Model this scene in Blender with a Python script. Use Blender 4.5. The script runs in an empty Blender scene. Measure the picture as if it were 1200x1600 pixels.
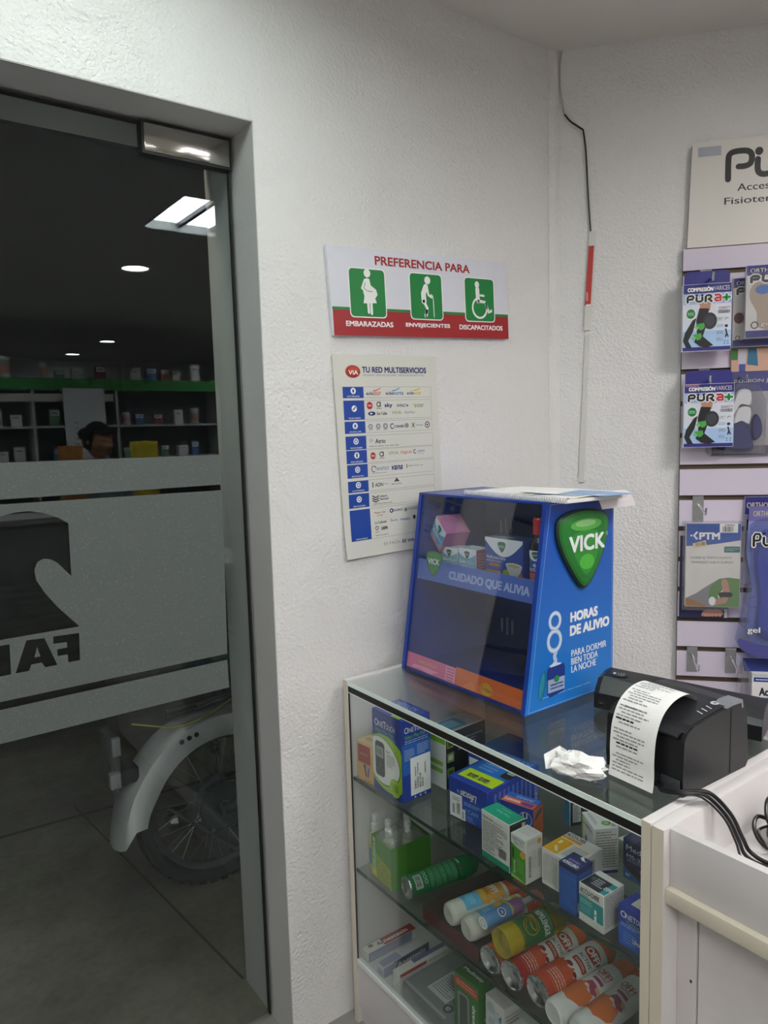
import bpy, bmesh, math, random
from mathutils import Vector, Matrix
from mathutils.geometry import tessellate_polygon
R = math.radians
SC = bpy.context.scene
COL = SC.collection

# ------------------------------------------------------------------ camera, world, exposure
YAW, PITCH, ROLL = R(53.954), R(6.286), R(1.612)
cam_data = bpy.data.cameras.new('camera')
cam_data.sensor_fit = 'VERTICAL'; cam_data.sensor_height = 36.0
cam_data.lens = 1136.96 * 36.0 / 1600.0
cam_data.clip_start = 0.05; cam_data.clip_end = 60
cam = bpy.data.objects.new('camera', cam_data); COL.objects.link(cam)
fw = Vector((math.cos(YAW)*math.cos(PITCH), math.sin(YAW)*math.cos(PITCH), -math.sin(PITCH)))
rt = Vector((math.sin(YAW), -math.cos(YAW), 0)); dn = fw.cross(rt)
r2 = rt*math.cos(ROLL) + dn*math.sin(ROLL); d2 = dn*math.cos(ROLL) - rt*math.sin(ROLL)
cm = Matrix((( r2.x, -d2.x, -fw.x, 0), (r2.y, -d2.y, -fw.y, 0), (r2.z, -d2.z, -fw.z, 1.6), (0, 0, 0, 1)))
cam.matrix_world = cm
SC.camera = cam
SC.view_settings.view_transform = 'Standard'
SC.view_settings.look = 'None'
SC.view_settings.exposure = 0.0
SC.view_settings.gamma = 1.0
SC.view_settings.use_curve_mapping = False
world = bpy.data.worlds.new('night_sky'); SC.world = world; world.use_nodes = True
bg = world.node_tree.nodes['Background']
bg.inputs[0].default_value = (0.35, 0.45, 0.7, 1); bg.inputs[1].default_value = 0.004
PANEL_L = 34.0          # radiance of the ceiling troffer tubes
DOWN_L = 70.0           # radiance of the round downlights

# ------------------------------------------------------------------ materials
def lin(h):
    h = h.lstrip('#'); o = []
    for i in (0, 2, 4):
        c = int(h[i:i+2], 16)/255
        o.append(c/12.92 if c <= 0.04045 else ((c+0.055)/1.055)**2.4)
    return (*o, 1)
_M = {}
def nd(nt, t, **k):
    n = nt.nodes.new(t)
    for a, b in k.items(): setattr(n, a, b)
    return n
def M(h, rough=0.5, metal=0.0, var=0.06, scale=40, bump=0.0, spec=0.5):
    """plain painted / printed / moulded surface with a little procedural variation"""
    key = (h, rough, metal, var, scale, bump, spec)
    if key in _M: return _M[key]
    m = bpy.data.materials.new('surface_' + h.strip('#')); m.use_nodes = True
    nt = m.node_tree; p = nt.nodes['Principled BSDF']
    p.inputs['Roughness'].default_value = rough; p.inputs['Metallic'].default_value = metal
    p.inputs['Specular IOR Level'].default_value = spec
    tc = nd(nt, 'ShaderNodeTexCoord'); nz = nd(nt, 'ShaderNodeTexNoise')
    nz.inputs['Scale'].default_value = scale; nz.inputs['Detail'].default_value = 3
    nt.links.new(tc.outputs['Object'], nz.inputs['Vector'])
    mx = nd(nt, 'ShaderNodeMix', data_type='RGBA', blend_type='MULTIPLY')
    mx.inputs['Factor'].default_value = 1.0
    mx.inputs['A'].default_value = lin(h)
    mr = nd(nt, 'ShaderNodeMapRange'); mr.inputs['To Min'].default_value = 1-var; mr.inputs['To Max'].default_value = 1+var
    nt.links.new(nz.outputs['Fac'], mr.inputs['Value']); nt.links.new(mr.outputs['Result'], mx.inputs['B'])
    nt.links.new(mx.outputs['Result'], p.inputs['Base Color'])
    if bump:
        b = nd(nt, 'ShaderNodeBump'); b.inputs['Strength'].default_value = bump; b.inputs['Distance'].default_value = 0.002
        nt.links.new(nz.outputs['Fac'], b.inputs['Height']); nt.links.new(b.outputs['Normal'], p.inputs['Normal'])
    _M[key] = m
    return m
def ink(h): return M(h, 0.42, 0, 0.04, 25)
def glass(name, tint=(0.96, 0.985, 0.975), f0=0.04, dirt=0.0, dirtcol=(0.7, 0.75, 0.75), rough=0.0, refl=(1, 1, 1)):
    """thin clear sheet: transparent with a Schlick mirror reflection (independent of which side is hit)"""
    m = bpy.data.materials.new(name); m.use_nodes = True; nt = m.node_tree; nt.nodes.clear()
    out = nd(nt, 'ShaderNodeOutputMaterial')
    g = nd(nt, 'ShaderNodeNewGeometry')
    dot = nd(nt, 'ShaderNodeVectorMath', operation='DOT_PRODUCT')
    nt.links.new(g.outputs['Normal'], dot.inputs[0]); nt.links.new(g.outputs['Incoming'], dot.inputs[1])
    ab = nd(nt, 'ShaderNodeMath', operation='ABSOLUTE'); nt.links.new(dot.outputs['Value'], ab.inputs[0])
    om = nd(nt, 'ShaderNodeMath', operation='SUBTRACT'); om.inputs[0].default_value = 1; nt.links.new(ab.outputs[0], om.inputs[1])
    pw = nd(nt, 'ShaderNodeMath', operation='POWER'); pw.inputs[1].default_value = 5; nt.links.new(om.outputs[0], pw.inputs[0])
    ma = nd(nt, 'ShaderNodeMath', operation='MULTIPLY_ADD'); ma.inputs[1].default_value = 1-f0; ma.inputs[2].default_value = f0
    nt.links.new(pw.outputs[0], ma.inputs[0])
    tr = nd(nt, 'ShaderNodeBsdfTransparent'); tr.inputs[0].default_value = (*tint, 1)
    gl = nd(nt, 'ShaderNodeBsdfGlossy'); gl.inputs[0].default_value = (*refl, 1); gl.inputs['Roughness'].default_value = rough
    mx = nd(nt, 'ShaderNodeMixShader'); nt.links.new(ma.outputs[0], mx.inputs[0])
    nt.links.new(tr.outputs[0], mx.inputs[1]); nt.links.new(gl.outputs[0], mx.inputs[2])
    last = mx
    if dirt:
        df = nd(nt, 'ShaderNodeBsdfDiffuse'); df.inputs[0].default_value = (*dirtcol, 1)
        tc = nd(nt, 'ShaderNodeTexCoord'); nz = nd(nt, 'ShaderNodeTexNoise'); nz.inputs['Scale'].default_value = 5; nz.inputs['Detail'].default_value = 6
        nt.links.new(tc.outputs['Object'], nz.inputs['Vector'])
        ml = nd(nt, 'ShaderNodeMath', operation='MULTIPLY'); ml.inputs[1].default_value = dirt
        nt.links.new(nz.outputs['Fac'], ml.inputs[0])
        m2 = nd(nt, 'ShaderNodeMixShader'); nt.links.new(ml.outputs[0], m2.inputs[0])
        nt.links.new(mx.outputs[0], m2.inputs[1]); nt.links.new(df.outputs[0], m2.inputs[2]); last = m2
    nt.links.new(last.outputs[0], out.inputs[0])
    return m
def emit(name, col, s):
    m = bpy.data.materials.new(name); m.use_nodes = True; nt = m.node_tree; nt.nodes.clear()
    out = nd(nt, 'ShaderNodeOutputMaterial'); e = nd(nt, 'ShaderNodeEmission')
    e.inputs[0].default_value = (*col, 1); e.inputs[1].default_value = s
    nt.links.new(e.outputs[0], out.inputs[0]); return m
def plaster(name, col, fine=1.0, trowel=0.5, rough=0.42):
    m = bpy.data.materials.new(name); m.use_nodes = True; nt = m.node_tree; p = nt.nodes['Principled BSDF']
    p.inputs['Roughness'].default_value = rough
    tc = nd(nt, 'ShaderNodeTexCoord')
    n1 = nd(nt, 'ShaderNodeTexNoise'); n1.inputs['Scale'].default_value = 115; n1.inputs['Detail'].default_value = 3; n1.inputs['Roughness'].default_value = 0.55
    n2 = nd(nt, 'ShaderNodeTexNoise'); n2.inputs['Scale'].default_value = 5; n2.inputs['Detail'].default_value = 5; n2.inputs['Distortion'].default_value = 0.8
    n3 = nd(nt, 'ShaderNodeTexNoise'); n3.inputs['Scale'].default_value = 2.2; n3.inputs['Detail'].default_value = 2
    for n in (n1, n2, n3): nt.links.new(tc.outputs['Object'], n.inputs['Vector'])
    # the orange-peel grain comes and goes over the wall
    mr = nd(nt, 'ShaderNodeMapRange'); mr.inputs['From Min'].default_value = 0.35; mr.inputs['From Max'].default_value = 0.6
    mr.inputs['To Min'].default_value = 0.45; mr.inputs['To Max'].default_value = 1.0
    nt.links.new(n3.outputs['Fac'], mr.inputs['Value'])
    ms = nd(nt, 'ShaderNodeMath', operation='MULTIPLY'); ms.inputs[1].default_value = fine; nt.links.new(mr.outputs['Result'], ms.inputs[0])
    b1 = nd(nt, 'ShaderNodeBump'); b1.inputs['Distance'].default_value = 0.022; b1.inputs['Strength'].default_value = trowel
    nt.links.new(n2.outputs['Fac'], b1.inputs['Height'])
    b2 = nd(nt, 'ShaderNodeBump'); b2.inputs['Distance'].default_value = 0.0055
    nt.links.new(ms.outputs[0], b2.inputs['Strength']); nt.links.new(n1.outputs['Fac'], b2.inputs['Height'])
    nt.links.new(b1.outputs['Normal'], b2.inputs['Normal']); nt.links.new(b2.outputs['Normal'], p.inputs['Normal'])
    mx = nd(nt, 'ShaderNodeMix', data_type='RGBA'); mx.inputs['A'].default_value = (*[c*0.94 for c in col], 1); mx.inputs['B'].default_value = (*col, 1)
    nt.links.new(n2.outputs['Fac'], mx.inputs['Factor']); nt.links.new(mx.outputs['Result'], p.inputs['Base Color'])
    return m

WHITE = '#e9e7e3'; BLACK = '#17181b'
m_wall = plaster('wall_paint', (0.80, 0.787, 0.78))
m_jamb = plaster('jamb_paint', (0.56, 0.56, 0.55), fine=0.05, trowel=0.25, rough=0.5)
m_ceil = M('#d8d5cf', 0.7, 0, 0.03, 6)
m_melamine = M('#d5d1d1', 0.35, 0, 0.03, 9)
m_edging = M('#d8d0be', 0.4, 0, 0.04, 20)
m_alu = M('#eff1f1', 0.3, 0.15, 0.04, 30)
m_chrome = M('#d7d9dc', 0.16, 1.0, 0.03, 30)
m_black = M('#131417', 0.38, 0, 0.06, 60)
m_blackm = M('#0c0c0e', 0.55)
m_rubber = M('#1d1c1b', 0.8, 0, 0.2, 60, 0.4)
g_door = glass('door_glass', (0.93, 0.955, 0.95), 0.043, 0.003, refl=(0.84, 0.94, 1.0))
g_case = glass('case_glass', (0.95, 0.975, 0.965), 0.036)
g_shelf = glass('shelf_glass', (0.86, 0.92, 0.90), 0.05)
g_plastic = glass('clear_plastic', (0.93, 0.93, 0.945), 0.07, 0.10, (0.8, 0.8, 0.85), 0.08)
g_yellow = glass('yellow_plastic', (0.86, 0.80, 0.12), 0.07, 0.25, (0.75, 0.66, 0.05), 0.05)
m_edge_dark = M('#233531', 0.25)
m_edge_glint = M('#f0fff8', 0.15, 0, 0.02, spec=0.8)  # bright reflection on the glass edge put into a near-white colour

# ------------------------------------------------------------------ mesh builder
_T = {}
def glyphs(s):
    k = s
    if k in _T: return _T[k]
    cu = bpy.data.curves.new('glyphs', 'FONT'); cu.body = s; cu.size = 1.0; cu.dimensions = '2D'; cu.fill_mode = 'FRONT'
    cu.resolution_u = 3
    o = bpy.data.objects.new('glyphs', cu); COL.objects.link(o)
    dg = bpy.context.evaluated_depsgraph_get(); e = o.evaluated_get(dg); me = e.to_mesh()
    vs = [(v.co.x, v.co.y) for v in me.vertices]; fs = [tuple(p.vertices) for p in me.polygons]
    e.to_mesh_clear(); bpy.data.objects.remove(o); bpy.data.curves.remove(cu)
    if vs:
        x0 = min(v[0] for v in vs); x1 = max(v[0] for v in vs); y0 = min(v[1] for v in vs); y1 = max(v[1] for v in vs)
        vs = [((x-(x0+x1)/2)/max(1e-6, x1-x0), (y-(y0+y1)/2)/max(1e-6, y1-y0)) for x, y in vs]
    _T[k] = (vs, fs); return _T[k]

class Fc:
    """flat printable face: origin, right vector, up vector"""
    cyl = False
    def __init__(s, o, u, v):
        s.o = Vector(o); s.u = Vector(u).normalized(); s.v = Vector(v).normalized(); s.n = s.u.cross(s.v)
    def at(s, a, b, e): return s.o + s.u*a + s.v*b + s.n*e
class Cy:
    """printable cylinder wall: a = arc length from the direction d0 (towards d1), b = distance along the axis"""
    cyl = True
    def __init__(s, o, ax, d0, r):
        s.o = Vector(o); s.ax = Vector(ax).normalized(); d0 = Vector(d0); d0 = (d0 - s.ax*d0.dot(s.ax)).normalized()
        s.d0 = d0; s.d1 = s.ax.cross(d0); s.r = r
    def at(s, a, b, e):
        t = a/s.r
        return s.o + s.ax*b + (s.d0*math.cos(t) + s.d1*math.sin(t))*(s.r+e)

def crv(pts, n=6, closed=False):
    """Catmull-Rom through the points"""
    P = [Vector(p) for p in pts]; out = []
    N = len(P); rng = range(N if closed else N-1)
    for i in rng:
        p1 = P[i]; p2 = P[(i+1) % N]
        p0 = P[i-1] if (closed or i > 0) else p1*2-p2
        p3 = P[(i+2) % N] if (closed or i+2 < N) else p2*2-p1
        for k in range(n):
            t = k/n
            out.append(0.5*((2*p1) + (p2-p0)*t + (2*p0-5*p1+4*p2-p3)*t*t + (3*p1-p0-3*p2+p3)*t**3))
    if not closed: out.append(P[-1])
    return out

class MB:
    def __init__(s): s.v = []; s.f = []; s.m = []; s.sm = []; s.mats = []
    def mi(s, mat):
        if mat not in s.mats: s.mats.append(mat)
        return s.mats.index(mat)
    def add(s, vs, fs, mat, smooth=False, T=None):
        b = len(s.v); k = s.mi(mat)
        for v in vs:
            v = Vector(v); s.v.append(T @ v if T is not None else v)
        for f in fs:
            s.f.append(tuple(b+i for i in f)); s.m.append(k); s.sm.append(smooth)
    def box(s, x0, x1, y0, y1, z0, z1, mat, bev=0.0, T=None, seg=2):
        if bev <= 0:
            vs = [(x, y, z) for z in (z0, z1) for y in (y0, y1) for x in (x0, x1)]
            s.add(vs, [(0, 2, 3, 1), (4, 5, 7, 6), (0, 1, 5, 4), (2, 6, 7, 3), (0, 4, 6, 2), (1, 3, 7, 5)], mat, False, T); return
        bm = bmesh.new(); bmesh.ops.create_cube(bm, size=1)
        for v in bm.verts: v.co = Vector(((x0+x1)/2+v.co.x*(x1-x0), (y0+y1)/2+v.co.y*(y1-y0), (z0+z1)/2+v.co.z*(z1-z0)))
        bmesh.ops.bevel(bm, geom=bm.edges[:], offset=bev, segments=seg, affect='EDGES', profile=0.5)
        bm.verts.index_update()
        s.add([v.co.copy() for v in bm.verts], [tuple(v.index for v in f.verts) for f in bm.faces], mat, True, T); bm.free()
    def prism(s, pts, f, depth, mat, side=None, T=None):
        """outline on face f, extruded backwards by depth"""
        n = len(pts)
        a = [f.at(p[0], p[1], 0) for p in pts]; b = [f.at(p[0], p[1], -depth) for p in pts]
        tri = tessellate_polygon([[Vector((p[0], p[1], 0)) for p in pts]])
        area = sum(pts[i][0]*pts[(i+1) % n][1]-pts[(i+1) % n][0]*pts[i][1] for i in range(n))
        fr = []
        for t in tri:
            q = [pts[i] for i in t]
            o = (q[1][0]-q[0][0])*(q[2][1]-q[0][1])-(q[1][1]-q[0][1])*(q[2][0]-q[0][0])
            fr.append(tuple(t) if o > 0 else tuple(reversed(t)))
        s.add(a, fr, mat, False, T)
        s.add(b, [tuple(reversed(t)) for t in fr], mat, False, T)
        sd = [(i, (i+1) % n, n+(i+1) % n, n+i) for i in range(n)]
        if area > 0: sd = [tuple(reversed(q)) for q in sd]
        s.add(a+b, sd, side or mat, False, T)
    def lathe(s, prof, mat, T=None, seg=24, smooth=True):
        """prof: (r, z[, material]) from bottom to top round local z"""
        rings = []
        for i in range(len(prof)-1):
            (ra, za), (rb, zb) = prof[i][:2], prof[i+1][:2]
            mt = prof[i][2] if len(prof[i]) > 2 else mat
            vs = []; fs = []
            for k in range(seg):
                t = 2*math.pi*k/seg; c, q = math.cos(t), math.sin(t)
                vs += [(ra*c, ra*q, za), (rb*c, rb*q, zb)]
            for k in range(seg):
                j = (k+1) % seg
                fs.append((2*k, 2*j, 2*j+1, 2*k+1))
            s.add(vs, fs, mt, smooth, T)
    def tube(s, pts, r, mat, seg=8, closed=False, T=None, cap=True):
        P = [Vector(p) for p in pts]; N = len(P)
        rr = r if isinstance(r, (list, tuple)) else [r]*N
        vs = []; up = None
        for i in range(N):
            a = P[i-1] if (i > 0 or closed) else P[i]; b = P[(i+1) % N] if (i < N-1 or closed) else P[i]
            t = (b-a).normalized()
            if up is None:
                up = Vector((0, 0, 1)) if abs(t.z) < 0.9 else Vector((1, 0, 0))
            up = (up - t*up.dot(t)).normalized(); w = t.cross(up)
            for k in range(seg):
                q = 2*math.pi*k/seg
                vs.append(P[i] + (up*math.cos(q) + w*math.sin(q))*rr[i])
        fs = []
        for i in range(N if closed else N-1):
            j = (i+1) % N
            for k in range(seg):
                l = (k+1) % seg
                fs.append((i*seg+k, i*seg+l, j*seg+l, j*seg+k))
        if cap and not closed:
            fs.append(tuple(reversed(range(seg)))); fs.append(tuple((N-1)*seg+k for k in range(seg)))
        s.add(vs, fs, mat, True, T)
    def cyl(s, p0, p1, r, mat, seg=16, r1=None):
        s.tube([p0, p1], [r, r if r1 is None else r1], mat, seg)
    def ball(s, c, r, mat, seg=16, sc=(1, 1, 1)):
        c = Vector(c); n = max(6, seg//2); vs = []; fs = []
        for i in range(n+1):
            ph = math.pi*i/n
            for k in range(seg):
                t = 2*math.pi*k/seg
                vs.append(c+Vector((r*sc[0]*math.sin(ph)*math.cos(t), r*sc[1]*math.sin(ph)*math.sin(t), -r*sc[2]*math.cos(ph))))
        for i in range(n):
            for k in range(seg):
                l = (k+1) % seg
                fs.append((i*seg+k, i*seg+l, (i+1)*seg+l, (i+1)*seg+k))
        s.add(vs, fs, mat, True)
    # ---- printing on faces
    def flat(s, f, V, F, mat, lvl, depth=None):
        e = 0.00025*lvl if depth is None else depth
        if f.cyl:
            e += 0.0003
            bm = bmesh.new(); bv = [bm.verts.new((v[0], v[1], 0)) for v in V]
            for q in F:
                try: bm.faces.new([bv[i] for i in q])
                except ValueError: pass
            a0 = min(v[0] for v in V); a1 = max(v[0] for v in V); st = f.r*0.2
            k = math.ceil(a0/st)
            while k*st < a1:
                bmesh.ops.bisect_plane(bm, geom=bm.verts[:]+bm.edges[:]+bm.faces[:], plane_co=(k*st, 0, 0), plane_no=(1, 0, 0)); k += 1
            bm.verts.index_update()
            V = [(v.co.x, v.co.y) for v in bm.verts]; F = [tuple(v.index for v in q.verts) for q in bm.faces]; bm.free()
        out = []
        for q in F:
            ar = sum(V[q[i]][0]*V[q[(i+1) % len(q)]][1]-V[q[(i+1) % len(q)]][0]*V[q[i]][1] for i in range(len(q)))
            out.append(tuple(q) if ar > 0 else tuple(reversed(q)))
        s.add([f.at(v[0], v[1], e) for v in V], out, mat, f.cyl)
    def poly(s, f, pts, mat, lvl=1, holes=()):
        loops = [list(pts)]+[list(h) for h in holes]
        tri = tessellate_polygon([[Vector((p[0], p[1], 0)) for p in l] for l in loops])
        s.flat(f, [(p[0], p[1]) for l in loops for p in l], [tuple(t) for t in tri], mat, lvl)
    def rect(s, f, x0, y0, x1, y1, mat, lvl=1):
        s.flat(f, [(x0, y0), (x1, y0), (x1, y1), (x0, y1)], [(0, 1, 2, 3)], mat, lvl)
    def rrect(s, f, x0, y0, x1, y1, r, mat, lvl=1):
        pts = []
        for cx, cy, a in ((x1-r, y1-r, 0), (x0+r, y1-r, 90), (x0+r, y0+r, 180), (x1-r, y0+r, 270)):
            for k in range(5):
                t = R(a+k*22.5); pts.append((cx+r*math.cos(t), cy+r*math.sin(t)))
        s.poly(f, pts, mat, lvl)
    def circ(s, f, cx, cy, rx, ry, mat, lvl=1, n=22, rot=0):
        pts = []
        for k in range(n):
            t = 2*math.pi*k/n; a, b = rx*math.cos(t), ry*math.sin(t)
            pts.append((cx+a*math.cos(rot)-b*math.sin(rot), cy+a*math.sin(rot)+b*math.cos(rot)))
        s.flat(f, pts, [tuple(range(n))], mat, lvl)
    def ring(s, f, cx, cy, ro, ri, mat, lvl=1, a0=0, a1=360, n=28, sy=1.0):
        V = []; F = []
        for k in range(n+1):
            t = R(a0+(a1-a0)*k/n)
            V += [(cx+ri*math.cos(t), cy+ri*math.sin(t)*sy), (cx+ro*math.cos(t), cy+ro*math.sin(t)*sy)]
        for k in range(n): F.append((2*k, 2*k+1, 2*k+3, 2*k+2))
        s.flat(f, V, F, mat, lvl)
    def stroke(s, f, pts, w, mat, lvl=1, cap=True, smooth=0):
        if smooth: pts = [(p.x, p.y) for p in crv([(p[0], p[1], 0) for p in pts], smooth)]
        h = w/2; L = []; Rr = []
        n = len(pts)
        for i in range(n):
            a = Vector(pts[max(0, i-1)]); b = Vector(pts[min(n-1, i+1)]); d = (b-a).normalized(); q = Vector((-d.y, d.x))
            p = Vector(pts[i]); L.append(tuple(p+q*h)); Rr.append(tuple(p-q*h))
        V = L+Rr; F = [(i, i+1, n+i+1, n+i) for i in range(n-1)]
        s.flat(f, V, F, mat, lvl)
        if cap:
            for p in (pts[0], pts[-1]): s.circ(f, p[0], p[1], h, h, mat, lvl+0.11, 10)
    def text(s, f, t, cx, cy, w, h, mat, lvl=2, rot=0.0, mirror=False, bold=0.012, slant=0.0):
        V, F = glyphs(t)
        c, q = math.cos(rot), math.sin(rot)
        # heavier weights are struck three times, a hair apart
        q_ = bold*h*1.25
        sh = [(0.0, 0.0)] if bold < 0.009 else [(-q_, 0.0), (0.0, 0.0), (q_, 0.0)]
        if bold >= 0.022: sh = [(-q_, -q_*0.8), (q_, q_*0.8), (-q_, q_*0.8), (q_, -q_*0.8), (0.0, 0.0)]
        wn = w-2*abs(sh[0][0]); hn = h-2*abs(sh[0][1])
        for k, (d, d2_) in enumerate(sh):
            out = []
            for x, y in V:
                x = (x*wn+d)*(-1 if mirror else 1) + slant*y*h; y = y*hn+d2_
                out.append((cx+x*c-y*q, cy+x*q+y*c))
            s.flat(f, out, F, mat, lvl+0.12*k)
    def bars(s, f, x0, y0, x1, y1, mat, lvl=2, seed=1, vert=True, n=16):
        rnd = random.Random(seed); x = 0.0; W = []
        while x < 1:
            w = rnd.choice((0.6, 1, 1.6))/(n*2); W.append((x, min(1, x+w))); x += w+rnd.choice((0.6, 1, 1.4))/(n*2)
        for a, b in W:
            if vert: s.rect(f, x0+(x1-x0)*a, y0, x0+(x1-x0)*b, y1, mat, lvl)
            else: s.rect(f, x0, y0+(y1-y0)*a, x1, y0+(y1-y0)*b, mat, lvl)
    def lines(s, f, x0, y0, x1, y1, n, mat, lvl=2, seed=1, fill=0.45):
        """small print too fine to read: rows of broken dashes"""
        rnd = random.Random(seed); dy = (y1-y0)/n
        for i in range(n):
            y = y1-dy*(i+0.5); x = x0; end = x1-(x1-x0)*rnd.choice((0, 0, 0.08, 0.3))
            while x < end-1e-4:
                w = min(end-x, (x1-x0)*rnd.uniform(0.06, 0.22))
                s.rect(f, x, y-dy*fill/2, x+w, y+dy*fill/2, mat, lvl); x += w+(x1-x0)*0.025
    # ---- linking
    def build(s, name, parent=None, label=None, cat=None, group=None, kind=None, origin=None, rotz=0.0, local=False):
        base = Vector((0, 0, 0))
        if not local:
            if parent is not None:
                q = parent
                while q is not None: base += q.location; q = q.parent
            else:
                if origin is None:
                    xs = [v.x for v in s.v]; ys = [v.y for v in s.v]
                    origin = ((min(xs)+max(xs))/2, (min(ys)+max(ys))/2, min(v.z for v in s.v))
                base = Vector(origin)
        me = bpy.data.meshes.new(name)
        me.from_pydata([tuple(v-base) for v in s.v], [], s.f)
        for m in s.mats: me.materials.append(m)
        me.polygons.foreach_set('material_index', s.m); me.polygons.foreach_set('use_smooth', s.sm)
        me.update(); me.validate()
        if any(s.sm):
            me.set_sharp_from_angle(angle=R(38))
        o = bpy.data.objects.new(name, me); COL.objects.link(o)
        if parent is not None: o.parent = parent
        else: o.location = base if not local else (origin or (0, 0, 0))
        if local: o.rotation_euler.z = rotz
        tag(o, label, cat, group, kind); return o
def tag(o, label=None, cat=None, group=None, kind=None):
    if label: o['label'] = label
    if cat: o['category'] = cat
    if group: o['group'] = group
    if kind: o['kind'] = kind
    return o
def thing(name, label, cat, loc=(0, 0, 0), group=None):
    o = bpy.data.objects.new(name, None); o.empty_display_size = 0.05; COL.objects.link(o); o.location = loc
    return tag(o, label, cat, group)
def aim(p0, d):
    """matrix whose local z runs along d from p0"""
    d = Vector(d).normalized(); q = d.to_track_quat('Z', 'Y')
    return Matrix.Translation(Vector(p0)) @ q.to_matrix().to_4x4()
# ------------------------------------------------------------------ the room
YW = 1.585                                   # inner face of the street wall
CX, CY = 1.842, 1.585                        # the obtuse room corner
WU = Vector((0.6647, -0.7471, 0)); WN = Vector((-0.7471, -0.6647, 0))     # along / out of the second wall
H = 2.74
X0, X1 = -3.2, 7.6; YB = -7.6
def structure(name, mb): return mb.build(name, kind='structure', origin=(0, 0, 0))

b = MB()                                     # street wall with its deep door opening, 0.285 thick
DX0, DX1, DZ = -0.30, 0.812, 2.318
b.box(DX1, CX+0.13, YW, 1.87, 0, H, m_wall); b.box(DX0, DX1, YW, 1.87, DZ, H, m_wall); b.box(X0, DX0, YW, 1.87, 0, H, m_wall)
# grey painted reveals lining the opening
b.box(DX1-0.002, DX1+0.0002, YW+0.001, 1.8695, 0, DZ, m_jamb); b.box(DX0-0.0002, DX0+0.002, YW+0.001, 1.8695, 0, DZ, m_jamb)
b.box(DX0, DX1, YW+0.001, 1.8695, DZ-0.002, DZ+0.0002, m_jamb)
structure('wall_left', b)

L2 = 12.5                                    # second wall
p = [Vector((CX, CY, 0)), Vector((CX, CY, 0))+WU*L2, Vector((CX, CY, 0))+WU*L2-WN*0.15, Vector((CX, CY, 0))-WN*0.15]
b = MB(); vs = [(q.x, q.y, z) for z in (0, H) for q in p]
b.add(vs, [(3, 2, 1, 0), (4, 5, 6, 7), (0, 1, 5, 4), (1, 2, 6, 5), (2, 3, 7, 6), (3, 0, 4, 7)], m_wall)
structure('wall_right', b)
b = MB()                                     # plastered round-over filling the corner
w = 0.018
pts = []
for k in range(7):
    t = k/6
    a = Vector((CX-w*1.3, CY-0.001, 0)).lerp(Vector((CX, CY, 0))+WU*w+WN*0.001, t)
    a += Vector((-0.4, -0.9, 0))*(0.006*math.sin(math.pi*t)); pts.append(a)
back = Vector((CX+0.02, CY+0.02, 0))
vs = []
for z in (0, H): vs += [(q.x, q.y, z) for q in pts]+[(back.x, back.y, z)]
n = 8; b.add(vs, [(i, i+1, n+i+1, n+i) for i in range(6)]+[(6, 7, 15, 14), (7, 0, 8, 15), tuple(range(7, -1, -1)), tuple(range(8, 16))], m_wall, True)
structure('trim_1', b)
b = MB(); b.box(X0, X0+9.5, YB-0.1, YB, 0, H, m_wall); structure('wall_back', b)
b = MB(); b.box(X0-0.1, X0, YB-0.1, 1.87, 0, H, m_wall); structure('wall_far_left', b)
b = MB(); b.box(X0-0.1, X1+3, YB-0.1, YW+0.02, H, H+0.14, m_ceil)

# recessed lights are cut into the ceiling: build the ceiling as strips round the openings
TROFF = [(1.68, -0.33), (0.36, 0.93), (-0.9, -1.9), (3.3, -2.3), (-0.7, -4.9), (0.50, -2.95), (3.45, -2.95), (-0.40, -0.95)]  # past the mirrored and door-wall panels, unseen ones added to brighten the shop
DOWN = [(1.652, -1.618, 0.088), (2.534, -5.46, 0.088), (2.49, -6.93, 0.088)]
holes = [(x-0.3, x+0.3, y-0.3, y+0.3) for x, y in TROFF]+[(x-r, x+r, y-r, y+r) for x, y, r in DOWN]
xs = sorted({X0-0.1, X1+3, *[h[0] for h in holes], *[h[1] for h in holes]})
ys = sorted({YB-0.1, 1.9, *[h[2] for h in holes], *[h[3] for h in holes]})
b = MB()
for i in range(len(xs)-1):
    for j in range(len(ys)-1):
        cx, cy = (xs[i]+xs[i+1])/2, (ys[j]+ys[j+1])/2
        if any(h[0] < cx < h[1] and h[2] < cy < h[3] for h in holes): continue
        b.add([(xs[i], ys[j], H), (xs[i+1], ys[j], H), (xs[i+1], ys[j+1], H), (xs[i], ys[j+1], H)], [(3, 2, 1, 0)], m_ceil)
b.box(X0-0.1, X1+3, YB-0.1, 1.9, H+0.14, H+0.2, m_ceil)
structure('ceiling', b)

# shop floor: glazed tiles
m = bpy.data.materials.new('floor_tiles'); m.use_nodes = True; nt = m.node_tree; pb = nt.nodes['Principled BSDF']
tc = nd(nt, 'ShaderNodeTexCoord'); br = nd(nt, 'ShaderNodeTexBrick'); br.offset = 0; br.inputs['Scale'].default_value = 1
br.inputs['Brick Width'].default_value = 0.45; br.inputs['Row Height'].default_value = 0.45; br.inputs['Mortar Size'].default_value = 0.003
br.inputs['Color1'].default_value = (0.25, 0.24, 0.225, 1); br.inputs['Color2'].default_value = (0.28, 0.27, 0.25, 1); br.inputs['Mortar'].default_value = (0.2, 0.19, 0.18, 1)
nt.links.new(tc.outputs['Object'], br.inputs['Vector']); nt.links.new(br.outputs['Color'], pb.inputs['Base Color']); pb.inputs['Roughness'].default_value = 0.3
b = MB(); b.box(X0-0.1, X1+3, YB-0.1, 1.72, -0.12, 0, m); structure('floor', b)

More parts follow.
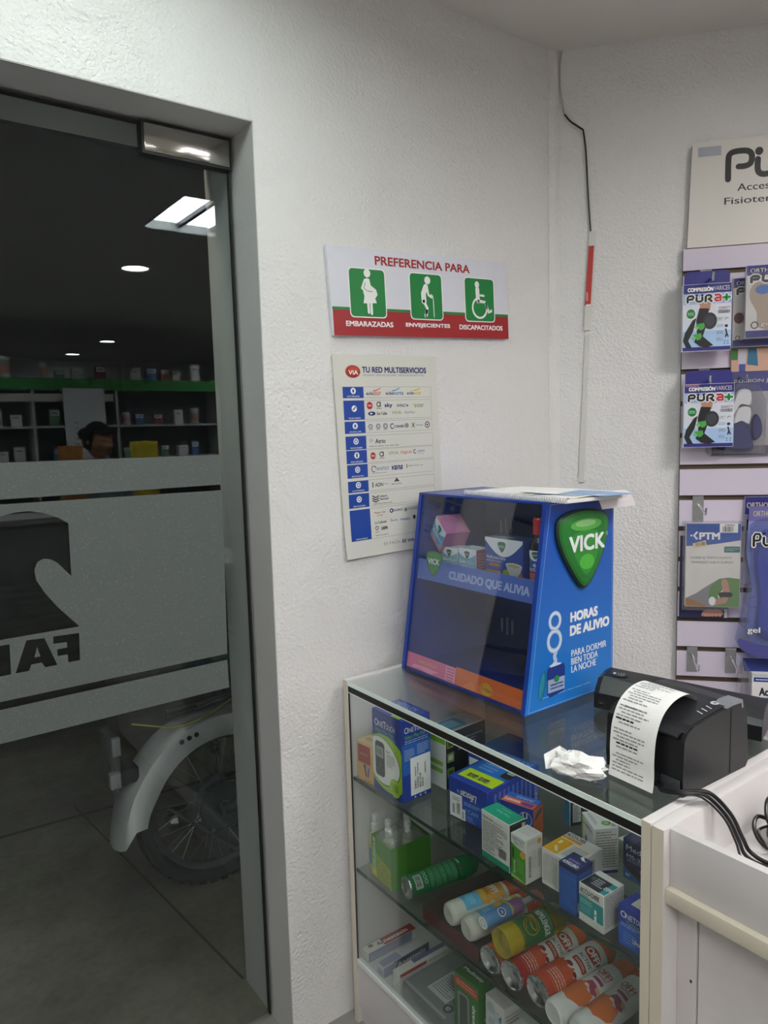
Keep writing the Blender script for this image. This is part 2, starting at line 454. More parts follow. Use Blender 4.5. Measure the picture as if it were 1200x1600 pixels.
# street outside: stained concrete with sawn joints
m = bpy.data.materials.new('street_concrete'); m.use_nodes = True; nt = m.node_tree; pb = nt.nodes['Principled BSDF']
tc = nd(nt, 'ShaderNodeTexCoord')
n1 = nd(nt, 'ShaderNodeTexNoise'); n1.inputs['Scale'].default_value = 2.3; n1.inputs['Detail'].default_value = 8; n1.inputs['Roughness'].default_value = 0.65
n2 = nd(nt, 'ShaderNodeTexNoise'); n2.inputs['Scale'].default_value = 40; n2.inputs['Detail'].default_value = 4
cr = nd(nt, 'ShaderNodeValToRGB'); cr.color_ramp.elements[0].color = (0.070, 0.060, 0.041, 1); cr.color_ramp.elements[0].position = 0.3
cr.color_ramp.elements[1].color = (0.20, 0.18, 0.13, 1); cr.color_ramp.elements[1].position = 0.72
ad = nd(nt, 'ShaderNodeMath', operation='MULTIPLY_ADD'); ad.inputs[1].default_value = 0.25; 
for n in (n1, n2): nt.links.new(tc.outputs['Object'], n.inputs['Vector'])
nt.links.new(n2.outputs['Fac'], ad.inputs[0]); nt.links.new(n1.outputs['Fac'], ad.inputs[2])
sb = nd(nt, 'ShaderNodeMath', operation='SUBTRACT'); sb.inputs[1].default_value = 0.125; nt.links.new(ad.outputs[0], sb.inputs[0])
nt.links.new(sb.outputs[0], cr.inputs['Fac']); nt.links.new(cr.outputs['Color'], pb.inputs['Base Color']); pb.inputs['Roughness'].default_value = 0.75
bp = nd(nt, 'ShaderNodeBump'); bp.inputs['Strength'].default_value = 0.3; bp.inputs['Distance'].default_value = 0.004
nt.links.new(n2.outputs['Fac'], bp.inputs['Height']); nt.links.new(bp.outputs['Normal'], pb.inputs['Normal'])
b = MB(); b.box(-6, 9, 1.72, 12, -0.12, 0, m)
mj = M('#39342b', 0.9)
def joint(x0, y0, x1, y1, w):
    d = Vector((x1-x0, y1-y0, 0)).normalized(); q = Vector((-d.y, d.x, 0))*w/2
    a = Vector((x0, y0, 0.0006)); e = Vector((x1, y1, 0.0006))
    b.add([a-q, e-q, e+q, a+q], [(0, 1, 2, 3)], mj)
joint(0.805, 1.88, 0.66, 3.3, 0.009); joint(-1.5, 3.35, 3.2, 3.0, 0.022)
structure('ground', b)
# dark building front across the narrow street
b = MB(); b.box(-6, 9, 9.0, 9.2, 0, 5, M('#3a3a38', 0.9, 0, 0.2, 3)); structure('wall_across_street', b)

# ------------------------------------------------------------------ ceiling lights
m_tube = emit('troffer_tube', (1.0, 0.972, 0.955), PANEL_L); m_tube_cool = emit('troffer_tube_cool', (0.88, 1.0, 0.95), PANEL_L*0.42)
m_dl = emit('downlight_disc', (1.0, 0.98, 0.95), DOWN_L)
m_house = M('#c9c9c7', 0.35, 0, 0.02)
def troffer(x, y, label):
    t = thing('ceiling_light', label, 'light', (x, y, H), 'square ceiling light panels')
    a = MB(); z1 = H+0.065
    a.box(x-0.3, x+0.3, y-0.3, y+0.3, z1, z1+0.02, m_house)
    for s in (-1, 1):
        a.box(x+s*0.3-0.006, x+s*0.3+0.006, y-0.3, y+0.3, H-0.004, z1, m_house); a.box(x-0.3, x+0.3, y+s*0.3-0.006, y+s*0.3+0.006, H-0.004, z1, m_house)
    for k in (-1, 1): a.box(x+k*0.098-0.012, x+k*0.098+0.012, y-0.29, y+0.29, H+0.018, z1, M('#3b3d3f', 0.5))
    a.build('housing', t)
    for k in (-1, 0, 1):
        q = MB(); q.box(x+k*0.196-0.083, x+k*0.196+0.083, y-0.272, y+0.272, H+0.036, H+0.048, m_tube_cool if y > 0.5 else m_tube, 0.004); q.build('light_tube', t)
for i, (x, y) in enumerate(TROFF):
    troffer(x, y, ['square three-tube ceiling light mirrored in the upper right of the door glass', 'square three-tube ceiling light close to the wall above the glass door',
                   'added unseen three-tube ceiling light over the shop floor left of the camera', 'added unseen three-tube ceiling light over the shop floor beside the slatwall',
                   'added unseen three-tube ceiling light at the far back of the shop', 'added unseen three-tube ceiling light brightening the left end of the rear shelving', 'added unseen three-tube ceiling light brightening the right end of the rear shelving', 'added unseen three-tube ceiling light left of the camera facing the glass door'][i])
for i, (x, y, r) in enumerate(DOWN):
    t = thing('downlight', ['round white downlight mirrored largest in the middle of the door glass', 'round white downlight mirrored just above the rear shelf in the door glass',
              'round white downlight mirrored smallest and lowest in the door glass'][i], 'light', (x, y, H), 'round downlights mirrored in the door')
    a = MB(); a.lathe([(r*1.42, H-0.003), (r*1.42, H-0.006), (r*0.98, H-0.008), (r*0.98, H+0.03), (0.001, H+0.032)], M('#efeeec', 0.4), Matrix.Translation((x, y, 0)), 32); a.build('trim_ring', t)
    a = MB(); a.lathe([(0.0005, H-0.001), (r*0.97, H-0.001), (r*0.97, H+0.004)], m_dl, Matrix.Translation((x, y, 0)), 32); a.build('diffuser', t)

# ------------------------------------------------------------------ the glass door
YG = 1.70
door = tag(bpy.data.objects.new('door_1', None), kind='structure'); COL.objects.link(door); door.location = (0.25, YG, 0)
a = MB(); a.box(DX0+0.012, 0.799, YG, YG+0.010, 0.012, 2.304, g_door)
a.build('glass_pane', door)
a = MB(); sl = M('#20211f', 0.5)
a.box(0.7990, 0.8035, YG-0.001, YG+0.011, 0.012, 2.308, sl); a.box(DX0+0.008, 0.8035, YG-0.001, YG+0.011, 2.304, 2.3085, sl)
a.build('edge_seal', door, label='black edge seal')
a = MB(); a.box(0.593, 0.7985, YG-0.013, YG+0.023, 2.243, 2.304, M('#c2c0bb', 0.13, 1.0, 0.03), 0.002)
a.box(0.588, 0.803, YG-0.010, YG+0.020, 2.238, 2.3092, M('#2c2d2c', 0.5))
a.build('hinge_fitting', door, label='polished steel top corner fitting')
# frosted film: three bands with a clear mirrored figure and letters left open
m = bpy.data.materials.new('frosted_film'); m.use_nodes = True; nt = m.node_tree; pb = nt.nodes['Principled BSDF']
tc = nd(nt, 'ShaderNodeTexCoord'); vo = nd(nt, 'ShaderNodeTexVoronoi'); vo.inputs['Scale'].default_value = 620
nt.links.new(tc.outputs['Object'], vo.inputs['Vector'])
bw = nd(nt, 'ShaderNodeSeparateColor'); nt.links.new(vo.outputs['Color'], bw.inputs[0])
mr = nd(nt, 'ShaderNodeMapRange'); mr.inputs['From Min'].default_value = 0.95; mr.inputs['From Max'].default_value = 1.0
nt.links.new(bw.outputs[0], mr.inputs['Value'])
mx = nd(nt, 'ShaderNodeMix', data_type='RGBA'); mx.inputs['A'].default_value = (0.125, 0.143, 0.138, 1); mx.inputs['B'].default_value = (0.24, 0.27, 0.26, 1)  # lighter cells: sparkle of the film put into its base colour
nt.links.new(mr.outputs['Result'], mx.inputs['Factor']); nt.links.new(mx.outputs['Result'], pb.inputs['Base Color'])
pb.inputs['Roughness'].default_value = 0.5; pb.inputs['Specular IOR Level'].default_value = 0.35
tr = nd(nt, 'ShaderNodeBsdfTransparent'); ms = nd(nt, 'ShaderNodeMixShader'); ms.inputs[0].default_value = 0.90
nt.links.new(tr.outputs[0], ms.inputs[1]); nt.links.new(pb.outputs[0], ms.inputs[2])
nt.links.new(ms.outputs[0], nt.nodes['Material Output'].inputs[0]); m_film = m
f = Fc((0, YG-0.0006, 0), (1, 0, 0), (0, 0, 1))
a = MB(); l0 = DX0+0.02
def film(pts, holes=()):
    a.poly(f, pts, m_film, 0, holes)
film([(l0, 1.482), (0.7375, 1.481), (0.738, 1.555), (l0, 1.561)])
fig = [(0.13, 1.31), (0.145, 1.37), (0.18, 1.415), (0.242, 1.445), (0.27, 1.452), (0.298, 1.453), (0.326, 1.446), (0.354, 1.434), (0.375, 1.419), (0.373, 1.301), (0.361, 1.316), (0.347, 1.334), (0.333, 1.344),
       (0.319, 1.347), (0.306, 1.341), (0.299, 1.325), (0.301, 1.303), (0.316, 1.272), (0.34, 1.236), (0.382, 1.185), (0.10, 1.184), (0.10, 1.21), (0.16, 1.235)]
lf = [(0.38, 1.17), (0.378, 1.108), (0.353, 1.108), (0.353, 1.126), (0.332, 1.127), (0.332, 1.142), (0.353, 1.142), (0.353, 1.154), (0.325, 1.156), (0.326, 1.172)]
la = [(0.272, 1.174), (0.308, 1.172), (0.330, 1.107), (0.305, 1.107), (0.299, 1.119), (0.278, 1.119), (0.272, 1.106), (0.246, 1.106)]
lr = [(0.239, 1.172), (0.237, 1.106), (0.213, 1.106), (0.213, 1.128), (0.195, 1.106), (0.165, 1.106), (0.190, 1.132), (0.172, 1.145), (0.172, 1.163), (0.185, 1.172)]
film([(l0, 1.051), (0.731, 1.050), (0.740, 1.467), (l0, 1.476)], (fig, lf, la, lr))
film([(l0, 0.958), (0.731, 0.961), (0.730, 1.034), (l0, 1.033)])
film([(0.285, 1.133), (0.292, 1.156), (0.297, 1.133)])                     # counter of the A
a.build('frosted_film', door, label='grey frosted film with clear figure and letters cut out')
# ------------------------------------------------------------------ signs on the street wall
RED = ink('#a32228'); GRN = ink('#12803c'); WHT = ink('#f1f1ef'); BLU = ink('#2147a0'); DBLU = ink('#182a6b'); BLK = ink('#16171a'); GRY = ink('#8d8f94'); LGR = ink('#c3c4c6')
def public_sign():
    t = R(2.1); f = Fc((1.005, YW-0.012, 1.844), (math.cos(t), 0, math.sin(t)), (-math.sin(t), 0, math.cos(t)))
    a = MB(); a.prism([(0, 0), (0.622, 0.002), (0.62, 0.222), (-0.006, 0.219)], f, 0.010, ink('#dcdce6'))
    a.rect(f, 0.001, 0.0, 0.621, 0.064, RED, 1); a.rect(f, 0.0, 0.064, 0.621, 0.071, GRN, 1)
    a.text(f, 'PREFERENCIA PARA', 0.306, 0.192, 0.333, 0.023, RED, 2, bold=0.03)
    for x0, x1 in ((0.053, 0.170), (0.249, 0.366), (0.448, 0.567)):
        a.rrect(f, x0, 0.046, x1, 0.171, 0.012, WHT, 2); a.rrect(f, x0+0.003, 0.049, x1-0.003, 0.168, 0.010, GRN, 3)
    for s, x, w in (('EMBARAZADAS', 0.1135, 0.150), ('ENVEJECIENTES', 0.310, 0.158), ('DISCAPACITADOS', 0.510, 0.172)):
        a.text(f, s, x, 0.0305, w, 0.0135, WHT, 2, bold=0.035)
    # expecting mother
    c = 0.112
    a.circ(f, c, 0.158, 0.0105, 0.0105, WHT, 4)
    a.poly(f, [(c-0.004, 0.146), (c+0.006, 0.144), (c+0.010, 0.128), (c+0.026, 0.118), (c+0.030, 0.105), (c+0.022, 0.096), (c+0.026, 0.084), (c-0.016, 0.082), (c-0.012, 0.100), (c-0.015, 0.110), (c-0.012, 0.132)], WHT, 4)
    a.stroke(f, [(c-0.008, 0.140), (c-0.018, 0.120), (c-0.004, 0.108), (c+0.012, 0.107)], 0.0075, WHT, 5)
    a.stroke(f, [(c-0.008, 0.134), (c-0.0125, 0.121), (c-0.002, 0.1135), (c+0.013, 0.1125)], 0.0016, GRN, 6)
    a.stroke(f, [(c-0.0015, 0.086), (c-0.0005, 0.060)], 0.0075, WHT, 4); a.stroke(f, [(c+0.0085, 0.086), (c+0.0085, 0.057)], 0.0075, WHT, 4)
    # elder with a stick
    c = 0.305
    a.circ(f, c+0.008, 0.152, 0.0105, 0.0105, WHT, 4)
    a.stroke(f, [(c+0.001, 0.134), (c-0.008, 0.116), (c-0.007, 0.096)], 0.017, WHT, 4)
    a.stroke(f, [(c+0.006, 0.130), (c+0.009, 0.113), (c+0.020, 0.108)], 0.007, WHT, 5)
    a.stroke(f, [(c-0.008, 0.096), (c+0.003, 0.078), (c-0.004, 0.057)], 0.009, WHT, 4)
    a.stroke(f, [(c+0.003, 0.078), (c-0.001, 0.058)], 0.009, WHT, 4)
    a.stroke(f, [(c+0.014, 0.109), (c+0.018, 0.115), (c+0.024, 0.112), (c+0.026, 0.104), (c+0.027, 0.055)], 0.0026, WHT, 4)
    # wheelchair user
    c = 0.500
    a.circ(f, c-0.002, 0.151, 0.0085, 0.0095, WHT, 4)
    a.stroke(f, [(c-0.001, 0.138), (c+0.000, 0.106)], 0.015, WHT, 4)
    a.stroke(f, [(c+0.002, 0.122), (c+0.024, 0.121)], 0.006, WHT, 4)
    a.stroke(f, [(c+0.002, 0.105), (c+0.028, 0.103), (c+0.042, 0.074), (c+0.051, 0.079)], 0.009, WHT, 4)
    a.ring(f, c+0.006, 0.086, 0.031, 0.025, WHT, 4, 118, 395)
    a.build('priority_sign', label='white and red priority service sign with three green pictograms, above the poster', cat='sign')
public_sign()

def poster():
    t = R(0.9); f = Fc((1.022, YW-0.0035, 1.270), (math.cos(t), 0, math.sin(t)), (-math.sin(t), 0, math.cos(t)))
    a = MB()
    paper = M('#d9d8d0', 0.28, 0, 0.03, 6)
    V = []; F = []                       # the sheet, a little curled at its lower left corner and edge
    nx, ny = 10, 16
    def sheet(u, v): return f.at(0.342*u-0.012*v, 0.53*v, 0.006*max(0, 0.25-v)**1.2*(1-u)*8+0.0025*math.sin(3*v)*(1-u))
    for j in range(ny+1):
        for i in range(nx+1): V.append(sheet(i/nx, j/ny))
    for j in range(ny):
        for i in range(nx): F.append((j*(nx+1)+i, j*(nx+1)+i+1, (j+1)*(nx+1)+i+1, (j+1)*(nx+1)+i))
    a.add(V, F, paper, True)
    a.add([v-f.n*0.0008 for v in V], [tuple(reversed(q)) for q in F], paper, True)
    # prints follow the sheet
    class Sh:
        cyl = False
        def at(s, x, y, e):
            v = min(1, max(0, y/0.53)); u = min(1, max(0, (x+0.012*v)/0.342)); p = sheet(u, v)
            return f.at((p-f.o).dot(f.u)+(x-((p-f.o).dot(f.u))), y, (p-f.o).dot(f.n)+e)
    g = Sh(); X = -0.011                 # from pixel-measured poster frame to sheet frame
    a.circ(g, 0.060+X, 0.486, 0.0235, 0.0165, ink('#b9531f'), 1); a.circ(g, 0.061+X, 0.4855, 0.021, 0.0145, ink('#a3201f'), 2); a.circ(g, 0.062+X, 0.490, 0.016, 0.008, ink('#c44a33'), 3)
    a.text(g, 'VIA', 0.061+X, 0.4835, 0.030, 0.0115, WHT, 4, bold=0.03)
    a.text(g, 'TU RED MULTISERVICIOS', 0.197+X, 0.491, 0.216, 0.0155, DBLU, 2, bold=0.03)
    a.text(g, 'RECARGAS - PAGO DE FACTURAS - VENTAS DE SEGUROS Y MAS', 0.195+X, 0.477, 0.205, 0.0048, GRY, 2, bold=0)
    rows = [(0.418, 0.447), (0.362, 0.412), (0.327, 0.358), (0.285, 0.320), (0.249, 0.283), (0.211, 0.246), (0.173, 0.203), (0.132, 0.169), (0.045, 0.127)]
    cap = ['ELECTRICIDAD', 'TELECABLES', 'AGUA', 'VENTA DE SEGUROS', 'RECARGAS', 'SERVICIOS FINANCIEROS', 'LOTERIA', 'PRODUCTOS DE CREDITO', 'OTROS PAGOS']
    bl = ink('#1d469f')
    for i, (z0, z1) in enumerate(rows):
        s = X+0.0012*i*0.4
        a.rect(g, 0.0255+s, z0, 0.0905+s, z1, bl, 1)
        for q in ((0.092, z0, 0.320, z0+0.0007), (0.092, z1-0.0007, 0.320, z1), (0.3193, z0, 0.320, z1)): a.rect(g, q[0]+s, q[1], q[2]+s, q[3], GRY, 1)
        zc = (z0+z1)/2+0.004
        a.circ(g, 0.058+s, zc, 0.0082, 0.0082, WHT, 2)
        if i in (0, 2): a.poly(g, [(0.0575+s, zc+0.006), (0.0615+s, zc), (0.058+s, zc-0.006), (0.0545+s, zc-0.001)], bl, 3)
        elif i == 1: a.stroke(g, [(0.054+s, zc-0.003), (0.058+s, zc), (0.062+s, zc+0.004)], 0.003, bl, 3)
        elif i == 4: a.rect(g, 0.0555+s, zc-0.005, 0.0605+s, zc+0.005, bl, 3)
        elif i == 8:
            for k in (0, 0.004): a.stroke(g, [(0.0545+s+k, zc+0.004), (0.058+s+k, zc), (0.0545+s+k, zc-0.004)], 0.0014, bl, 3)
        else: a.ring(g, 0.058+s, zc, 0.0052, 0.0032, bl, 3)
        a.text(g, cap[i], 0.058+s, z0+0.0045, 0.038, 0.0038, WHT, 2, bold=0.01)
    def w(s, x, y, wd, h, col, b=0.012, sl=0): a.text(g, s, x+X, y, wd, h, col, 2, bold=b, slant=sl)
    org = ink('#cf5a2c'); lb = ink('#2d7db8'); ye = ink('#d9b427'); gn = ink('#6f9a58'); pu = ink('#3a3d86')
    for q, (s1, s2, c2, x) in enumerate((('ede', 'sur', org, 0.111), ('ede', 'norte', lb, 0.175), ('ede', 'este', ye, 0.247))):
        w(s1, x, 0.430, 0.025, 0.009, DBLU, 0.02); w(s2, x+(0.025 if q != 1 else 0.030), 0.4295, 0.023+(0.012 if q == 1 else 0), 0.009, c2, 0.02)
        a.stroke(g, [(x+X+0.010, 0.436), (x+X+0.022, 0.438), (x+X+0.034, 0.443)], 0.0022, c2, 2)
    a.circ(g, 0.108+X, 0.398, 0.0095, 0.0098, ink('#b32a25'), 2); w('VIA', 0.108, 0.398, 0.013, 0.005, WHT)
    a.ring(g, 0.137+X, 0.401, 0.0068, 0.0045, BLK, 2); a.stroke(g, [(0.143+X, 0.407), (0.143+X, 0.395)], 0.0022, BLK, 2); w('altice', 0.138, 0.391, 0.016, 0.004, BLK)
    w('sky', 0.170, 0.397, 0.026, 0.014, pu, 0.03); w('WIND', 0.213, 0.3965, 0.032, 0.008, DBLU, 0.01, 0.3); a.poly(g, [(0.232+X, 0.401), (0.239+X, 0.3965), (0.232+X, 0.392)], lb, 2)
    w('aster', 0.276, 0.396, 0.034, 0.010, gn, 0.008); a.circ(g, 0.2565+X, 0.399, 0.0014, 0.0014, org, 2)
    a.circ(g, 0.114+X, 0.377, 0.012, 0.0055, DBLU, 2); a.circ(g, 0.112+X, 0.377, 0.004, 0.002, WHT, 3); w('Star Cable', 0.147, 0.377, 0.034, 0.008, ink('#3a3c44'), 0.015)
    w('VIVA', 0.196, 0.378, 0.032, 0.009, gn, 0); w('SkyMax', 0.242, 0.377, 0.038, 0.009, GRY, 0)
    for k, x in enumerate((0.108, 0.133, 0.157)):
        a.circ(g, x+X, 0.343, 0.008, 0.008, (GRY, ink('#7f8bb0'), GRY)[k], 2, 6 if k < 2 else 20); a.circ(g, x+X, 0.343, 0.0038, 0.0042, LGR, 3); w('agua', x, 0.3335, 0.014, 0.0035, GRY, 0)
    a.ring(g, 0.180+X, 0.342, 0.0075, 0.005, DBLU, 2, 50, 310); w('CORAABO', 0.203, 0.341, 0.038, 0.007, DBLU, 0.02); a.circ(g, 0.230+X, 0.3425, 0.0065, 0.0065, GRY, 2)
    for s_ in (-1, 1): a.stroke(g, [(0.248+X, 0.3425-s_*0.006), (0.257+X, 0.3425+s_*0.006)], 0.002, BLK, 2)
    w('CORASAN', 0.274, 0.342, 0.026, 0.004, lb, 0); a.ring(g, 0.303+X, 0.3425, 0.009, 0.0065, ink('#4a3a58'), 2); a.circ(g, 0.303+X, 0.3425, 0.003, 0.003, ink('#4a3a58'), 2)
    a.poly(g, [(0.1+X, 0.309), (0.112+X, 0.312), (0.116+X, 0.303), (0.104+X, 0.301)], LGR, 2); w('Atrio', 0.138, 0.304, 0.034, 0.012, BLK, 0.02); a.lines(g, 0.1+X, 0.289, 0.2+X, 0.293, 1, GRY, 2, 3)
    a.circ(g, 0.112+X, 0.266, 0.0085, 0.0095, ink('#b32a25'), 2); w('VIA', 0.112, 0.266, 0.012, 0.005, WHT)
    a.ring(g, 0.140+X, 0.269, 0.0068, 0.0045, BLK, 2); a.stroke(g, [(0.146+X, 0.275), (0.146+X, 0.263)], 0.0022, BLK, 2); w('altice', 0.141, 0.259, 0.016, 0.004, BLK)
    w('VIVA', 0.180, 0.270, 0.034, 0.009, gn, 0); w('Digicel', 0.224, 0.269, 0.036, 0.010, ink('#c23a45'), 0.008)
    a.ring(g, 0.2555+X, 0.270, 0.006, 0.004, DBLU, 2, 60, 320); w('CEPM', 0.276, 0.270, 0.026, 0.006, lb, 0.01); w('Energia', 0.276, 0.263, 0.022, 0.003, GRY, 0)
    a.ring(g, 0.113+X, 0.231, 0.0085, 0.0065, DBLU, 2, 0, 300); w('ANFISO', 0.142, 0.2305, 0.04, 0.009, lb, 0.005, 0.25); a.lines(g, 0.108+X, 0.218, 0.16+X, 0.221, 1, GRY, 2, 5)
    w('vana', 0.191, 0.230, 0.040, 0.012, pu, 0.03, 0.25); w('efectivo ya', 0.256, 0.2315, 0.052, 0.007, GRY, 0); a.rect(g, 0.223+X, 0.226, 0.227+X, 0.237, GRY, 2)
    a.rect(g, 0.105+X, 0.182, 0.110+X, 0.196, GRY, 2); w('ADN', 0.128, 0.188, 0.026, 0.010, BLK, 0.012); w('Asociacion', 0.152, 0.189, 0.016, 0.004, GRY, 0)
    a.poly(g, [(0.178+X, 0.192), (0.188+X, 0.203), (0.198+X, 0.192)], ink('#54565a'), 2); w('BANCARIA', 0.188, 0.186, 0.034, 0.005, GRY, 0.01)
    for k in range(3): a.stroke(g, [(0.105+X, 0.159-k*0.006), (0.115+X, 0.154-k*0.006), (0.125+X, 0.158-k*0.006)], 0.0028, BLK, 2)
    w('Leisure', 0.141, 0.157, 0.024, 0.006, BLK, 0.01); w('Nacional', 0.143, 0.149, 0.028, 0.006, BLK, 0.01); a.lines(g, 0.106+X, 0.135, 0.175+X, 0.139, 1, GRY, 2, 7)
    w('Pague sus', 0.126, 0.113, 0.036, 0.006, ink('#b8552d'), 0.01); w('cuotas', 0.126, 0.106, 0.020, 0.004, GRY, 0); a.ring(g, 0.166+X, 0.114, 0.006, 0.003, DBLU, 2); w('SEGUROS', 0.187, 0.114, 0.032, 0.006, DBLU, 0.01)
    a.circ(g, 0.215+X, 0.112, 0.005, 0.005, GRY, 2); w('UNIVERSAL', 0.245, 0.113, 0.048, 0.006, GRY, 0.01)
    w('La Colonial', 0.127, 0.087, 0.038, 0.007, BLK, 0.015); w('Sura', 0.173, 0.088, 0.024, 0.007, lb, 0); w('Humano', 0.212, 0.087, 0.034, 0.007, lb, 0.01); a.poly(g, [(0.24+X, 0.094), (0.248+X, 0.094), (0.248+X, 0.086), (0.244+X, 0.082), (0.24+X, 0.086)], BLK, 2); w('MAPFRE', 0.269, 0.087, 0.032, 0.006, BLK, 0.01)
    a.ring(g, 0.114+X, 0.072, 0.0055, 0.0037, BLK, 2); w('altice', 0.114, 0.062, 0.012, 0.0035, BLK, 0); w('UAPA', 0.139, 0.070, 0.022, 0.009, BLK, 0.03); a.lines(g, 0.108+X, 0.050, 0.17+X, 0.054, 1, GRY, 2, 9)
    w('ES FACIL,', 0.164, 0.026, 0.060, 0.009, GRY, 0.0); w('ES VIA', 0.219, 0.026, 0.042, 0.009, DBLU, 0.03)
    a.build('service_poster', label='tall white paper poster with blue icon column and many small logos, under the priority sign', cat='poster')
poster()

# ------------------------------------------------------------------ glass display cabinet
T = 0.962
cab = thing('display_cabinet', 'white framed glass display cabinet full of medicine packs, against the wall', 'cabinet', (1.235, 1.10, 0))
def part(name, parent, fn, **k):
    a = MB(); fn(a); return a.build(name, parent, **k)
S1, S2, S3 = 0.703, 0.447, 0.187
for nm, y0, y1 in (('side_panel', 1.5355, 1.5535), ('side_panel', 0.649, 0.6665)):
    def fn(a):
        a.box(0.985, 1.492, y0, y1, 0.0, 0.964, m_melamine, 0.001); a.box(0.9838, 0.9852, y0+0.0003, y1-0.0003, 0.0, 0.9635, m_edging)
    part(nm, cab, fn)
part('back_panel', cab, lambda a: a.box(1.476, 1.490, 0.6665, 1.5355, 0.02, 0.945, M('#cfccc6', 0.5)))
def fn(a):
    a.box(0.9885, 1.476, 0.6665, 1.5355, 0.150, S3-0.0005, m_melamine)
    a.box(0.996, 1.010, 0.6665, 1.5355, 0.0, 0.150, m_melamine)
part('base_deck', cab, fn)
def fn(a):
    a.box(0.9845, 0.9995, 0.6665, 1.5355, 0.172, 0.1895, m_alu, 0.0015); a.box(0.9865, 0.9955, 0.6665, 1.5355, 0.06, 0.172, m_melamine)
part('front_rail', cab, fn, label='pale lower front board with bright metal trim')
part('front_glass', cab, lambda a: a.box(0.9865, 0.9905, 0.6685, 1.5335, 0.1895, 0.934, g_case))
def fn(a):
    a.box(0.9866, 1.476, 0.667, 1.535, 0.9505, 0.9612, g_case); a.box(0.9855, 0.9866, 0.667, 1.535, 0.9505, 0.9612, m_edge_glint)
part('top_glass', cab, fn, label='thick clear glass top with bright edge reflection coloured pale green')
def fn(a):
    a.box(0.9862, 0.9925, 0.667, 1.535, 0.934, 0.9503, m_blackm); a.box(0.9858, 0.9895, 0.667, 1.535, 0.932, 0.934, m_alu)
    a.box(0.9862, 0.9895, 1.5320, 1.535, 0.19, 0.934, m_blackm)
part('gasket', cab, fn, label='black rubber strip below the glass top')
for z in (S1, S2):
    def fn(a):
        a.box(0.9945, 1.450, 0.669, 1.533, z-0.0085, z-0.0002, g_shelf); a.box(0.9925, 0.9945, 0.669, 1.533, z-0.0085, z-0.0002, m_edge_dark)
    gs = part('glass_shelf', cab, fn, label='upper glass shelf' if z == S1 else 'lower glass shelf')
    for y in (0.671, 1.531):
        for x in (1.05, 1.40): part('shelf_peg', gs, lambda a: a.cyl((x, y-0.003, z-0.0125), (x, y+0.003, z-0.0125), 0.0036, m_chrome, 8))

# neighbouring white counter with an open tray top
cou = thing('sales_counter', 'white counter with recessed open tray top, right of the glass cabinet', 'counter', (1.29, 0.0, 0))
def fn(a):
    a.box(0.985, 1.60, 0.6255, 0.6475, 0, 0.962, m_melamine, 0.001); a.box(0.9838, 0.9852, 0.6258, 0.6472, 0, 0.9615, m_edging)
part('side_panel', cou, fn)
part('side_panel', cou, lambda a: a.box(0.985, 1.60, -0.50, -0.478, 0, 0.962, m_melamine, 0.001))
part('front_panel', cou, lambda a: a.box(1.000, 1.016, -0.478, 0.6250, 0.864, 0.960, m_melamine, 0.0008), label='raised front panel of the tray')
part('rail', cou, lambda a: a.box(0.988, 1.034, -0.478, 0.6250, 0.838, 0.864, m_edging, 0.0015), label='cream projecting rail')
def fn(a):
    a.box(1.030, 1.044, -0.478, 0.590, 0.05, 0.836, M('#d6d2d0', 0.4)); a.box(1.026, 1.044, 0.592, 0.6250, 0.0, 0.838, m_melamine)
    a.circ(Fc((1.0259, 0.62, 0), (0, -1, 0), (0, 0, 1)), 0.020, 0.70, 0.0022, 0.003, BLK, 1)
part('lower_panel', cou, fn)
part('tray_floor', cou, lambda a: a.box(1.016, 1.585, -0.478, 0.6250, 0.846, 0.864, m_melamine))
part('back_board', cou, lambda a: a.box(1.585, 1.600, -0.478, 0.6250, 0, 1.0, m_melamine))
# ------------------------------------------------------------------ cartons in the cabinet
def carton(name, label, x, y, z, th, wl, wr, h, body, prints=None, group=None, cat='box', top=None, mats=None):
    """closed carton given by its near bottom edge (x, y): wl runs away to the left (+y), wr to the right (+x)"""
    a = MB(); c, s = math.cos(th), math.sin(th)
    def W(lx, ly): return Vector((x+lx*c-ly*s, y+lx*s+ly*c, 0))
    ctr = W(wr/2, wl/2); ctr.z = z
    e = 0.0008
    a.box(-wr/2, wr/2, -wl/2, wl/2, 0.0003, h, body, e, seg=1)
    FL = Fc((-wr/2, wl/2, 0), (0, -1, 0), (0, 0, 1)); FR = Fc((-wr/2, -wl/2, 0), (1, 0, 0), (0, 0, 1)); FT = Fc((-wr/2, wl/2, h), (0, -1, 0), (1, 0, 0))
    if prints: prints(a, FL, FR, FT, wl, wr, h)
    return a.build(name, None, label, cat, group, None, ctr, th, True)
CARD = M('#e2e0dc', 0.5); ot = M('#2540a0', 0.4); lime = ink('#a3cc28'); tealc = ink('#1f9a7c')

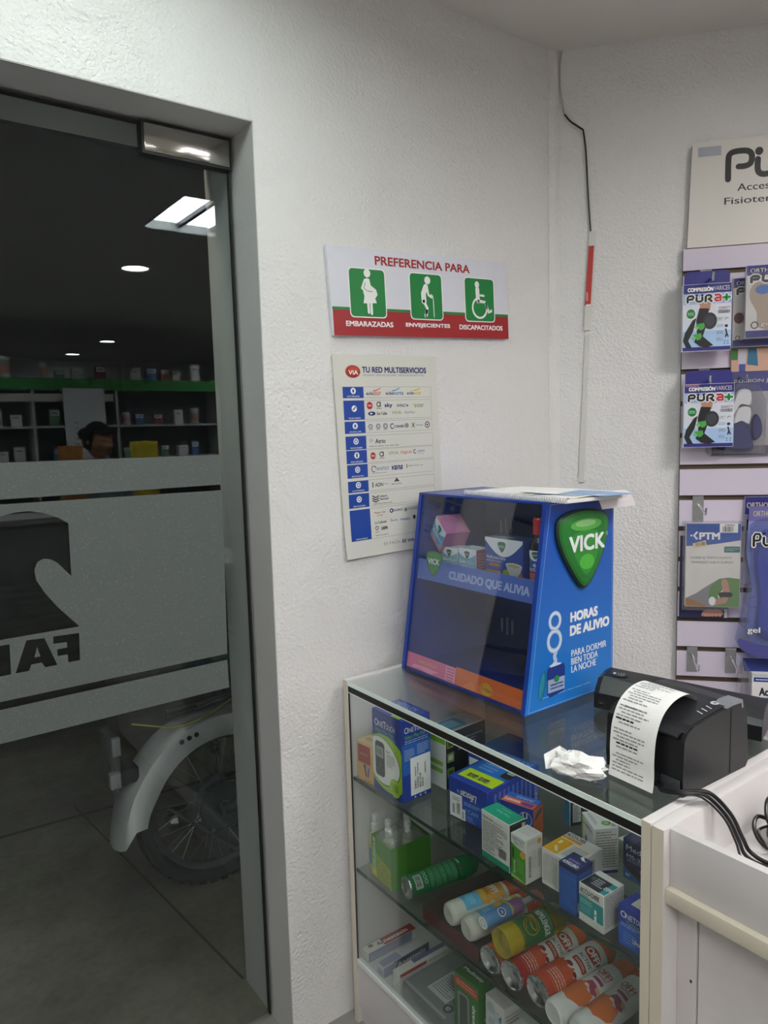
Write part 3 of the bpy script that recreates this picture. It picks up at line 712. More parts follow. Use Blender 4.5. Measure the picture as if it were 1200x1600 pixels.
def pr(a, L, Rr, Tp, wl, wr, h):
    a.rect(L, 0.001, 0.001, wl-.001, h-.001, ink('#dcae64'), 1); a.rect(L, 0.001, h*0.72, wl-.001, h-.001, ink('#e2bd7e'), 2)
    a.rect(L, 0.004, h*0.47, wl-0.010, h*0.93, ink('#a3282c'), 3); a.text(L, 'LANCETS', wl*0.42, h*0.70, wl*0.52, 0.007, ink('#d9a08f'), 4)
    a.stroke(L, [(wl*0.47, h*0.40), (wl*0.55, h*0.17)], 0.006, BLU, 3); a.stroke(L, [(wl*0.72, h*0.38), (wl*0.68, h*0.17)], 0.005, BLU, 3)
    a.circ(L, wl*0.47, h*0.40, 0.005, 0.005, DBLU, 4); a.lines(L, wl*0.35, h*0.40, wl*0.85, h*0.45, 2, GRY, 3, 2); a.lines(L, wl*0.35, h*0.04, wl*0.85, h*0.08, 1, ink('#b0623a'), 3, 4)
    a.lines(Tp, 0.012, 0.015, wl-0.01, wr-0.02, 3, ink('#8b6a3a'), 2, 3)
carton('lancet_box', 'small tan lancet carton with red panel, at the left end of the upper shelf', 1.004, 1.457, S1, 0.10, 0.062, 0.050, 0.105, M('#e0c490', 0.5), pr)

def pr(a, L, Rr, Tp, wl, wr, h):
    # left: brand, white disc with meter, lime swoosh
    def word(f, w, y, k=1):
        a.text(f, 'O', w*0.16, y, 0.015*k, 0.018*k, WHT, 3, bold=0.01); a.text(f, 'NE', w*0.16+0.018*k, y-0.0015, 0.018*k, 0.014*k, WHT, 3, bold=0.005); a.text(f, 'T', w*0.16+0.033*k, y, 0.012*k, 0.018*k, WHT, 3, bold=0.01); a.text(f, 'OUCH', w*0.16+0.056*k, y-0.0015, 0.035*k, 0.014*k, WHT, 3, bold=0.005)
        a.text(f, 'Select Plus Flex', w*0.16+0.032*k, y-0.0175, 0.078*k, 0.010, ink('#63b06a'), 3, bold=0.02)
    word(L, wl, h*0.855); a.lines(L, wl*0.18, h*0.70, wl*0.82, h*0.74, 2, ink('#8fa6d8'), 2, 5)
    def blob(k, dx, dy): 
        pts = [(wl*0.37+dx+k*wl*0.62*math.cos(t)*(1.0+0.08*math.cos(2*t)), h*0.375+dy+k*h*0.32*math.sin(t)-0.05*wl*math.cos(t)) for t in [2*math.pi*i/36 for i in range(36)]]
        return [(min(wl-0.0012, max(0.0012, p[0])), max(0.0012, p[1])) for p in pts]
    a.poly(L, [(min(wl-0.0012, p[0]*1.10), p[1]) for p in blob(1.08, 0.008, 0.002)], lime, 2); a.poly(L, blob(0.92, -0.004, 0.004), ink('#54792e'), 3); a.poly(L, blob(0.89, -0.005, 0.005), WHT, 4)
    mx, my = wl*0.265, h*0.41
    a.rrect(L, mx-0.019, my-0.045, mx+0.019, my+0.045, 0.010, ink('#33363b'), 6); a.rrect(L, mx-0.0145, my+0.004, mx+0.0145, my+0.032, 0.003, ink('#9aa5a0'), 7); a.text(L, '102', mx, my+0.019, 0.018, 0.012, BLK, 8, bold=0.01)
    a.circ(L, mx, my-0.015, 0.0055, 0.0055, ink('#54585e'), 7); a.circ(L, mx-0.009, my-0.028, 0.004, 0.004, ink('#54585e'), 7); a.circ(L, mx+0.009, my-0.028, 0.004, 0.004, ink('#54585e'), 7)
    a.lines(L, wl*0.50, h*0.36, wl*0.78, h*0.52, 7, GRY, 6, 8); a.lines(L, wl*0.48, h*0.53, wl*0.64, h*0.555, 1, BLK, 6, 9)
    a.circ(L, wl*0.76, h*0.14, 0.021, 0.024, lime, 6); a.lines(L, wl*0.66, h*0.09, wl*0.88, h*0.19, 5, ink('#4f7a1e'), 7, 4)
    word(Rr, wr, h*0.87, 0.85); a.rect(Rr, 0.001, h*0.33, wr-0.001, h*0.70, ink('#2a66bd'), 1); a.lines(Rr, wr*0.1, h*0.70, wr*0.9, h*0.75, 2, ink('#a8bfe6'), 2, 6)
    a.lines(Rr, wr*0.08, h*0.50, wr*0.42, h*0.64, 7, ink('#a8bfe6'), 3, 7); a.lines(Rr, wr*0.52, h*0.54, wr*0.92, h*0.67, 6, ink('#a8bfe6'), 3, 8)
    a.rect(Rr, wr*0.27, h*0.06, wr*0.97, h*0.52, WHT, 4)
    for q in range(4): a.bars(Rr, wr*(0.40+q*0.085), h*0.13, wr*(0.46+q*0.085), h*(0.24+0.03*(q % 3)), BLK, 5, q+3, False, 14)
    a.lines(Rr, wr*0.76, h*0.28, wr*0.80, h*0.42, 12, BLK, 5, 3, 0.7); a.lines(Rr, wr*0.42, h*0.28, wr*0.46, h*0.40, 12, BLK, 5, 5, 0.7); a.lines(Rr, wr*0.5, h*0.30, wr*0.54, h*0.44, 12, BLK, 5, 6, 0.7)
    for q in (0.42, 0.6, 0.78): a.circ(Rr, wr*q, h*0.03, 0.003, 0.003, LGR, 3, 10)
    a.poly(Tp, [(wl*0.62, 0.002), (wl*0.90, 0.002), (wl*0.92, wr*0.30), (wl*0.70, wr*0.36), (wl*0.60, wr*0.2)], lime, 2)
    a.text(Tp, 'ONETOUCH', wl*0.40, wr*0.78, wl*0.74, 0.018, ink('#b8c6ea'), 2, bold=0.005)
carton('meter_box', 'tall blue glucose meter carton with white disc and lime swoosh', 1.006, 1.337, S1, 0.023, 0.118, 0.091, 0.208, ot, pr)

def pr(a, L, Rr, Tp, wl, wr, h):
    a.rect(L, 0.001, h*0.80, wl-.001, h-.001, ink('#7cba2c'), 1)
    for z in (0.40, 0.27): a.rrect(L, wl*0.14, h*z, wl*0.86, h*(z+0.08), 0.004, ink('#86bb4a'), 2)
    a.rect(Rr, 0.001, 0.001, wr-.001, h-.001, ink('#16191e'), 1)
    for i, z in enumerate((0.72, 0.47, 0.20)): a.rrect(Rr, wr*0.03, h*z, wr*0.20, h*(z+0.17), 0.003, ink('#7aa348'), 2); a.rect(Rr, wr*0.06, h*(z+0.04), wr*0.17, h*(z+0.13), (ink('#3f5d28'), ink('#d5d8cf'), ink('#3f5d28'))[i], 3)
    a.lines(Rr, wr*0.30, h*0.62, wr*0.92, h*0.84, 4, ink('#8f9298'), 2, 3); a.rect(Rr, wr*0.72, h*0.05, wr*0.98, h*0.5, ink('#0f1115'), 2)
    a.rect(Tp, 0.001, 0.001, wl-.001, wr-.001, ink('#8f9698'), 1); a.rrect(Tp, wl*0.18, wr*0.12, wl*0.88, wr*0.62, 0.008, ink('#3c6b8a'), 2); a.rrect(Tp, wl*0.28, wr*0.2, wl*0.78, wr*0.5, 0.006, ink('#6796ac'), 3)
carton('device_box', 'white, green and black device carton behind the tall blue meter carton', 1.131, 1.322, S1, 0.05, 0.075, 0.144, 0.147, M('#dcdcda', 0.4), pr)

def pr(a, L, Rr, Tp, wl, wr, h):
    a.rect(Tp, 0.006, wr*0.20, wl-0.004, wr*0.99, ink('#2a6cc0'), 1); a.rect(Tp, wl*0.10, wr*0.10, wl*0.97, wr*0.34, ink('#b3cf22'), 2)
    for q in range(2): a.text(Tp, 'GRATIS', wl*(0.36+q*0.28), wr*0.20, wl*0.24, 0.018, ink('#3f4a4e'), 3, bold=0.03, rot=math.pi)
    a.poly(Tp, [(wl*0.55, wr*0.66), (wl*0.80, wr*0.55), (wl*0.95, wr*0.72), (wl*0.7, wr*0.82)], WHT, 2)
    a.rrect(Tp, wl*0.74, wr*0.40, wl*0.995, wr*0.70, 0.010, ink('#23272c'), 3); a.rrect(Tp, wl*0.78, wr*0.52, wl*0.96, wr*0.66, 0.004, ink('#8fa29c'), 4); a.lines(Tp, wl*0.2, wr*0.4, wl*0.6, wr*0.62, 3, ink('#6ba0da'), 2, 4)
    a.text(Tp, 'ONETOUCH', wl*0.52, wr*0.90, wl*0.80, 0.018, ink('#b8c6ea'), 2, bold=0.005)
    a.rect(L, 0.001, h*0.1, wl-0.001, h*0.6, ink('#2554b4'), 1)
    a.text(L, 'Lifescan', wl*0.52, h*0.68, wl*0.40, h*0.19, WHT, 3, rot=math.pi, bold=0.015, slant=0.2); a.poly(L, [(wl*0.24, h*0.76), (wl*0.30, h*0.72), (wl*0.27, h*0.66), (wl*0.22, h*0.70)], ink('#5f9fd8'), 3)
    a.lines(L, wl*0.40, h*0.42, wl*0.90, h*0.52, 3, ink('#9db6e2'), 2, 5); a.text(L, 'I CAN', wl*0.60, h*0.30, wl*0.32, h*0.10, ink('#9db6e2'), 2, bold=0); a.lines(L, wl*0.46, h*0.05, wl*0.70, h*0.20, 4, ink('#7d98d0'), 2, 9)
    a.rect(L, wl*0.04, h*0.14, wl*0.36, h*0.62, WHT, 3); a.rect(L, wl*0.04, h*0.02, wl*0.44, h*0.30, WHT, 3.5); a.bars(L, wl*0.10, h*0.10, wl*0.16, h*0.34, BLK, 4, 2); a.bars(L, wl*0.22, h*0.12, wl*0.30, h*0.40, BLK, 4, 5); a.bars(L, wl*0.36, h*0.05, wl*0.40, h*0.24, BLK, 4, 6); a.lines(L, wl*0.1, h*0.44, wl*0.3, h*0.55, 2, GRY, 4, 6)
    for q in range(9): a.lines(Rr, wr*(0.12+q*0.085), h*0.2, wr*(0.165+q*0.085), h*0.86, 26, ink('#8ea6dc'), 2, q, 0.5)
    a.text(Rr, 'ONETOUCH', wr*0.94, h*0.45, h*0.75, 0.012, ink('#b8c6ea'), 2, rot=math.pi/2)
carton('meter_kit_box', 'wide blue meter kit carton lying with its lettering upside down, middle of the upper shelf', 1.075, 1.117, S1, 0.102, 0.118, 0.189, 0.095, ot, pr)
carton('strip_box', 'blue carton mostly hidden behind the wide blue meter kit', 1.20, 1.262, S1, 0.08, 0.050, 0.16, 0.088, M('#2a4b9c', 0.4), lambda a, L, Rr, Tp, wl, wr, h: (a.rect(Tp, 0.002, 0.004, wl-0.002, wr-0.01, ink('#2f6aa8'), 1), a.rect(L, wl*0.1, h*0.62, wl*0.8, h*0.86, WHT, 2)))

def pr(a, L, Rr, Tp, wl, wr, h):
    org = ink('#d2603a')
    a.rect(L, 0.001, 0.001, wl-.001, h*0.86, ink('#2a4a9e'), 1); a.ring(L, wl*0.78, h*0.62, 0.016, 0.0145, LGR, 2); a.text(L, 'U', wl*0.76, h*0.72, 0.012, 0.014, WHT, 2)
    a.rect(Tp, 0.001, 0.001, wl-.001, wr*0.52, org, 1); a.rect(Tp, 0.001, wr*0.52, wl-.001, wr-0.001, ink('#2c62b4'), 1)
    a.text(Tp, 'Lancets', wl*0.30, wr*0.32, wl*0.46, 0.012, WHT, 2, bold=0.02); a.rrect(Tp, wl*0.58, wr*0.12, wl*0.92, wr*0.42, 0.004, ink('#6a3f87'), 2); a.text(Tp, 'General', wl*0.55, wr*0.74, wl*0.5, 0.010, ink('#b8cbe8'), 2, slant=0.3)
    a.rect(Rr, 0.001, 0.001, wr-.001, h-.001, ink('#c4683f'), 1); a.poly(Rr, [(wr*0.15, h*0.55), (wr*0.85, h*0.72), (wr*0.9, h*0.88), (wr*0.2, h*0.76)], ink('#4f5a72'), 2); a.lines(Rr, wr*0.1, h*0.1, wr*0.9, h*0.45, 4, ink('#a9502c'), 2, 3)
carton('lancets_box', 'orange and blue lancets carton behind the teal topped carton', 1.133, 1.036, S1, 0.26, 0.082, 0.047, 0.068, ot, pr)

def pr(a, L, Rr, Tp, wl, wr, h):
    a.rect(L, 0.001, 0.001, wl-.001, h*0.14, tealc, 1); a.rect(Tp, 0.001, 0.001, wl-.001, wr-.001, ink('#1fa081'), 1); a.text(Tp, 'Free Style', wl*0.5, wr*0.5, wl*0.45, 0.009, ink('#9fdcc8'), 2, rot=math.pi, bold=0.01); a.lines(Tp, wl*0.35, wr*0.72, wl*0.65, wr*0.80, 1, ink('#9fdcc8'), 2, 6)
    a.text(L, 'Optium Neo', wl*0.24, h*0.88, wl*0.38, 0.006, BLK, 2, bold=0.02); a.text(L, 'Lancetas', wl*0.62, h*0.88, wl*0.3, 0.005, GRY, 2)
    a.lines(L, wl*0.05, h*0.34, wl*0.80, h*0.82, 12, ink('#6a6a68'), 2, 21, 0.4); a.lines(L, wl*0.05, h*0.17, wl*0.48, h*0.33, 4, ink('#6a6a68'), 2, 22, 0.4)
    a.bars(L, wl*0.62, h*0.22, wl*0.90, h*0.40, ink('#333333'), 2, 11); a.rect(L, wl*0.80, h*0.66, wl*0.92, h*0.80, LGR, 2)
    a.rect(Rr, 0.001, 0.001, wr-.001, h-.001, ink('#23312f'), 1); a.rect(Rr, 0.001, 0.001, wr-.001, h*0.14, tealc, 1.5); a.rect(Rr, wr*0.75, h*0.80, wr-.002, h*0.94, ink('#d6cfae'), 2)
carton('teal_carton', 'white carton with teal top and bottom band, at the upper shelf edge', 1.003, 0.981, S1, -0.03, 0.083, 0.046, 0.104, CARD, pr)

def pr(a, L, Rr, Tp, wl, wr, h):
    a.poly(L, [(0.001, 0.001), (wl-.001, 0.001), (wl-.001, h*0.70), (wl*0.4, h*0.74), (0.001, h*0.80)], ink('#4c9a2c'), 1); a.poly(L, [(0.001, 0.001), (wl-.001, 0.001), (wl-0.001, h*0.03), (0.001, h*0.10)], ink('#9fd070'), 2)
    a.text(L, 'ONETOUCH', wl*0.5, h*0.92, wl*0.78, 0.007, ink('#4a5a6a'), 2, bold=0); a.text(L, 'Select Plus', wl*0.55, h*0.84, wl*0.6, 0.006, ink('#5a9a5a'), 2, bold=0)
    a.circ(L, wl*0.80, h*0.63, 0.0075, 0.0075, ink('#d9a545'), 3); a.stroke(L, [(wl*0.17, h*0.68), (wl*0.17, h*0.48)], 0.005, ink('#31432b'), 3); a.text(L, 'Serums', wl*0.24, h*0.28, 0.028, 0.006, WHT, 3, rot=math.pi/2); a.lines(L, wl*0.4, h*0.2, wl*0.9, h*0.5, 8, ink('#82b968'), 2, 4)
    a.bars(Rr, wr*0.15, h*0.14, wr*0.30, h*0.62, ink('#333333'), 2, 15, False, 20); a.bars(Rr, wr*0.70, h*0.28, wr*0.84, h*0.70, ink('#a9a6a0'), 2, 16, False, 20); a.circ(Rr, wr*0.78, h*0.87, 0.006, 0.006, ink('#d0a857'), 2); a.lines(Rr, wr*0.1, h*0.84, wr*0.6, h*0.95, 2, LGR, 2, 4); a.lines(Rr, wr*0.35, h*0.3, wr*0.6, h*0.72, 8, LGR, 2, 7)
    a.lines(Tp, wl*0.15, wr*0.3, wl*0.9, wr*0.9, 6, LGR, 2, 5)
carton('green_strip_carton', 'narrow white and green test strip carton beside the teal topped one', 1.001, 0.9345, S1, -0.004, 0.041, 0.048, 0.093, CARD, pr)

def pr(a, L, Rr, Tp, wl, wr, h):
    yl = ink('#e3ab18'); oc = ink('#d99a3d')
    a.rect(Tp, 0.001, wr*0.65, wl-.001, wr*0.72, ink('#efdcb4'), 1); a.rect(Tp, 0.001, wr*0.70, wl*0.58, wr*0.80, oc, 2); a.rect(Tp, 0.001, wr*0.10, wl*0.42, wr*0.66, yl, 2) 
    a.rect(Tp, 0.001, wr*0.02, wl*0.42, wr*0.10, yl, 2); a.rect(Tp, wl*0.42, wr*0.02, wl*0.455, wr*0.66, ink('#f0d9a2'), 2)
    a.text(Tp, 'ACCU-CHEK', wl*0.32, wr*0.89, wl*0.56, wr*0.13, BLK, 3, bold=0.02); a.lines(Tp, wl*0.50, wr*0.1, wl*0.95, wr*0.6, 8, GRY, 3, 4); a.rect(Tp, wl*0.12, wr*0.42, wl*0.20, wr*0.56, ink('#f2e3b6'), 3); a.stroke(Tp, [(wl*0.20, wr*0.28), (wl*0.33, wr*0.14)], 0.006, ink('#e6e2d0'), 3)
    for q in range(7): a.lines(L, wl*(0.06+q*0.062), h*0.12, wl*(0.10+q*0.062), h*0.90, 20, ink('#8d8a84'), 2, q, 0.5)
    a.bars(Rr, wr*0.3, h*0.5, wr*0.7, h*0.85, ink('#444444'), 2, 6)
carton('yellow_carton', 'white and yellow lancet carton lying flat behind the tall narrow blue carton', 1.034, 0.842, S1, 0.02, 0.080, 0.086, 0.075, CARD, pr)

def pr(a, L, Rr, Tp, wl, wr, h):
    a.rect(L, 0.001, 0.001, wl-.001, h*0.90, ink('#2157a8'), 1); a.rect(L, 0.001, h*0.90, wl-.001, h-0.001, ink('#1a2448'), 1); a.lines(L, wl*0.1, h*0.12, wl*0.95, h*0.80, 15, ink('#3d73c0'), 2, 6, 0.3)
    a.rect(Rr, 0.001, h*0.68, wr-.001, h*0.88, ink('#2b5aa4'), 1); a.rect(Rr, 0.001, 0.001, wr-.001, h*0.66, ink('#2250a0'), 1); a.rect(Rr, 0.001, h*0.10, 0.004, h*0.30, LGR, 2)
    a.text(Tp, 'ONETOUCH', wl*0.52, wr*0.16, wl*0.78, 0.009, WHT, 2, rot=math.pi, bold=0.02); a.text(Tp, 'UltraSoft', wl*0.50, wr*0.40, wl*0.60, 0.008, ink('#a56fd0'), 2, rot=math.pi, bold=0.02)
    a.poly(Tp, [(wl*0.55, wr*0.98), (wl*0.50, wr*0.82), (wl*0.68, wr*0.70), (wl*0.92, wr*0.72), (wl*0.75, wr*0.78), (wl*0.66, wr*0.90)], WHT, 2)
carton('lancet_carton', 'tall narrow dark blue lancet carton on the upper shelf edge', 1.003, 0.811, S1, 0.022, 0.0425, 0.045, 0.092, M('#1f2f66', 0.4), pr)

def pr(a, L, Rr, Tp, wl, wr, h):
    te = ink('#2b989a')
    a.rect(L, 0.001, h*0.22, wl-.001, h*0.70, te, 1); a.text(L, 'ACCU-CHEK', wl*0.45, h*0.84, wl*0.78, h*0.13, BLK, 2, bold=0.02); a.lines(L, wl*0.08, h*0.71, wl*0.4, h*0.75, 1, BLK, 2, 3)
    a.lines(L, wl*0.08, h*0.50, wl*0.55, h*0.64, 3, ink('#9fd0d0'), 2, 7); a.lines(L, wl*0.08, h*0.28, wl*0.5, h*0.46, 4, ink('#6cb6b8'), 2, 8); a.rrect(L, wl*0.64, h*0.19, wl*0.73, h*0.52, 0.002, WHT, 3); a.rect(L, wl*0.66, h*0.36, wl*0.71, h*0.40, BLK, 4); a.lines(L, wl*0.7, h*0.06, wl*0.92, h*0.12, 2, LGR, 2, 4)
    a.rect(Tp, 0.002, 0.001, wl*0.78, wr*0.72, ink('#1e2327'), 1); a.rect(Tp, wl*0.78, 0.002, wl*0.98, wr*0.72, te, 1); a.text(Tp, '50', wl*0.88, wr*0.36, 0.010, 0.016, WHT, 2, rot=math.pi/2, bold=0.02)
    a.rect(Tp, wl*0.12, wr*0.42, wl*0.26, wr*0.58, ink('#55595c'), 2); a.lines(Tp, wl*0.30, wr*0.2, wl*0.72, wr*0.62, 4, ink('#c9c9c9'), 2, 9); a.lines(Tp, wl*0.1, wr*0.84, wl*0.9, wr*0.90, 1, LGR, 2, 9)
    a.lines(Rr, wr*0.08, h*0.12, wr*0.95, h*0.92, 14, ink('#9a9893'), 2, 31, 0.35)
carton('test_strip_carton', 'white and turquoise test strip carton with black top panel, front right of the upper shelf', 1.002, 0.752, S1, -0.03, 0.056, 0.057, 0.073, CARD, pr)

def pr(a, L, Rr, Tp, wl, wr, h):
    a.rect(L, 0.001, 0.001, wl-.001, h*0.55, ink('#2c5fc0'), 1); a.text(L, 'O', wl*0.20, h*0.80, 0.011, 0.012, WHT, 3); a.text(L, 'NET', wl*0.48, h*0.79, 0.020, 0.010, WHT, 3, bold=0.005); a.text(L, 'OUC', wl*0.82, h*0.79, 0.016, 0.009, WHT, 3, bold=0.005); a.text(L, 'Select', wl*0.6, h*0.65, 0.030, 0.006, ink('#6fae7a'), 3)
    a.text(L, 'Lifescan', wl*0.76, h*0.26, wl*0.42, 0.009, WHT, 3, bold=0.01); a.lines(L, wl*0.1, h*0.50, wl*0.95, h*0.60, 2, ink('#9db6e2'), 2, 3); a.lines(L, wl*0.2, h*0.1, wl*0.7, h*0.4, 4, ink('#5c86d4'), 2, 4)
    a.rect(Tp, wl*0.30, wr*0.25, wl-.001, wr*0.75, ink('#dfe0d8'), 2); a.rect(Tp, wl*0.55, wr*0.35, wl*0.9, wr*0.7, ink('#23272c'), 3)
carton('blue_strip_carton', 'short blue and white carton at the right end of the upper shelf', 1.008, 0.6725, S1, 0.0, 0.0535, 0.050, 0.073, M('#2a3fa6', 0.4), pr)

def pr(a, L, Rr, Tp, wl, wr, h):
    a.rect(L, 0.001, h*0.02, wl*0.12, h*0.98, ink('#8ab04e'), 1); a.text(L, 'prolancet', wl*0.5, h*0.86, wl*0.7, 0.008, ink('#55585c'), 2); a.circ(L, wl*0.4, h*0.5, 0.006, 0.014, ink('#6b6e72'), 2); a.circ(L, wl*0.8, h*0.42, 0.006, 0.014, ink('#6b6e72'), 2)
    a.lines(Rr, wr*0.08, h*0.14, wr*0.95, h*0.94, 14, ink('#96938f'), 2, 17, 0.4); a.rect(Rr, wr*0.35, h*0.02, wr-0.001, h*0.09, ink('#4a2f87'), 2)
    a.circ(Tp, wl*0.74, wr*0.62, 0.009, 0.009, ink('#6fa04a'), 2); a.circ(Tp, wl*0.74, wr*0.62, 0.005, 0.005, ink('#9cc08a'), 3); a.lines(Tp, wl*0.12, wr*0.15, wl*0.8, wr*0.3, 2, GRY, 2, 5); a.lines(Tp, wl*0.5, wr*0.75, wl*0.95, wr*0.93, 2, BLK, 2, 6)
carton('grey_white_carton', 'tall white carton with fine grey print and green dot, behind the yellow carton', 1.131, 0.873, S1, -0.534, 0.068, 0.051, 0.098, CARD, pr)
def pr(a, L, Rr, Tp, wl, wr, h):
    a.rect(L, 0.001, 0.001, wl-.001, h-.001, ink('#3f8db5'), 1); a.rect(Rr, 0.001, 0.001, wr-.001, h-.001, ink('#1e2630'), 1); a.rect(Rr, wr*0.12, h*0.16, wr*0.48, h*0.9, LGR, 2); a.lines(Rr, wr*0.15, h*0.2, wr*0.45, h*0.86, 8, ink('#5b5f66'), 3, 3); a.lines(Rr, wr*0.6, h*0.3, wr*0.66, h*0.8, 10, ink('#6f7a88'), 2, 4); a.rect(Tp, 0.001, 0.001, wl-.001, wr-.001, ink('#7e868a'), 1)
carton('black_blue_carton', 'small black and light blue carton at the back of the upper shelf', 1.236, 1.020, S1, -0.40, 0.026, 0.056, 0.058, CARD, pr)
def pr(a, L, Rr, Tp, wl, wr, h):
    a.text(L, 'Medisana', wl*0.48, h*0.80, wl*0.80, h*0.13, ink('#dfe3ec'), 2, bold=0.0); a.text(L, 'MS-2', wl*0.26, h*0.60, wl*0.34, h*0.09, ink('#dfe3ec'), 2, bold=0.01); a.lines(L, wl*0.1, h*0.46, wl*0.7, h*0.54, 2, ink('#8fa2c8'), 2, 5)
    a.poly(L, [(0.001, 0.001), (wl-.001, 0.001), (wl-.001, h*0.10), (0.001, h*0.34)], ink('#2c68b0'), 2); a.stroke(L, [(wl*0.1, h*0.36), (wl*0.5, h*0.14), (wl*0.9, h*0.06)], 0.012, ink('#1b1c22'), 3); a.stroke(L, [(wl*0.45, h*0.34), (wl*0.8, h*0.30)], 0.008, ink('#a8755c'), 3)
    a.text(L, '300', wl*0.12, h*0.12, 0.010, 0.006, WHT, 3)
carton('dark_blue_carton', 'dark navy medical carton with white lettering, back right of the upper shelf', 1.173, 0.743, S1, 0.0, 0.092, 0.050, 0.084, M('#222d5e', 0.4), pr)
carton('plain_white_carton', 'plain white carton between the tall white carton and the dark navy one', 1.205, 0.846, S1, -0.2, 0.030, 0.040, 0.050, CARD, lambda a, L, Rr, Tp, wl, wr, h: a.lines(L, 0.004, 0.01, wl-0.004, h-0.01, 5, LGR, 2, 3))

# ------------------------------------------------------------------ lower shelf
def spray_bottle(x, y, z, label, s=1.0):
    t = thing('spray_bottle', label, 'bottle', (x, y, z))
    a = MB(); Tm = Matrix.Translation((x, y, z)); r = 0.0155*s
    a.lathe([(0.001, 0.0002), (r*0.95, 0.0002), (r, 0.003), (r, 0.085), (r*0.9, 0.095), (r*0.5, 0.103), (r*0.5, 0.108), (0.001, 0.108)], M('#d8d3a8', 0.35), Tm, 24)
    c = Cy((x, y, z), (0, 0, 1), (-0.62, -0.78, 0), r)
    h = 3.0*r
    a.rect(c, -h/2, 0.006, h/2, 0.018, ink('#e3c93a'), 1); a.rect(c, -h/2, 0.018, h/2, 0.062, ink('#3b87bd'), 1); a.rect(c, -h/2, 0.062, h/2, 0.080, ink('#e3c93a'), 1); a.text(c, 'REPEL', 0, 0.070, r*1.6, 0.007, RED, 2); a.text(c, 'Bebes', 0, 0.042, 0.03, 0.008, WHT, 2, rot=math.pi/2)
    a.build('bottle_body', t)
    a = MB(); wm = M('#dcdcda', 0.35)
    a.lathe([(0.001, 0.108), (r*0.62, 0.108), (r*0.62, 0.126), (r*0.45, 0.128), (r*0.45, 0.136), (r*0.55, 0.137), (r*0.55, 0.150), (0.001, 0.152)], wm, Tm, 18)
    a.tube([(x, y, z+0.143), (x-r*0.5, y-r*0.8, z+0.143)], r*0.28, wm, 8)
    a.build('spray_nozzle', t, label='white spray nozzle'); return t
spray_bottle(1.035, 1.503, S2, 'small yellow and blue spray bottle with white nozzle, left end of the lower shelf')

rep = thing('repellent_display_box', 'open topped green repellent display carton on the lower shelf', 'box', (1.065, 1.44, S2))
a = MB(); th = -0.055; c_, s_ = math.cos(th), math.sin(th); Tm = Matrix.Translation((1.005, 1.393, S2)) @ Matrix.Rotation(th, 4, 'Z')
gb = M('#4d8f2e', 0.45); wl, wr, hh = 0.094, 0.124, 0.112
a.box(0, 0.002, 0, wl, 0.0003, hh, gb, 0, Tm); a.box(wr-0.002, wr, 0, wl, 0.0003, hh, gb, 0, Tm); a.box(0.002, wr-0.002, 0, 0.002, 0.0003, hh, gb, 0, Tm); a.box(0.002, wr-0.002, wl-0.002, wl, 0.0003, hh, gb, 0, Tm); a.box(0, wr, 0, wl, 0.0002, 0.002, gb, 0, Tm)
class FcT(Fc):
    def at(s, x, y, e): return Tm @ Fc.at(s, x, y, e)
L = FcT((0, wl, 0), (0, -1, 0), (0, 0, 1)); Rr = FcT((0, 0, 0), (1, 0, 0), (0, 0, 1))
a.poly(L, [(0.001, 0.001), (wl-.001, 0.001), (wl-.001, hh*0.5), (wl*0.3, hh*0.62), (0.001, hh*0.75)], ink('#7fb02e'), 1)
a.text(L, 'REPELENGUE', wl*0.17, hh*0.56, hh*0.85, 0.012, ink('#dfe9c8'), 3, rot=math.pi/2, bold=0.025)
oc = ink('#cfa72c'); a.ring(L, wl*0.66, hh*0.28, 0.029, 0.0245, oc, 3); a.ring(L, wl*0.66, hh*0.28, 0.019, 0.0165, oc, 3, 30, 260); a.stroke(L, [(wl*0.5, hh*0.38), (wl*0.68, hh*0.26), (wl*0.8, hh*0.18)], 0.004, oc, 3, smooth=4); a.stroke(L, [(wl*0.62, hh*0.16), (wl*0.72, hh*0.34)], 0.003, oc, 3)
a.rect(L, 0.002, 0.004, wl*0.28, hh*0.20, ink('#e0cf3c'), 2)
a.rect(Rr, wr*0.38, 0.001, wr-.001, hh-0.001, ink('#3f7f24'), 1)
a.build('box_body', rep)
a = MB(); rnd = random.Random(5); V = []; F = []               # crumpled clear film over the bottles
n = 12
for j in range(n+1):
    for i in range(n+1):
        u, v = i/n, j/n; e = min(u, 1-u, v, 1-v)
        V.append(Tm @ Vector((0.003+(wr-0.006)*u, 0.003+(wl-0.006)*v, hh-0.012+0.030*min(1, e*5)+rnd.uniform(-0.006, 0.006))))
for j in range(n):
    for i in range(n): F.append((j*(n+1)+i, j*(n+1)+i+1, (j+1)*(n+1)+i+1, (j+1)*(n+1)+i))
a.add(V, F, glass('crumpled_film', (0.85, 0.86, 0.85), 0.10, 0.55, (0.62, 0.64, 0.62), 0.12), True); a.build('film_wrap', rep, label='crumpled clear film wrap')
for i, (lx, ly) in enumerate(((0.034, 0.062), (0.072, 0.030), (0.092, 0.062))):
    q = Tm @ Vector((lx, ly, 0.0025))
    o = spray_bottle(q.x, q.y, q.z, 'yellow and blue spray bottle standing inside the green repellent carton'); o['group'] = 'spray bottles inside the green carton'

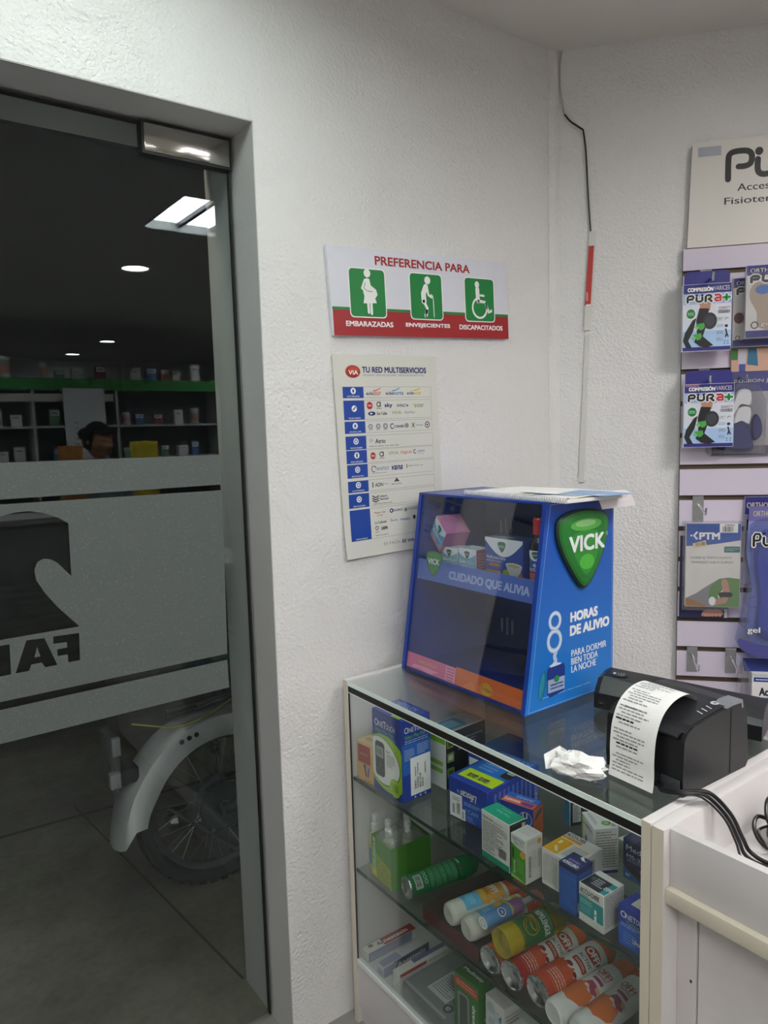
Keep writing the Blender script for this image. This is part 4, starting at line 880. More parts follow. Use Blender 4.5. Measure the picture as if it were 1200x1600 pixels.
def lying(name, label, p0, yaw, z, r, prof, cat='aerosol can', prints=None, body=None, extra=None, tilt=0.0, gap=0.0):
    """container lying on its side: prof is [(radius factor, length)...] from its base towards its cap"""
    ax = Vector((math.cos(yaw)*math.cos(tilt), math.sin(yaw)*math.cos(tilt), math.sin(tilt))); p0 = Vector((p0[0], p0[1], z))
    t = thing(name, label, cat, (p0.x, p0.y, z-r))
    Tm = aim(p0, ax)
    side = Vector((ax.y, -ax.x, 0)).normalized()              # towards the right of the shelf (-y)
    d0 = Vector((0, 0, 1))*0.80+side*0.60
    return t, Tm, Cy(p0, ax, d0, r)
def base_rim(t, Tm, r, mat=m_chrome):
    a = MB(); a.lathe([(0.001, 0.007), (r*0.5, 0.0055), (r*0.84, 0.0015), (r*0.90, -0.001), (r*0.985, -0.001), (r*1.015, 0.002), (r*0.99, 0.005)], mat, Tm, 32); a.build('can_base', t, label='domed bare metal can base')

# green aerosol
r = 0.0275; t, Tm, c = lying('aerosol_can', 'green repellent aerosol lying on the lower shelf beside the green carton', (1.020, 1.352), -0.15, S2+r+0.0006, r, None)
base_rim(t, Tm, r, M('#b9bcbb', 0.25, 0.9))
a = MB(); gr = M('#1f7a47', 0.3); a.lathe([(r*0.99, 0.005), (r, 0.008), (r, 0.150)], gr, Tm, 32)
a.rect(c, -0.012, 0.014, 0.022, 0.034, ink('#c9d2c9'), 1); a.bars(c, -0.010, 0.016, 0.020, 0.031, ink('#33413a'), 2, 3, True, 22)
for k in range(3): a.ring(c, -0.012+k*0.011, 0.045, 0.0048, 0.0034, ink('#b9d6c3'), 1)
for k in range(3): a.rect(c, -0.034, 0.052+k*0.026, 0.034, 0.0535+k*0.026, ink('#0f4c2a'), 1)
for k in range(5): a.lines(c, -0.030, 0.056+k*0.0165, 0.030, 0.068+k*0.0165, 4, ink('#7fb596'), 1, k, 0.3)
a.rect(c, -0.036, 0.136, 0.036, 0.141, ink('#0f4c2a'), 2); a.rect(c, 0.000, 0.143, 0.006, 0.149, RED, 2); a.text(c, 'OFF', -0.012, 0.146, 0.014, 0.006, WHT, 2)
a.build('can_body', t)
a = MB(); a.lathe([(r*1.01, 0.150), (r*1.01, 0.154), (r*0.97, 0.178), (r*0.78, 0.198), (r*0.35, 0.212), (0.001, 0.214)], M('#14703c', 0.25), Tm, 32); a.build('cap', t)

# flat dark box under the two white sprays
carton('flat_dark_box', 'flat dark brown carton lying under the white spray bottles', 1.004, 1.077, S2, 0.0, 0.192, 0.30, 0.035, M('#3c312f', 0.5), lambda a, L, Rr, Tp, wl, wr, h: (
    a.rect(L, 0.001, 0.001, wl-.001, h-.002, ink('#5c2a2b'), 1), a.text(Tp, 'Photo', wl*0.62, wr*0.62, 0.075, 0.026, ink('#8d8580'), 2, bold=0), a.rect(Tp, 0.03, 0.04, 0.05, 0.055, ink('#77706c'), 2)))

def white_spray(name, label, p0, yaw, z, blue, orange, cap, r=0.026, ln=0.155):
    t, Tm, c = lying(name, label, p0, yaw, z, r, None, 'spray bottle')
    a = MB(); wm = M('#cbc9bf', 0.3); a.lathe([(0.001, 0.001), (r*0.72, 0.0), (r*0.92, 0.004), (r, 0.012), (r, ln)], wm, Tm, 32)
    bl = ink(blue); og = ink(orange)
    a.rect(c, -0.055, 0.036, 0.012, 0.088, bl, 1)
    pts = [(-0.055, 0.080), (0.010, 0.080)]+[(0.012+0.004*math.sin(k*1.9), 0.088+k*0.007) for k in range(8)]+[(0.010, 0.146), (-0.055, 0.146)]
    a.poly(c, pts, og, 2); a.poly(c, [(-0.04, 0.078), (-0.02, 0.086), (0.0, 0.079), (0.008, 0.092), (-0.02, 0.098), (-0.05, 0.09)], ink('#d9b24a'), 3)
    a.text(c, 'OFF!', -0.016, 0.122, 0.030, 0.016, WHT, 4, bold=0.03); a.text(c, 'kids', -0.014, 0.103, 0.022, 0.008, ink('#8a3a1e'), 4); a.lines(c, -0.03, 0.046, 0.004, 0.066, 4, ink('#9fd0ea'), 2, 6); a.lines(c, 0.016, 0.132, 0.030, 0.146, 5, GRY, 2, 6)
    a.build('bottle_body', t)
    a = MB(); a.lathe([(r*0.97, ln), (r*0.98, ln+0.003), (r*0.90, ln+0.030), (r*0.70, ln+0.050), (r*0.62, ln+0.058), (0.001, ln+0.060)], M(cap, 0.4), Tm, 32); a.build('cap', t, label='orange cap')
    return c
zk = S2+0.035
white_spray('spray_bottle', 'white spray bottle with light blue label and orange cap, leftmost on the flat dark box', (1.002, 1.174), -0.15, zk+0.026, '#5fb0d6', '#d99a3e', '#c4512c')
c2 = white_spray('spray_bottle', 'white spray bottle with a round white sticker, second on the flat dark box', (0.999, 1.111), -0.105, zk+0.026, '#4f9fd0', '#d9b03e', '#c4512c')

# slender bottle with purple collar resting between the white spray and the repellent bottle
t, Tm, c = lying('roll_on_bottle', 'slender blue bottle with purple collar lying on top between the sprays', (1.006, 1.0635), -0.05, 0.5495, 0.0155, None, 'bottle')
r = 0.0155; a = MB(); a.lathe([(0.001, 0.0), (r*0.9, 0.001), (r, 0.004), (r, 0.075)], M('#5a8fc6', 0.35), Tm, 24); f = Fc(Vector((1.006, 1.0635, 0.5495)), (0, -1, 0), (0, 0, 1))
f = Fc((1.0058, 1.0635, 0.5495), (0, -1, 0), (0, 0, 1)); a.circ(f, 0, 0, 0.0135, 0.0135, WHT, 2); a.ring(f, 0, 0, 0.008, 0.006, LGR, 3); a.circ(c, 0.0, 0.045, 0.010, 0.010, WHT, 1); a.circ(c, 0, 0.045, 0.0075, 0.0075, BLU, 2); a.text(c, '48', 0, 0.045, 0.008, 0.007, WHT, 3); a.rect(c, -0.02, 0.070, 0.02, 0.074, ink('#d6c95a'), 1)
a.build('bottle_body', t)
a = MB(); a.lathe([(r*1.0, 0.075), (r*1.06, 0.077), (r*1.06, 0.103), (r*0.85, 0.108)], M('#9c6f9e', 0.35), Tm, 24); a.build('collar', t, label='purple collar')
a = MB(); a.lathe([(r*0.85, 0.108), (r*0.85, 0.140), (r*0.7, 0.152), (0.001, 0.153)], g_plastic, Tm, 24); a.lathe([(r*0.4, 0.108), (r*0.4, 0.138), (0.001, 0.139)], M('#c9c9c9', 0.4), Tm, 14); a.build('cap', t, label='clear cap')

# repellent with yellow clear cap, lying on top of the two cans
r = 0.031; t, Tm, c = lying('repellent_bottle', 'dark green repellent bottle with clear yellow cap lying across the cans', (1.000, 1.011), -0.09, 0.533, r, None, 'bottle')
a = MB(); a.lathe([(r*0.9, 0.044), (r*0.97, 0.050), (r*0.97, 0.128)], M('#1e6a34', 0.35), Tm, 32); a.lathe([(r*0.97, 0.128), (r*0.98, 0.150), (r*0.9, 0.165), (r*0.55, 0.172), (0.001, 0.173)], g_yellow, Tm, 32)
c.r = r*0.97
a.text(c, 'REPELENGUE', 0.004, 0.108, 0.056, 0.015, ink('#dfe9e0'), 2, bold=0.03); oc = ink('#c9952a'); a.ring(c, 0.0, 0.074, 0.0185, 0.0165, oc, 2); a.ring(c, 0.0, 0.074, 0.0135, 0.012, oc, 2, 20, 280); a.circ(c, -0.018, 0.088, 0.007, 0.006, oc, 2); a.stroke(c, [(-0.008, 0.076), (0.004, 0.073), (0.010, 0.078)], 0.0035, oc, 2); a.stroke(c, [(-0.03, 0.074), (-0.018, 0.086), (-0.006, 0.09)], 0.004, oc, 2); a.lines(c, -0.02, 0.117, 0.025, 0.124, 2, ink('#8fb59a'), 2, 5)
a.build('bottle_body', t)
a = MB(); a.lathe([(0.001, 0.003), (r*0.80, 0.001), (r*0.95, 0.004), (r, 0.010), (r, 0.046), (r*0.97, 0.050)], g_yellow, Tm, 32); a.lathe([(r*0.5, 0.042), (r*0.5, 0.020), (r*0.3, 0.012), (0.001, 0.011)], M('#b9a93a', 0.4), Tm, 20); a.lathe([(r*0.96, 0.006), (r*0.96, 0.044), (r*0.5, 0.043)], M('#cfc22c', 0.3), Tm, 32); a.build('cap', t, label='clear yellow cap')

def aerosol(label, p0, yaw, z, r, c0, c1, ln, prints, capcol):
    t, Tm, c = lying('aerosol_can', label, p0, yaw, z, r, None); base_rim(t, Tm, r)
    a = MB(); a.lathe([(r*0.99, 0.005), (r, 0.007), (r, ln*0.42)], M(c0, 0.3), Tm, 36); a.lathe([(r, ln*0.42), (r, ln), (r*0.93, ln+0.008)], M(c1, 0.3), Tm, 36)
    prints(a, c, r, ln); a.build('can_body', t)
    a = MB(); a.lathe([(r*0.90, ln+0.006), (r*0.92, ln+0.010), (r*0.86, ln+0.030), (r*0.70, ln+0.042), (0.001, ln+0.045)], M(capcol, 0.4), Tm, 32); a.build('cap', t)
def splash(a, c, y0, col, seed, lvl=2):
    rnd = random.Random(seed); pts = [(-0.045, y0-0.02), (0.045, y0-0.02)]+[(0.045-k*0.006, y0+rnd.uniform(-0.006, 0.012)) for k in range(16)]
    a.poly(c, pts, ink(col), lvl)
def pr(a, c, r, ln): a.lines(c, -0.02, 0.02, 0.02, 0.06, 6, ink('#e8a27c'), 1, 4)
aerosol('orange aerosol can with bare metal base, under the dark green repellent bottle', (1.004, 1.0435), -0.02, S2+0.0290, 0.0285, '#d2582c', '#cf6a45', 0.150, pr, '#a8482c')
def offprint(red):
    def pr(a, c, r, ln):
        splash(a, c, ln*0.46, red, 3); splash(a, c, ln*0.43, '#c9552f', 8, 3)
        a.circ(c, 0.0, ln*0.86, 0.022, 0.0145, ink('#c0392b'), 3); a.text(c, 'OFF!', 0.001, ln*0.86, 0.034, 0.017, WHT, 4, bold=0.035); a.text(c, 'ACTIVE', 0.0, ln*0.72, 0.036, 0.009, ink('#5a2a2a'), 3, bold=0.01); a.rrect(c, -0.018, ln*0.58, 0.020, ln*0.66, 0.002, ink('#a8322b'), 3); a.lines(c, -0.014, ln*0.60, 0.016, ln*0.64, 2, ink('#f0d6c8'), 4, 5)
        for k in range(5): a.rect(c, -0.030, ln*(0.14+k*0.045), 0.030, ln*(0.145+k*0.045), ink('#d98a76'), 2)
        a.lines(c, -0.02, ln*0.16, 0.024, ln*0.36, 5, ink('#e6b3a2'), 2, 7); a.circ(c, -0.010, ln*0.50, 0.007, 0.005, ink('#8a2f2a'), 5); a.circ(c, 0.012, ln*0.47, 0.006, 0.004, ink('#7a2a26'), 5)
    return pr
aerosol('red and white insect repellent aerosol, left of the two large metal based cans', (1.006, 0.983), -0.03, S2+0.0305, 0.030, '#a3282a', '#dcdad6', 0.168, offprint('#c9452f'), '#c9632f')
aerosol('orange and white insect repellent aerosol, right of the red based can', (1.016, 0.9225), -0.06, S2+0.0305, 0.030, '#c4482e', '#dcdad6', 0.170, offprint('#c9502f'), '#c9632f')
def white_tube(label, p0, yaw, z, r, ln, seed):
    t, Tm, c = lying('spray_bottle', label, p0, yaw, z, r, None, 'spray bottle')
    a = MB(); a.lathe([(0.001, 0.002), (r*0.70, 0.001), (r*0.78, 0.0), (r*0.92, 0.003), (r, 0.012), (r, ln), (r*0.95, ln+0.004)], M('#dcdbd9', 0.32), Tm, 32)
    og = ink('#d0703a'); mg = ink('#a33a63')
    a.poly(c, [(-0.050, 0.045), (-0.01, 0.030), (0.012, 0.046), (0.018, 0.062), (0.010, 0.085), (-0.004, 0.080), (-0.014, 0.095), (-0.030, 0.090), (-0.050, 0.11)], og, 1)
    a.poly(c, [(-0.02, 0.094), (0.004, 0.082), (0.014, 0.092), (0.002, 0.104), (-0.014, 0.106)], mg, 2); a.circ(c, 0.006, 0.100, 0.006, 0.005, ink('#c9a35a'), 3); a.circ(c, -0.012, 0.088, 0.005, 0.004, ink('#e0c9a0'), 3)
    a.rect(c, -0.020, 0.112, 0.004, 0.120, mg, 2); a.text(c, 'OFF!', -0.012, 0.140, 0.030, 0.016, ink('#c0392b'), 2, bold=0.02); a.text(c, 'family', -0.010, 0.127, 0.026, 0.007, ink('#c0392b'), 2)
    a.build('bottle_body', t)
    a = MB(); a.lathe([(r*0.93, ln+0.003), (r*0.95, ln+0.007), (r*0.88, ln+0.034), (r*0.7, ln+0.052), (0.001, ln+0.055)], M('#c9632f', 0.4), Tm, 32); a.build('cap', t, label='orange cap')
white_tube('white spray bottle with orange flame label and orange cap, right of the aerosols', (1.000, 0.8675), -0.09, S2+0.0265, 0.026, 0.170, 1)
white_tube('white spray bottle with large orange label, at the right end of the lower shelf', (1.002, 0.806), -0.02, S2+0.0285, 0.028, 0.175, 2)

# ------------------------------------------------------------------ bottom deck
def pr1(a, L, Rr, Tp, wl, wr, h):
    a.rect(Tp, 0.001, wr*0.34, wl-.001, wr-.001, ink('#a82a2f'), 1); a.text(Tp, 'Anestesin', wl*0.5, wr*0.56, wr*0.60, wl*0.50, WHT, 2, rot=math.pi/2, bold=0.03); a.text(Tp, 'An', wl*0.5, wr*0.30, wr*0.12, wl*0.5, ink('#4a4a55'), 3, rot=math.pi/2, bold=0.03); a.circ(Tp, wl*0.3, wr*0.13, 0.006, 0.008, ink('#7a5a4a'), 2)
    a.rect(Rr, 0.001, 0.001, wr*0.9, h*0.96, ink('#878aa6'), 1); a.lines(Rr, wr*0.05, h*0.15, wr*0.85, h*0.85, 3, ink('#a9abbd'), 2, 3)
carton('ointment_box', 'slim white and red ointment carton, nearest the wall on the bottom deck', 1.001, 1.503, S3, -0.011, 0.029, 0.163, 0.028, M('#d9d5d1', 0.45), pr1)
def pr2(a, L, Rr, Tp, wl, wr, h):
    a.rect(Rr, wr*0.22, 0.001, wr-.001, h*0.98, ink('#2b2d57'), 1); a.text(Rr, 'Anestesin', wr*0.60, h*0.5, wr*0.62, h*0.46, ink('#d5d5dc'), 2, bold=0.03); a.poly(Rr, [(0.001, 0.001), (wr*0.22, 0.001), (wr*0.30, h*0.9), (0.001, h*0.9)], ink('#8f93ab'), 2); a.rect(Tp, 0.001, 0.001, wl-.001, wr*0.4, ink('#8386a8'), 1); a.rect(L, 0.001, 0.001, wl-.001, h*0.7, ink('#9a9cb0'), 1)
carton('ointment_box', 'slim dark blue ointment carton, second on the bottom deck', 1.000, 1.433, S3, 0.023, 0.026, 0.156, 0.031, M('#c9c8cc', 0.45), pr2)
def pr3(a, L, Rr, Tp, wl, wr, h):
    a.rect(Tp, 0.001, wr*0.35, wl*0.6, wr-.001, ink('#5f5f98'), 1); a.rect(Rr, wr*0.03, h*0.80, wr*0.55, h*0.97, ink('#a82a2f'), 1); a.lines(Rr, wr*0.6, h*0.8, wr*0.95, h*0.92, 1, GRY, 2, 3)
carton('ointment_box', 'slim white and violet ointment carton beside the flat grey case', 1.000, 1.367, S3, -0.01, 0.025, 0.163, 0.052, M('#d9d5d1', 0.45), pr3)
gc = thing('grey_case', 'flat grey plastic case with a white paper label on the bottom deck', 'case', (1.10, 1.28, S3))
a = MB(); a.box(1.006, 1.190, 1.200, 1.360, S3+0.0003, S3+0.040, M('#7d8082', 0.35), 0.004); f = Fc((1.006, 1.36, S3+0.040), (0, -1, 0), (1, 0, 0))
a.rect(f, 0.055, 0.035, 0.125, 0.120, ink('#c3c8c8'), 1); a.lines(f, 0.060, 0.045, 0.120, 0.112, 9, ink('#8a9092'), 2, 7); a.circ(f, 0.140, 0.03, 0.013, 0.013, ink('#4c4f52'), 1); a.text(f, 'e', 0.140, 0.03, 0.012, 0.012, LGR, 2); a.rect(f, 0.002, 0.002, 0.158, 0.010, ink('#a4a7a8'), 1)
a.build('case_body', gc)
a = MB(); a.box(1.0002, 1.0055, 1.205, 1.355, S3+0.0003, S3+0.036, g_plastic, 0.001); a.build('clear_lid', gc, label='clear plastic front edge')
def pr4(a, L, Rr, Tp, wl, wr, h):
    rd = ink('#c4502f')
    a.rect(L, 0.001, h*0.80, wl-.001, h*0.95, rd, 1); a.rrect(L, wl*0.14, h*0.05, wl*0.62, h*0.74, 0.008, ink('#8f9692'), 2); a.rrect(L, wl*0.22, h*0.10, wl*0.55, h*0.70, 0.006, ink('#55585a'), 3); a.text(L, 'Medicasp', wl*0.80, h*0.36, h*0.62, wl*0.17, WHT, 3, rot=math.pi/2, bold=0.03); a.lines(L, wl*0.1, h*0.83, wl*0.9, h*0.92, 2, ink('#e8a890'), 2, 5)
    a.text(Tp, 'Medicasp', wl*0.52, wr*0.45, wl*0.80, wr*0.24, WHT, 2, bold=0.03); a.rect(Tp, 0.001, wr*0.85, wl-.001, wr-.001, ink('#2c5a26'), 1)
    a.text(Rr, 'Medicasp', wr*0.5, h*0.45, h*0.6, wr*0.3, WHT, 2, rot=math.pi/2, bold=0.03)
carton('shampoo_box', 'green and orange shampoo carton with a window, on the bottom deck', 1.040, 1.119, S3, 0.05, 0.077, 0.053, 0.155, M('#2f7a2a', 0.4), pr4)
def pr5(a, L, Rr, Tp, wl, wr, h):
    for i, (u, v) in enumerate(((0.3, 0.85), (0.6, 0.78), (0.35, 0.62), (0.65, 0.55), (0.3, 0.42), (0.62, 0.34))): a.ring(L, wl*u, h*v, 0.013, 0.0112, ink('#a9bfcb'), 1, n=6); a.circ(L, wl*u, h*v, 0.011, 0.011, ink(('#b9cbd3', '#cdd9dd')[i % 2]), 1, 6)
    a.poly(L, [(wl*0.7, h*0.78), (wl*0.86, h*0.86), (wl*0.82, h*0.72)], ink('#3f6f93'), 3); a.text(L, 'NEOSIL', wl*0.3, h*0.14, h*0.2, 0.016, ink('#6c7c8c'), 3, rot=math.pi/2); a.rect(Tp, wl*0.3, wr*0.7, wl*0.95, wr*0.98, ink('#4c5f6c'), 1); a.lines(Rr, wr*0.1, h*0.05, wr*0.95, h*0.9, 14, ink('#9b9a98'), 2, 8, 0.35)
carton('hexagon_print_box', 'white carton with pale blue hexagons, right of the green shampoo carton', 1.046, 1.043, S3, -0.04, 0.062, 0.046, 0.150, CARD, pr5)
def pr6(a, L, Rr, Tp, wl, wr, h): a.text(L, 'ECO', wl*0.45, h*0.68, wl*0.5, 0.018, ink('#2f9a94'), 2, bold=0.02); a.circ(L, wl*0.7, h*0.4, 0.014, 0.02, ink('#c7d8d4'), 1)
carton('rounded_white_box', 'white carton with teal letters, right of the hexagon carton', 1.030, 0.940, S3, 0.0, 0.085, 0.05, 0.130, CARD, pr6)
# ------------------------------------------------------------------ blue counter display case
VX, VY, VZ = 1.158, 1.082, T
VW, VD, VH, VS = 0.448, 0.313, 0.472, 0.0755      # width, depth, height, lean of the front
vc = thing('counter_display_case', 'blue countertop display case with sloping clear front and green emblem', 'display case', (VX+VD/2, VY+VW/2, VZ))
BL = '#1d3f9e'; m_blue = M(BL, 0.3, 0, 0.03)
# the printed side: a blue that brightens towards the foot of the print
m = bpy.data.materials.new('side_print'); m.use_nodes = True; nt = m.node_tree; pb = nt.nodes['Principled BSDF']; pb.inputs['Roughness'].default_value = 0.33
tc = nd(nt, 'ShaderNodeTexCoord'); sx = nd(nt, 'ShaderNodeSeparateXYZ'); nt.links.new(tc.outputs['Object'], sx.inputs[0])
mr = nd(nt, 'ShaderNodeMapRange'); mr.inputs['From Min'].default_value = 0.0; mr.inputs['From Max'].default_value = VH; nt.links.new(sx.outputs['Z'], mr.inputs['Value'])
cr = nd(nt, 'ShaderNodeValToRGB'); cr.color_ramp.elements[0].color = lin('#1f7fd6'); cr.color_ramp.elements[1].color = lin('#1c46a8'); nt.links.new(mr.outputs['Result'], cr.inputs['Fac']); nt.links.new(cr.outputs['Color'], pb.inputs['Base Color'])
m_side = m
side_out = [(0, 0), (VD, 0), (VD, VH), (VS, VH)]
WH = ink('#eef1f6')
fS = Fc((VX, VY, VZ), (1, 0, 0), (0, 0, 1))
a = MB(); a.prism(side_out, fS, 0.012, m_side, m_blue)
ins = [(0.012, 0.004), (VD-0.004, 0.004), (VD-0.004, VH-0.006), (VS+0.012, VH-0.006)]
for i in range(4): a.stroke(fS, [ins[i], ins[(i+1) % 4]], 0.0011, ink('#9db4e6'), 1, False)
a.text(fS, 'HORAS', 0.204, 0.1985, 0.100, 0.024, WH, 2, bold=0.055); a.text(fS, 'DE ALIVIO', 0.2255, 0.1665, 0.146, 0.025, WH, 2, bold=0.055)
a.text(fS, 'PARA DORMIR', 0.2225, 0.112, 0.130, 0.016, WH, 2, bold=0.02); a.text(fS, 'BIEN TODA', 0.206, 0.0925, 0.098, 0.016, WH, 2, bold=0.02); a.text(fS, 'LA NOCHE', 0.203, 0.0735, 0.091, 0.016, WH, 2, bold=0.02)
sm = ink('#b9cdea'); sm2 = ink('#d9e4f4')
a.ring(fS, 0.101, 0.200, 0.022, 0.013, sm, 2, sy=1.05); a.ring(fS, 0.099, 0.154, 0.026, 0.016, sm, 2, sy=1.1); a.ring(fS, 0.101, 0.200, 0.0195, 0.0155, sm2, 3, sy=1.05); a.ring(fS, 0.099, 0.154, 0.023, 0.019, sm2, 3, sy=1.1)
a.stroke(fS, [(0.104, 0.127), (0.099, 0.117), (0.103, 0.106), (0.096, 0.098)], 0.011, sm, 2, smooth=4)
a.poly(fS, [(0.080, 0.098), (0.1, 0.104), (0.124, 0.098), (0.112, 0.093), (0.09, 0.093)], sm2, 3)
a.poly(fS, [(0.077, 0.094), (0.130, 0.096), (0.134, 0.088), (0.134, 0.040), (0.128, 0.030), (0.082, 0.024), (0.075, 0.032), (0.074, 0.086)], ink('#203a8c'), 4)
a.rect(fS, 0.076, 0.035, 0.133, 0.066, ink('#9fb2cf'), 5); a.circ(fS, 0.105, 0.064, 0.009, 0.008, ink('#2f8a4c'), 6); a.lines(fS, 0.084, 0.040, 0.128, 0.056, 2, ink('#2c4a94'), 6, 4); a.text(fS, 'VapoRub', 0.105, 0.052, 0.036, 0.006, ink('#2c4a94'), 7)
a.circ(fS, 0.058, 0.058, 0.011, 0.034, ink('#1c6f8f'), 4, rot=-0.22); a.circ(fS, 0.055, 0.058, 0.0075, 0.030, ink('#2a8fa6'), 5, rot=-0.22)
a.lines(fS, 0.055, 0.026, 0.225, 0.0295, 1, ink('#9fc0ec'), 2, 3)
a.build('side_panel', vc)
# raised emblem on the side
shield = [(p.x, p.y) for p in crv([(x, y, 0) for x, y in [(.100, .420), (.110, .434), (.140, .444), (.185, .449), (.232, .446), (.266, .438), (.282, .424), (.285, .400), (.272, .355), (.245, .305), (.216, .272), (.197, .263), (.179, .270), (.150, .304), (.118, .350), (.101, .390)]], 4, True)]
def shield_at(k, cx=0.193, cy=0.372, dx=0, dy=0): return [((x-cx)*k+cx+dx, (y-cy)*k+cy+dy) for x, y in shield]
a = MB(); f2 = Fc(fS.at(0, 0, 0.007), (1, 0, 0), (0, 0, 1)); a.prism(shield_at(1.0), f2, 0.007, ink('#16302a'))
nS = len(shield); gA, gB = ink('#1f7a2c'), ink('#3f9e3c')
def dome(k0, e0, k1, e1, mt):
    A = [f2.at(x, y, e0) for x, y in shield_at(k0)]; B = [f2.at(x, y, e1) for x, y in shield_at(k1)]
    a.add(A+B, [(i, nS+i, nS+(i+1) % nS, (i+1) % nS) for i in range(nS)], mt, True)
dome(0.985, 0.0002, 0.94, 0.003, ink('#17301f')); dome(0.94, 0.003, 0.86, 0.0055, ink('#1d6a28')); dome(0.86, 0.0055, 0.72, 0.008, gA)
f3 = Fc(f2.at(0, 0, 0.008), (1, 0, 0), (0, 0, 1)); a.poly(f3, shield_at(0.722), gA, 0)
a.poly(f3, shield_at(0.55, dy=-0.014), ink('#2f8f33'), 1); a.circ(f3, 0.195, 0.327, 0.026, 0.018, ink('#4fb53f'), 2); a.circ(f3, 0.192, 0.414, 0.055, 0.014, ink('#58b34c'), 2); a.circ(f3, 0.190, 0.417, 0.036, 0.008, ink('#93cf85'), 3)
a.text(f3, 'VICK', 0.195, 0.372, 0.128, 0.038, WH, 5, bold=0.035); a.ring(f3, 0.266, 0.386, 0.004, 0.003, WH, 5)
a.build('emblem', vc, label='raised green shield emblem with white lettering')
# far side, back, floor, top
a = MB()
f_ = Fc((VX, VY+VW-0.012, VZ), (1, 0, 0), (0, 0, 1)); a.prism(side_out, f_, 0.012, m_blue); a.build('side_panel', vc)
m_navy = M('#1c2a78', 0.35)
a = MB(); a.box(VX+VD-0.010, VX+VD-0.003, VY+0.012, VY+VW-0.012, VZ+0.004, VZ+VH-0.006, m_navy)
fB = Fc((VX+VD-0.010, VY+VW, VZ), (0, -1, 0), (0, 0, 1))
a.rect(fB, 0.02, VH*0.72, 0.13, VH*0.93, ink('#1f3f94'), 1); a.rect(fB, 0.30, VH*0.06, VW-0.02, VH*0.40, ink('#182250'), 1); bpn = a.build('back_panel', vc)
for z in (0.345, 0.062):
    a = MB(); y = VY+VW-0.085-0.02
    for k, dz in ((-0.020, 0.04), (0, 0.05), (0.020, 0.04)):
        a.box(VX+VD-0.0165, VX+VD-0.0102, y+k-0.0022, y+k+0.0022, VZ+z-dz/2+0.02, VZ+z+dz/2+0.02, M('#c9cedb', 0.15, 0, 0.03), 0.001)
    a.build('finger_pull', bpn, label='three clear ribs of the sliding back door')
a = MB(); a.box(VX+0.004, VX+VD-0.003, VY+0.012, VY+VW-0.012, VZ+0.0003, VZ+0.008, m_navy)
a.build('floor_panel', vc)
a = MB(); a.box(VX+VS, VX+VD-0.0005, VY+0.0005, VY+VW-0.0005, VZ+VH-0.0055, VZ+VH, m_blue, 0.001); a.build('top_panel', vc)
SHZ = VZ+0.278
a = MB(); a.box(VX+0.058, VX+VD-0.011, VY+0.0125, VY+VW-0.0125, SHZ-0.006, SHZ, m_navy)
lean = Vector((VS, 0, VH)).normalized()
def on_front(z): return VX+VS*(z-VZ)/VH
# lettered strip standing along the shelf edge
fF = Fc((on_front(VZ)+0.0125, VY+VW-0.013, VZ), (0, -1, 0), lean); LW = VW-0.026
ish = a.build('inner_shelf', vc)
a = MB(); a.prism([(0, 0.246), (LW, 0.246), (LW, 0.300), (0, 0.300)], fF, 0.003, ink('#4c6cc0'))
a.text(fF, 'CUIDADO QUE ALIVIA', LW*0.625, 0.270, LW*0.655, 0.025, ink('#aebfe8'), 2, bold=0.035)
k = 0.36; sh = [((x-0.193)*k+0.062, (y-0.356)*k+0.292) for x, y in shield]
a.poly(fF, sh, ink('#2c6a3a'), 3); a.poly(fF, [((x-0.062)*0.86+0.062, (y-0.292)*0.86+0.292) for x, y in sh], ink('#3f8f48'), 4); a.text(fF, 'VICK', 0.062, 0.298, 0.046, 0.015, WH, 6, bold=0.03)
a.build('shelf_strip', ish, label='lighter blue lettered strip along the inner shelf edge')
# sloping clear front with the printed stickers along its foot
a = MB(); V = []
for e in (0.0030, 0.0060):
    for z in (0.004, VH-0.004):
        for y in (VY+VW-0.0125, VY+0.0125): V.append((VX+VS*z/VH+e, y, VZ+z))
a.add(V, [(0, 1, 3, 2), (4, 6, 7, 5), (0, 4, 5, 1), (2, 3, 7, 6), (0, 2, 6, 4), (1, 5, 7, 3)], glass('front_acrylic', (0.93, 0.94, 0.955), 0.05, 0.012, (0.5, 0.6, 0.85)))
fpn = a.build('front_pane', vc, label='clear sloping front pane')
fP = Fc((VX+0.0066, VY+VW-0.0127, VZ), (0, -1, 0), lean)
LP = VW-0.0254
pk = ink('#e26f9a'); a = MB(); a.rect(fP, 0.0, 0.004, LP*0.46, 0.048, pk, 0); a.prism([(0, 0.004), (LP, 0.004), (LP, 0.010), (0, 0.010)], Fc(fP.at(0, 0, -0.0002), (0, -1, 0), lean), 0.001, pk)
a.rect(fP, LP*0.46, 0.004, LP, 0.052, ink('#e0702a'), 0); a.text(fP, 'PINK LIMON', 0.085, 0.032, 0.070, 0.009, ink('#e3b04a'), 2, slant=0.3, bold=0.02); a.rect(fP, LP*0.37, 0.006, LP*0.455, 0.046, ink('#efa3bd'), 1); a.lines(fP, LP*0.38, 0.008, LP*0.45, 0.044, 5, ink('#c9477c'), 2, 4)
a.poly(fP, [(0.02, 0.01), (0.05, 0.014), (0.10, 0.008), (0.13, 0.02), (0.08, 0.022), (0.03, 0.02)], ink('#f0a0bf'), 1); a.circ(fP, LP*0.72, 0.024, 0.020, 0.015, ink('#d9a92c'), 2); a.text(fP, 'Frutas', LP*0.72, 0.024, 0.034, 0.011, ink('#8a4a16'), 3, bold=0.02); a.poly(fP, [(LP*0.5, 0.006), (LP*0.6, 0.03), (LP*0.66, 0.008)], ink('#e8893f'), 1)
a.build('foot_sticker', fpn, label='pink and orange printed strip at the foot of the front')
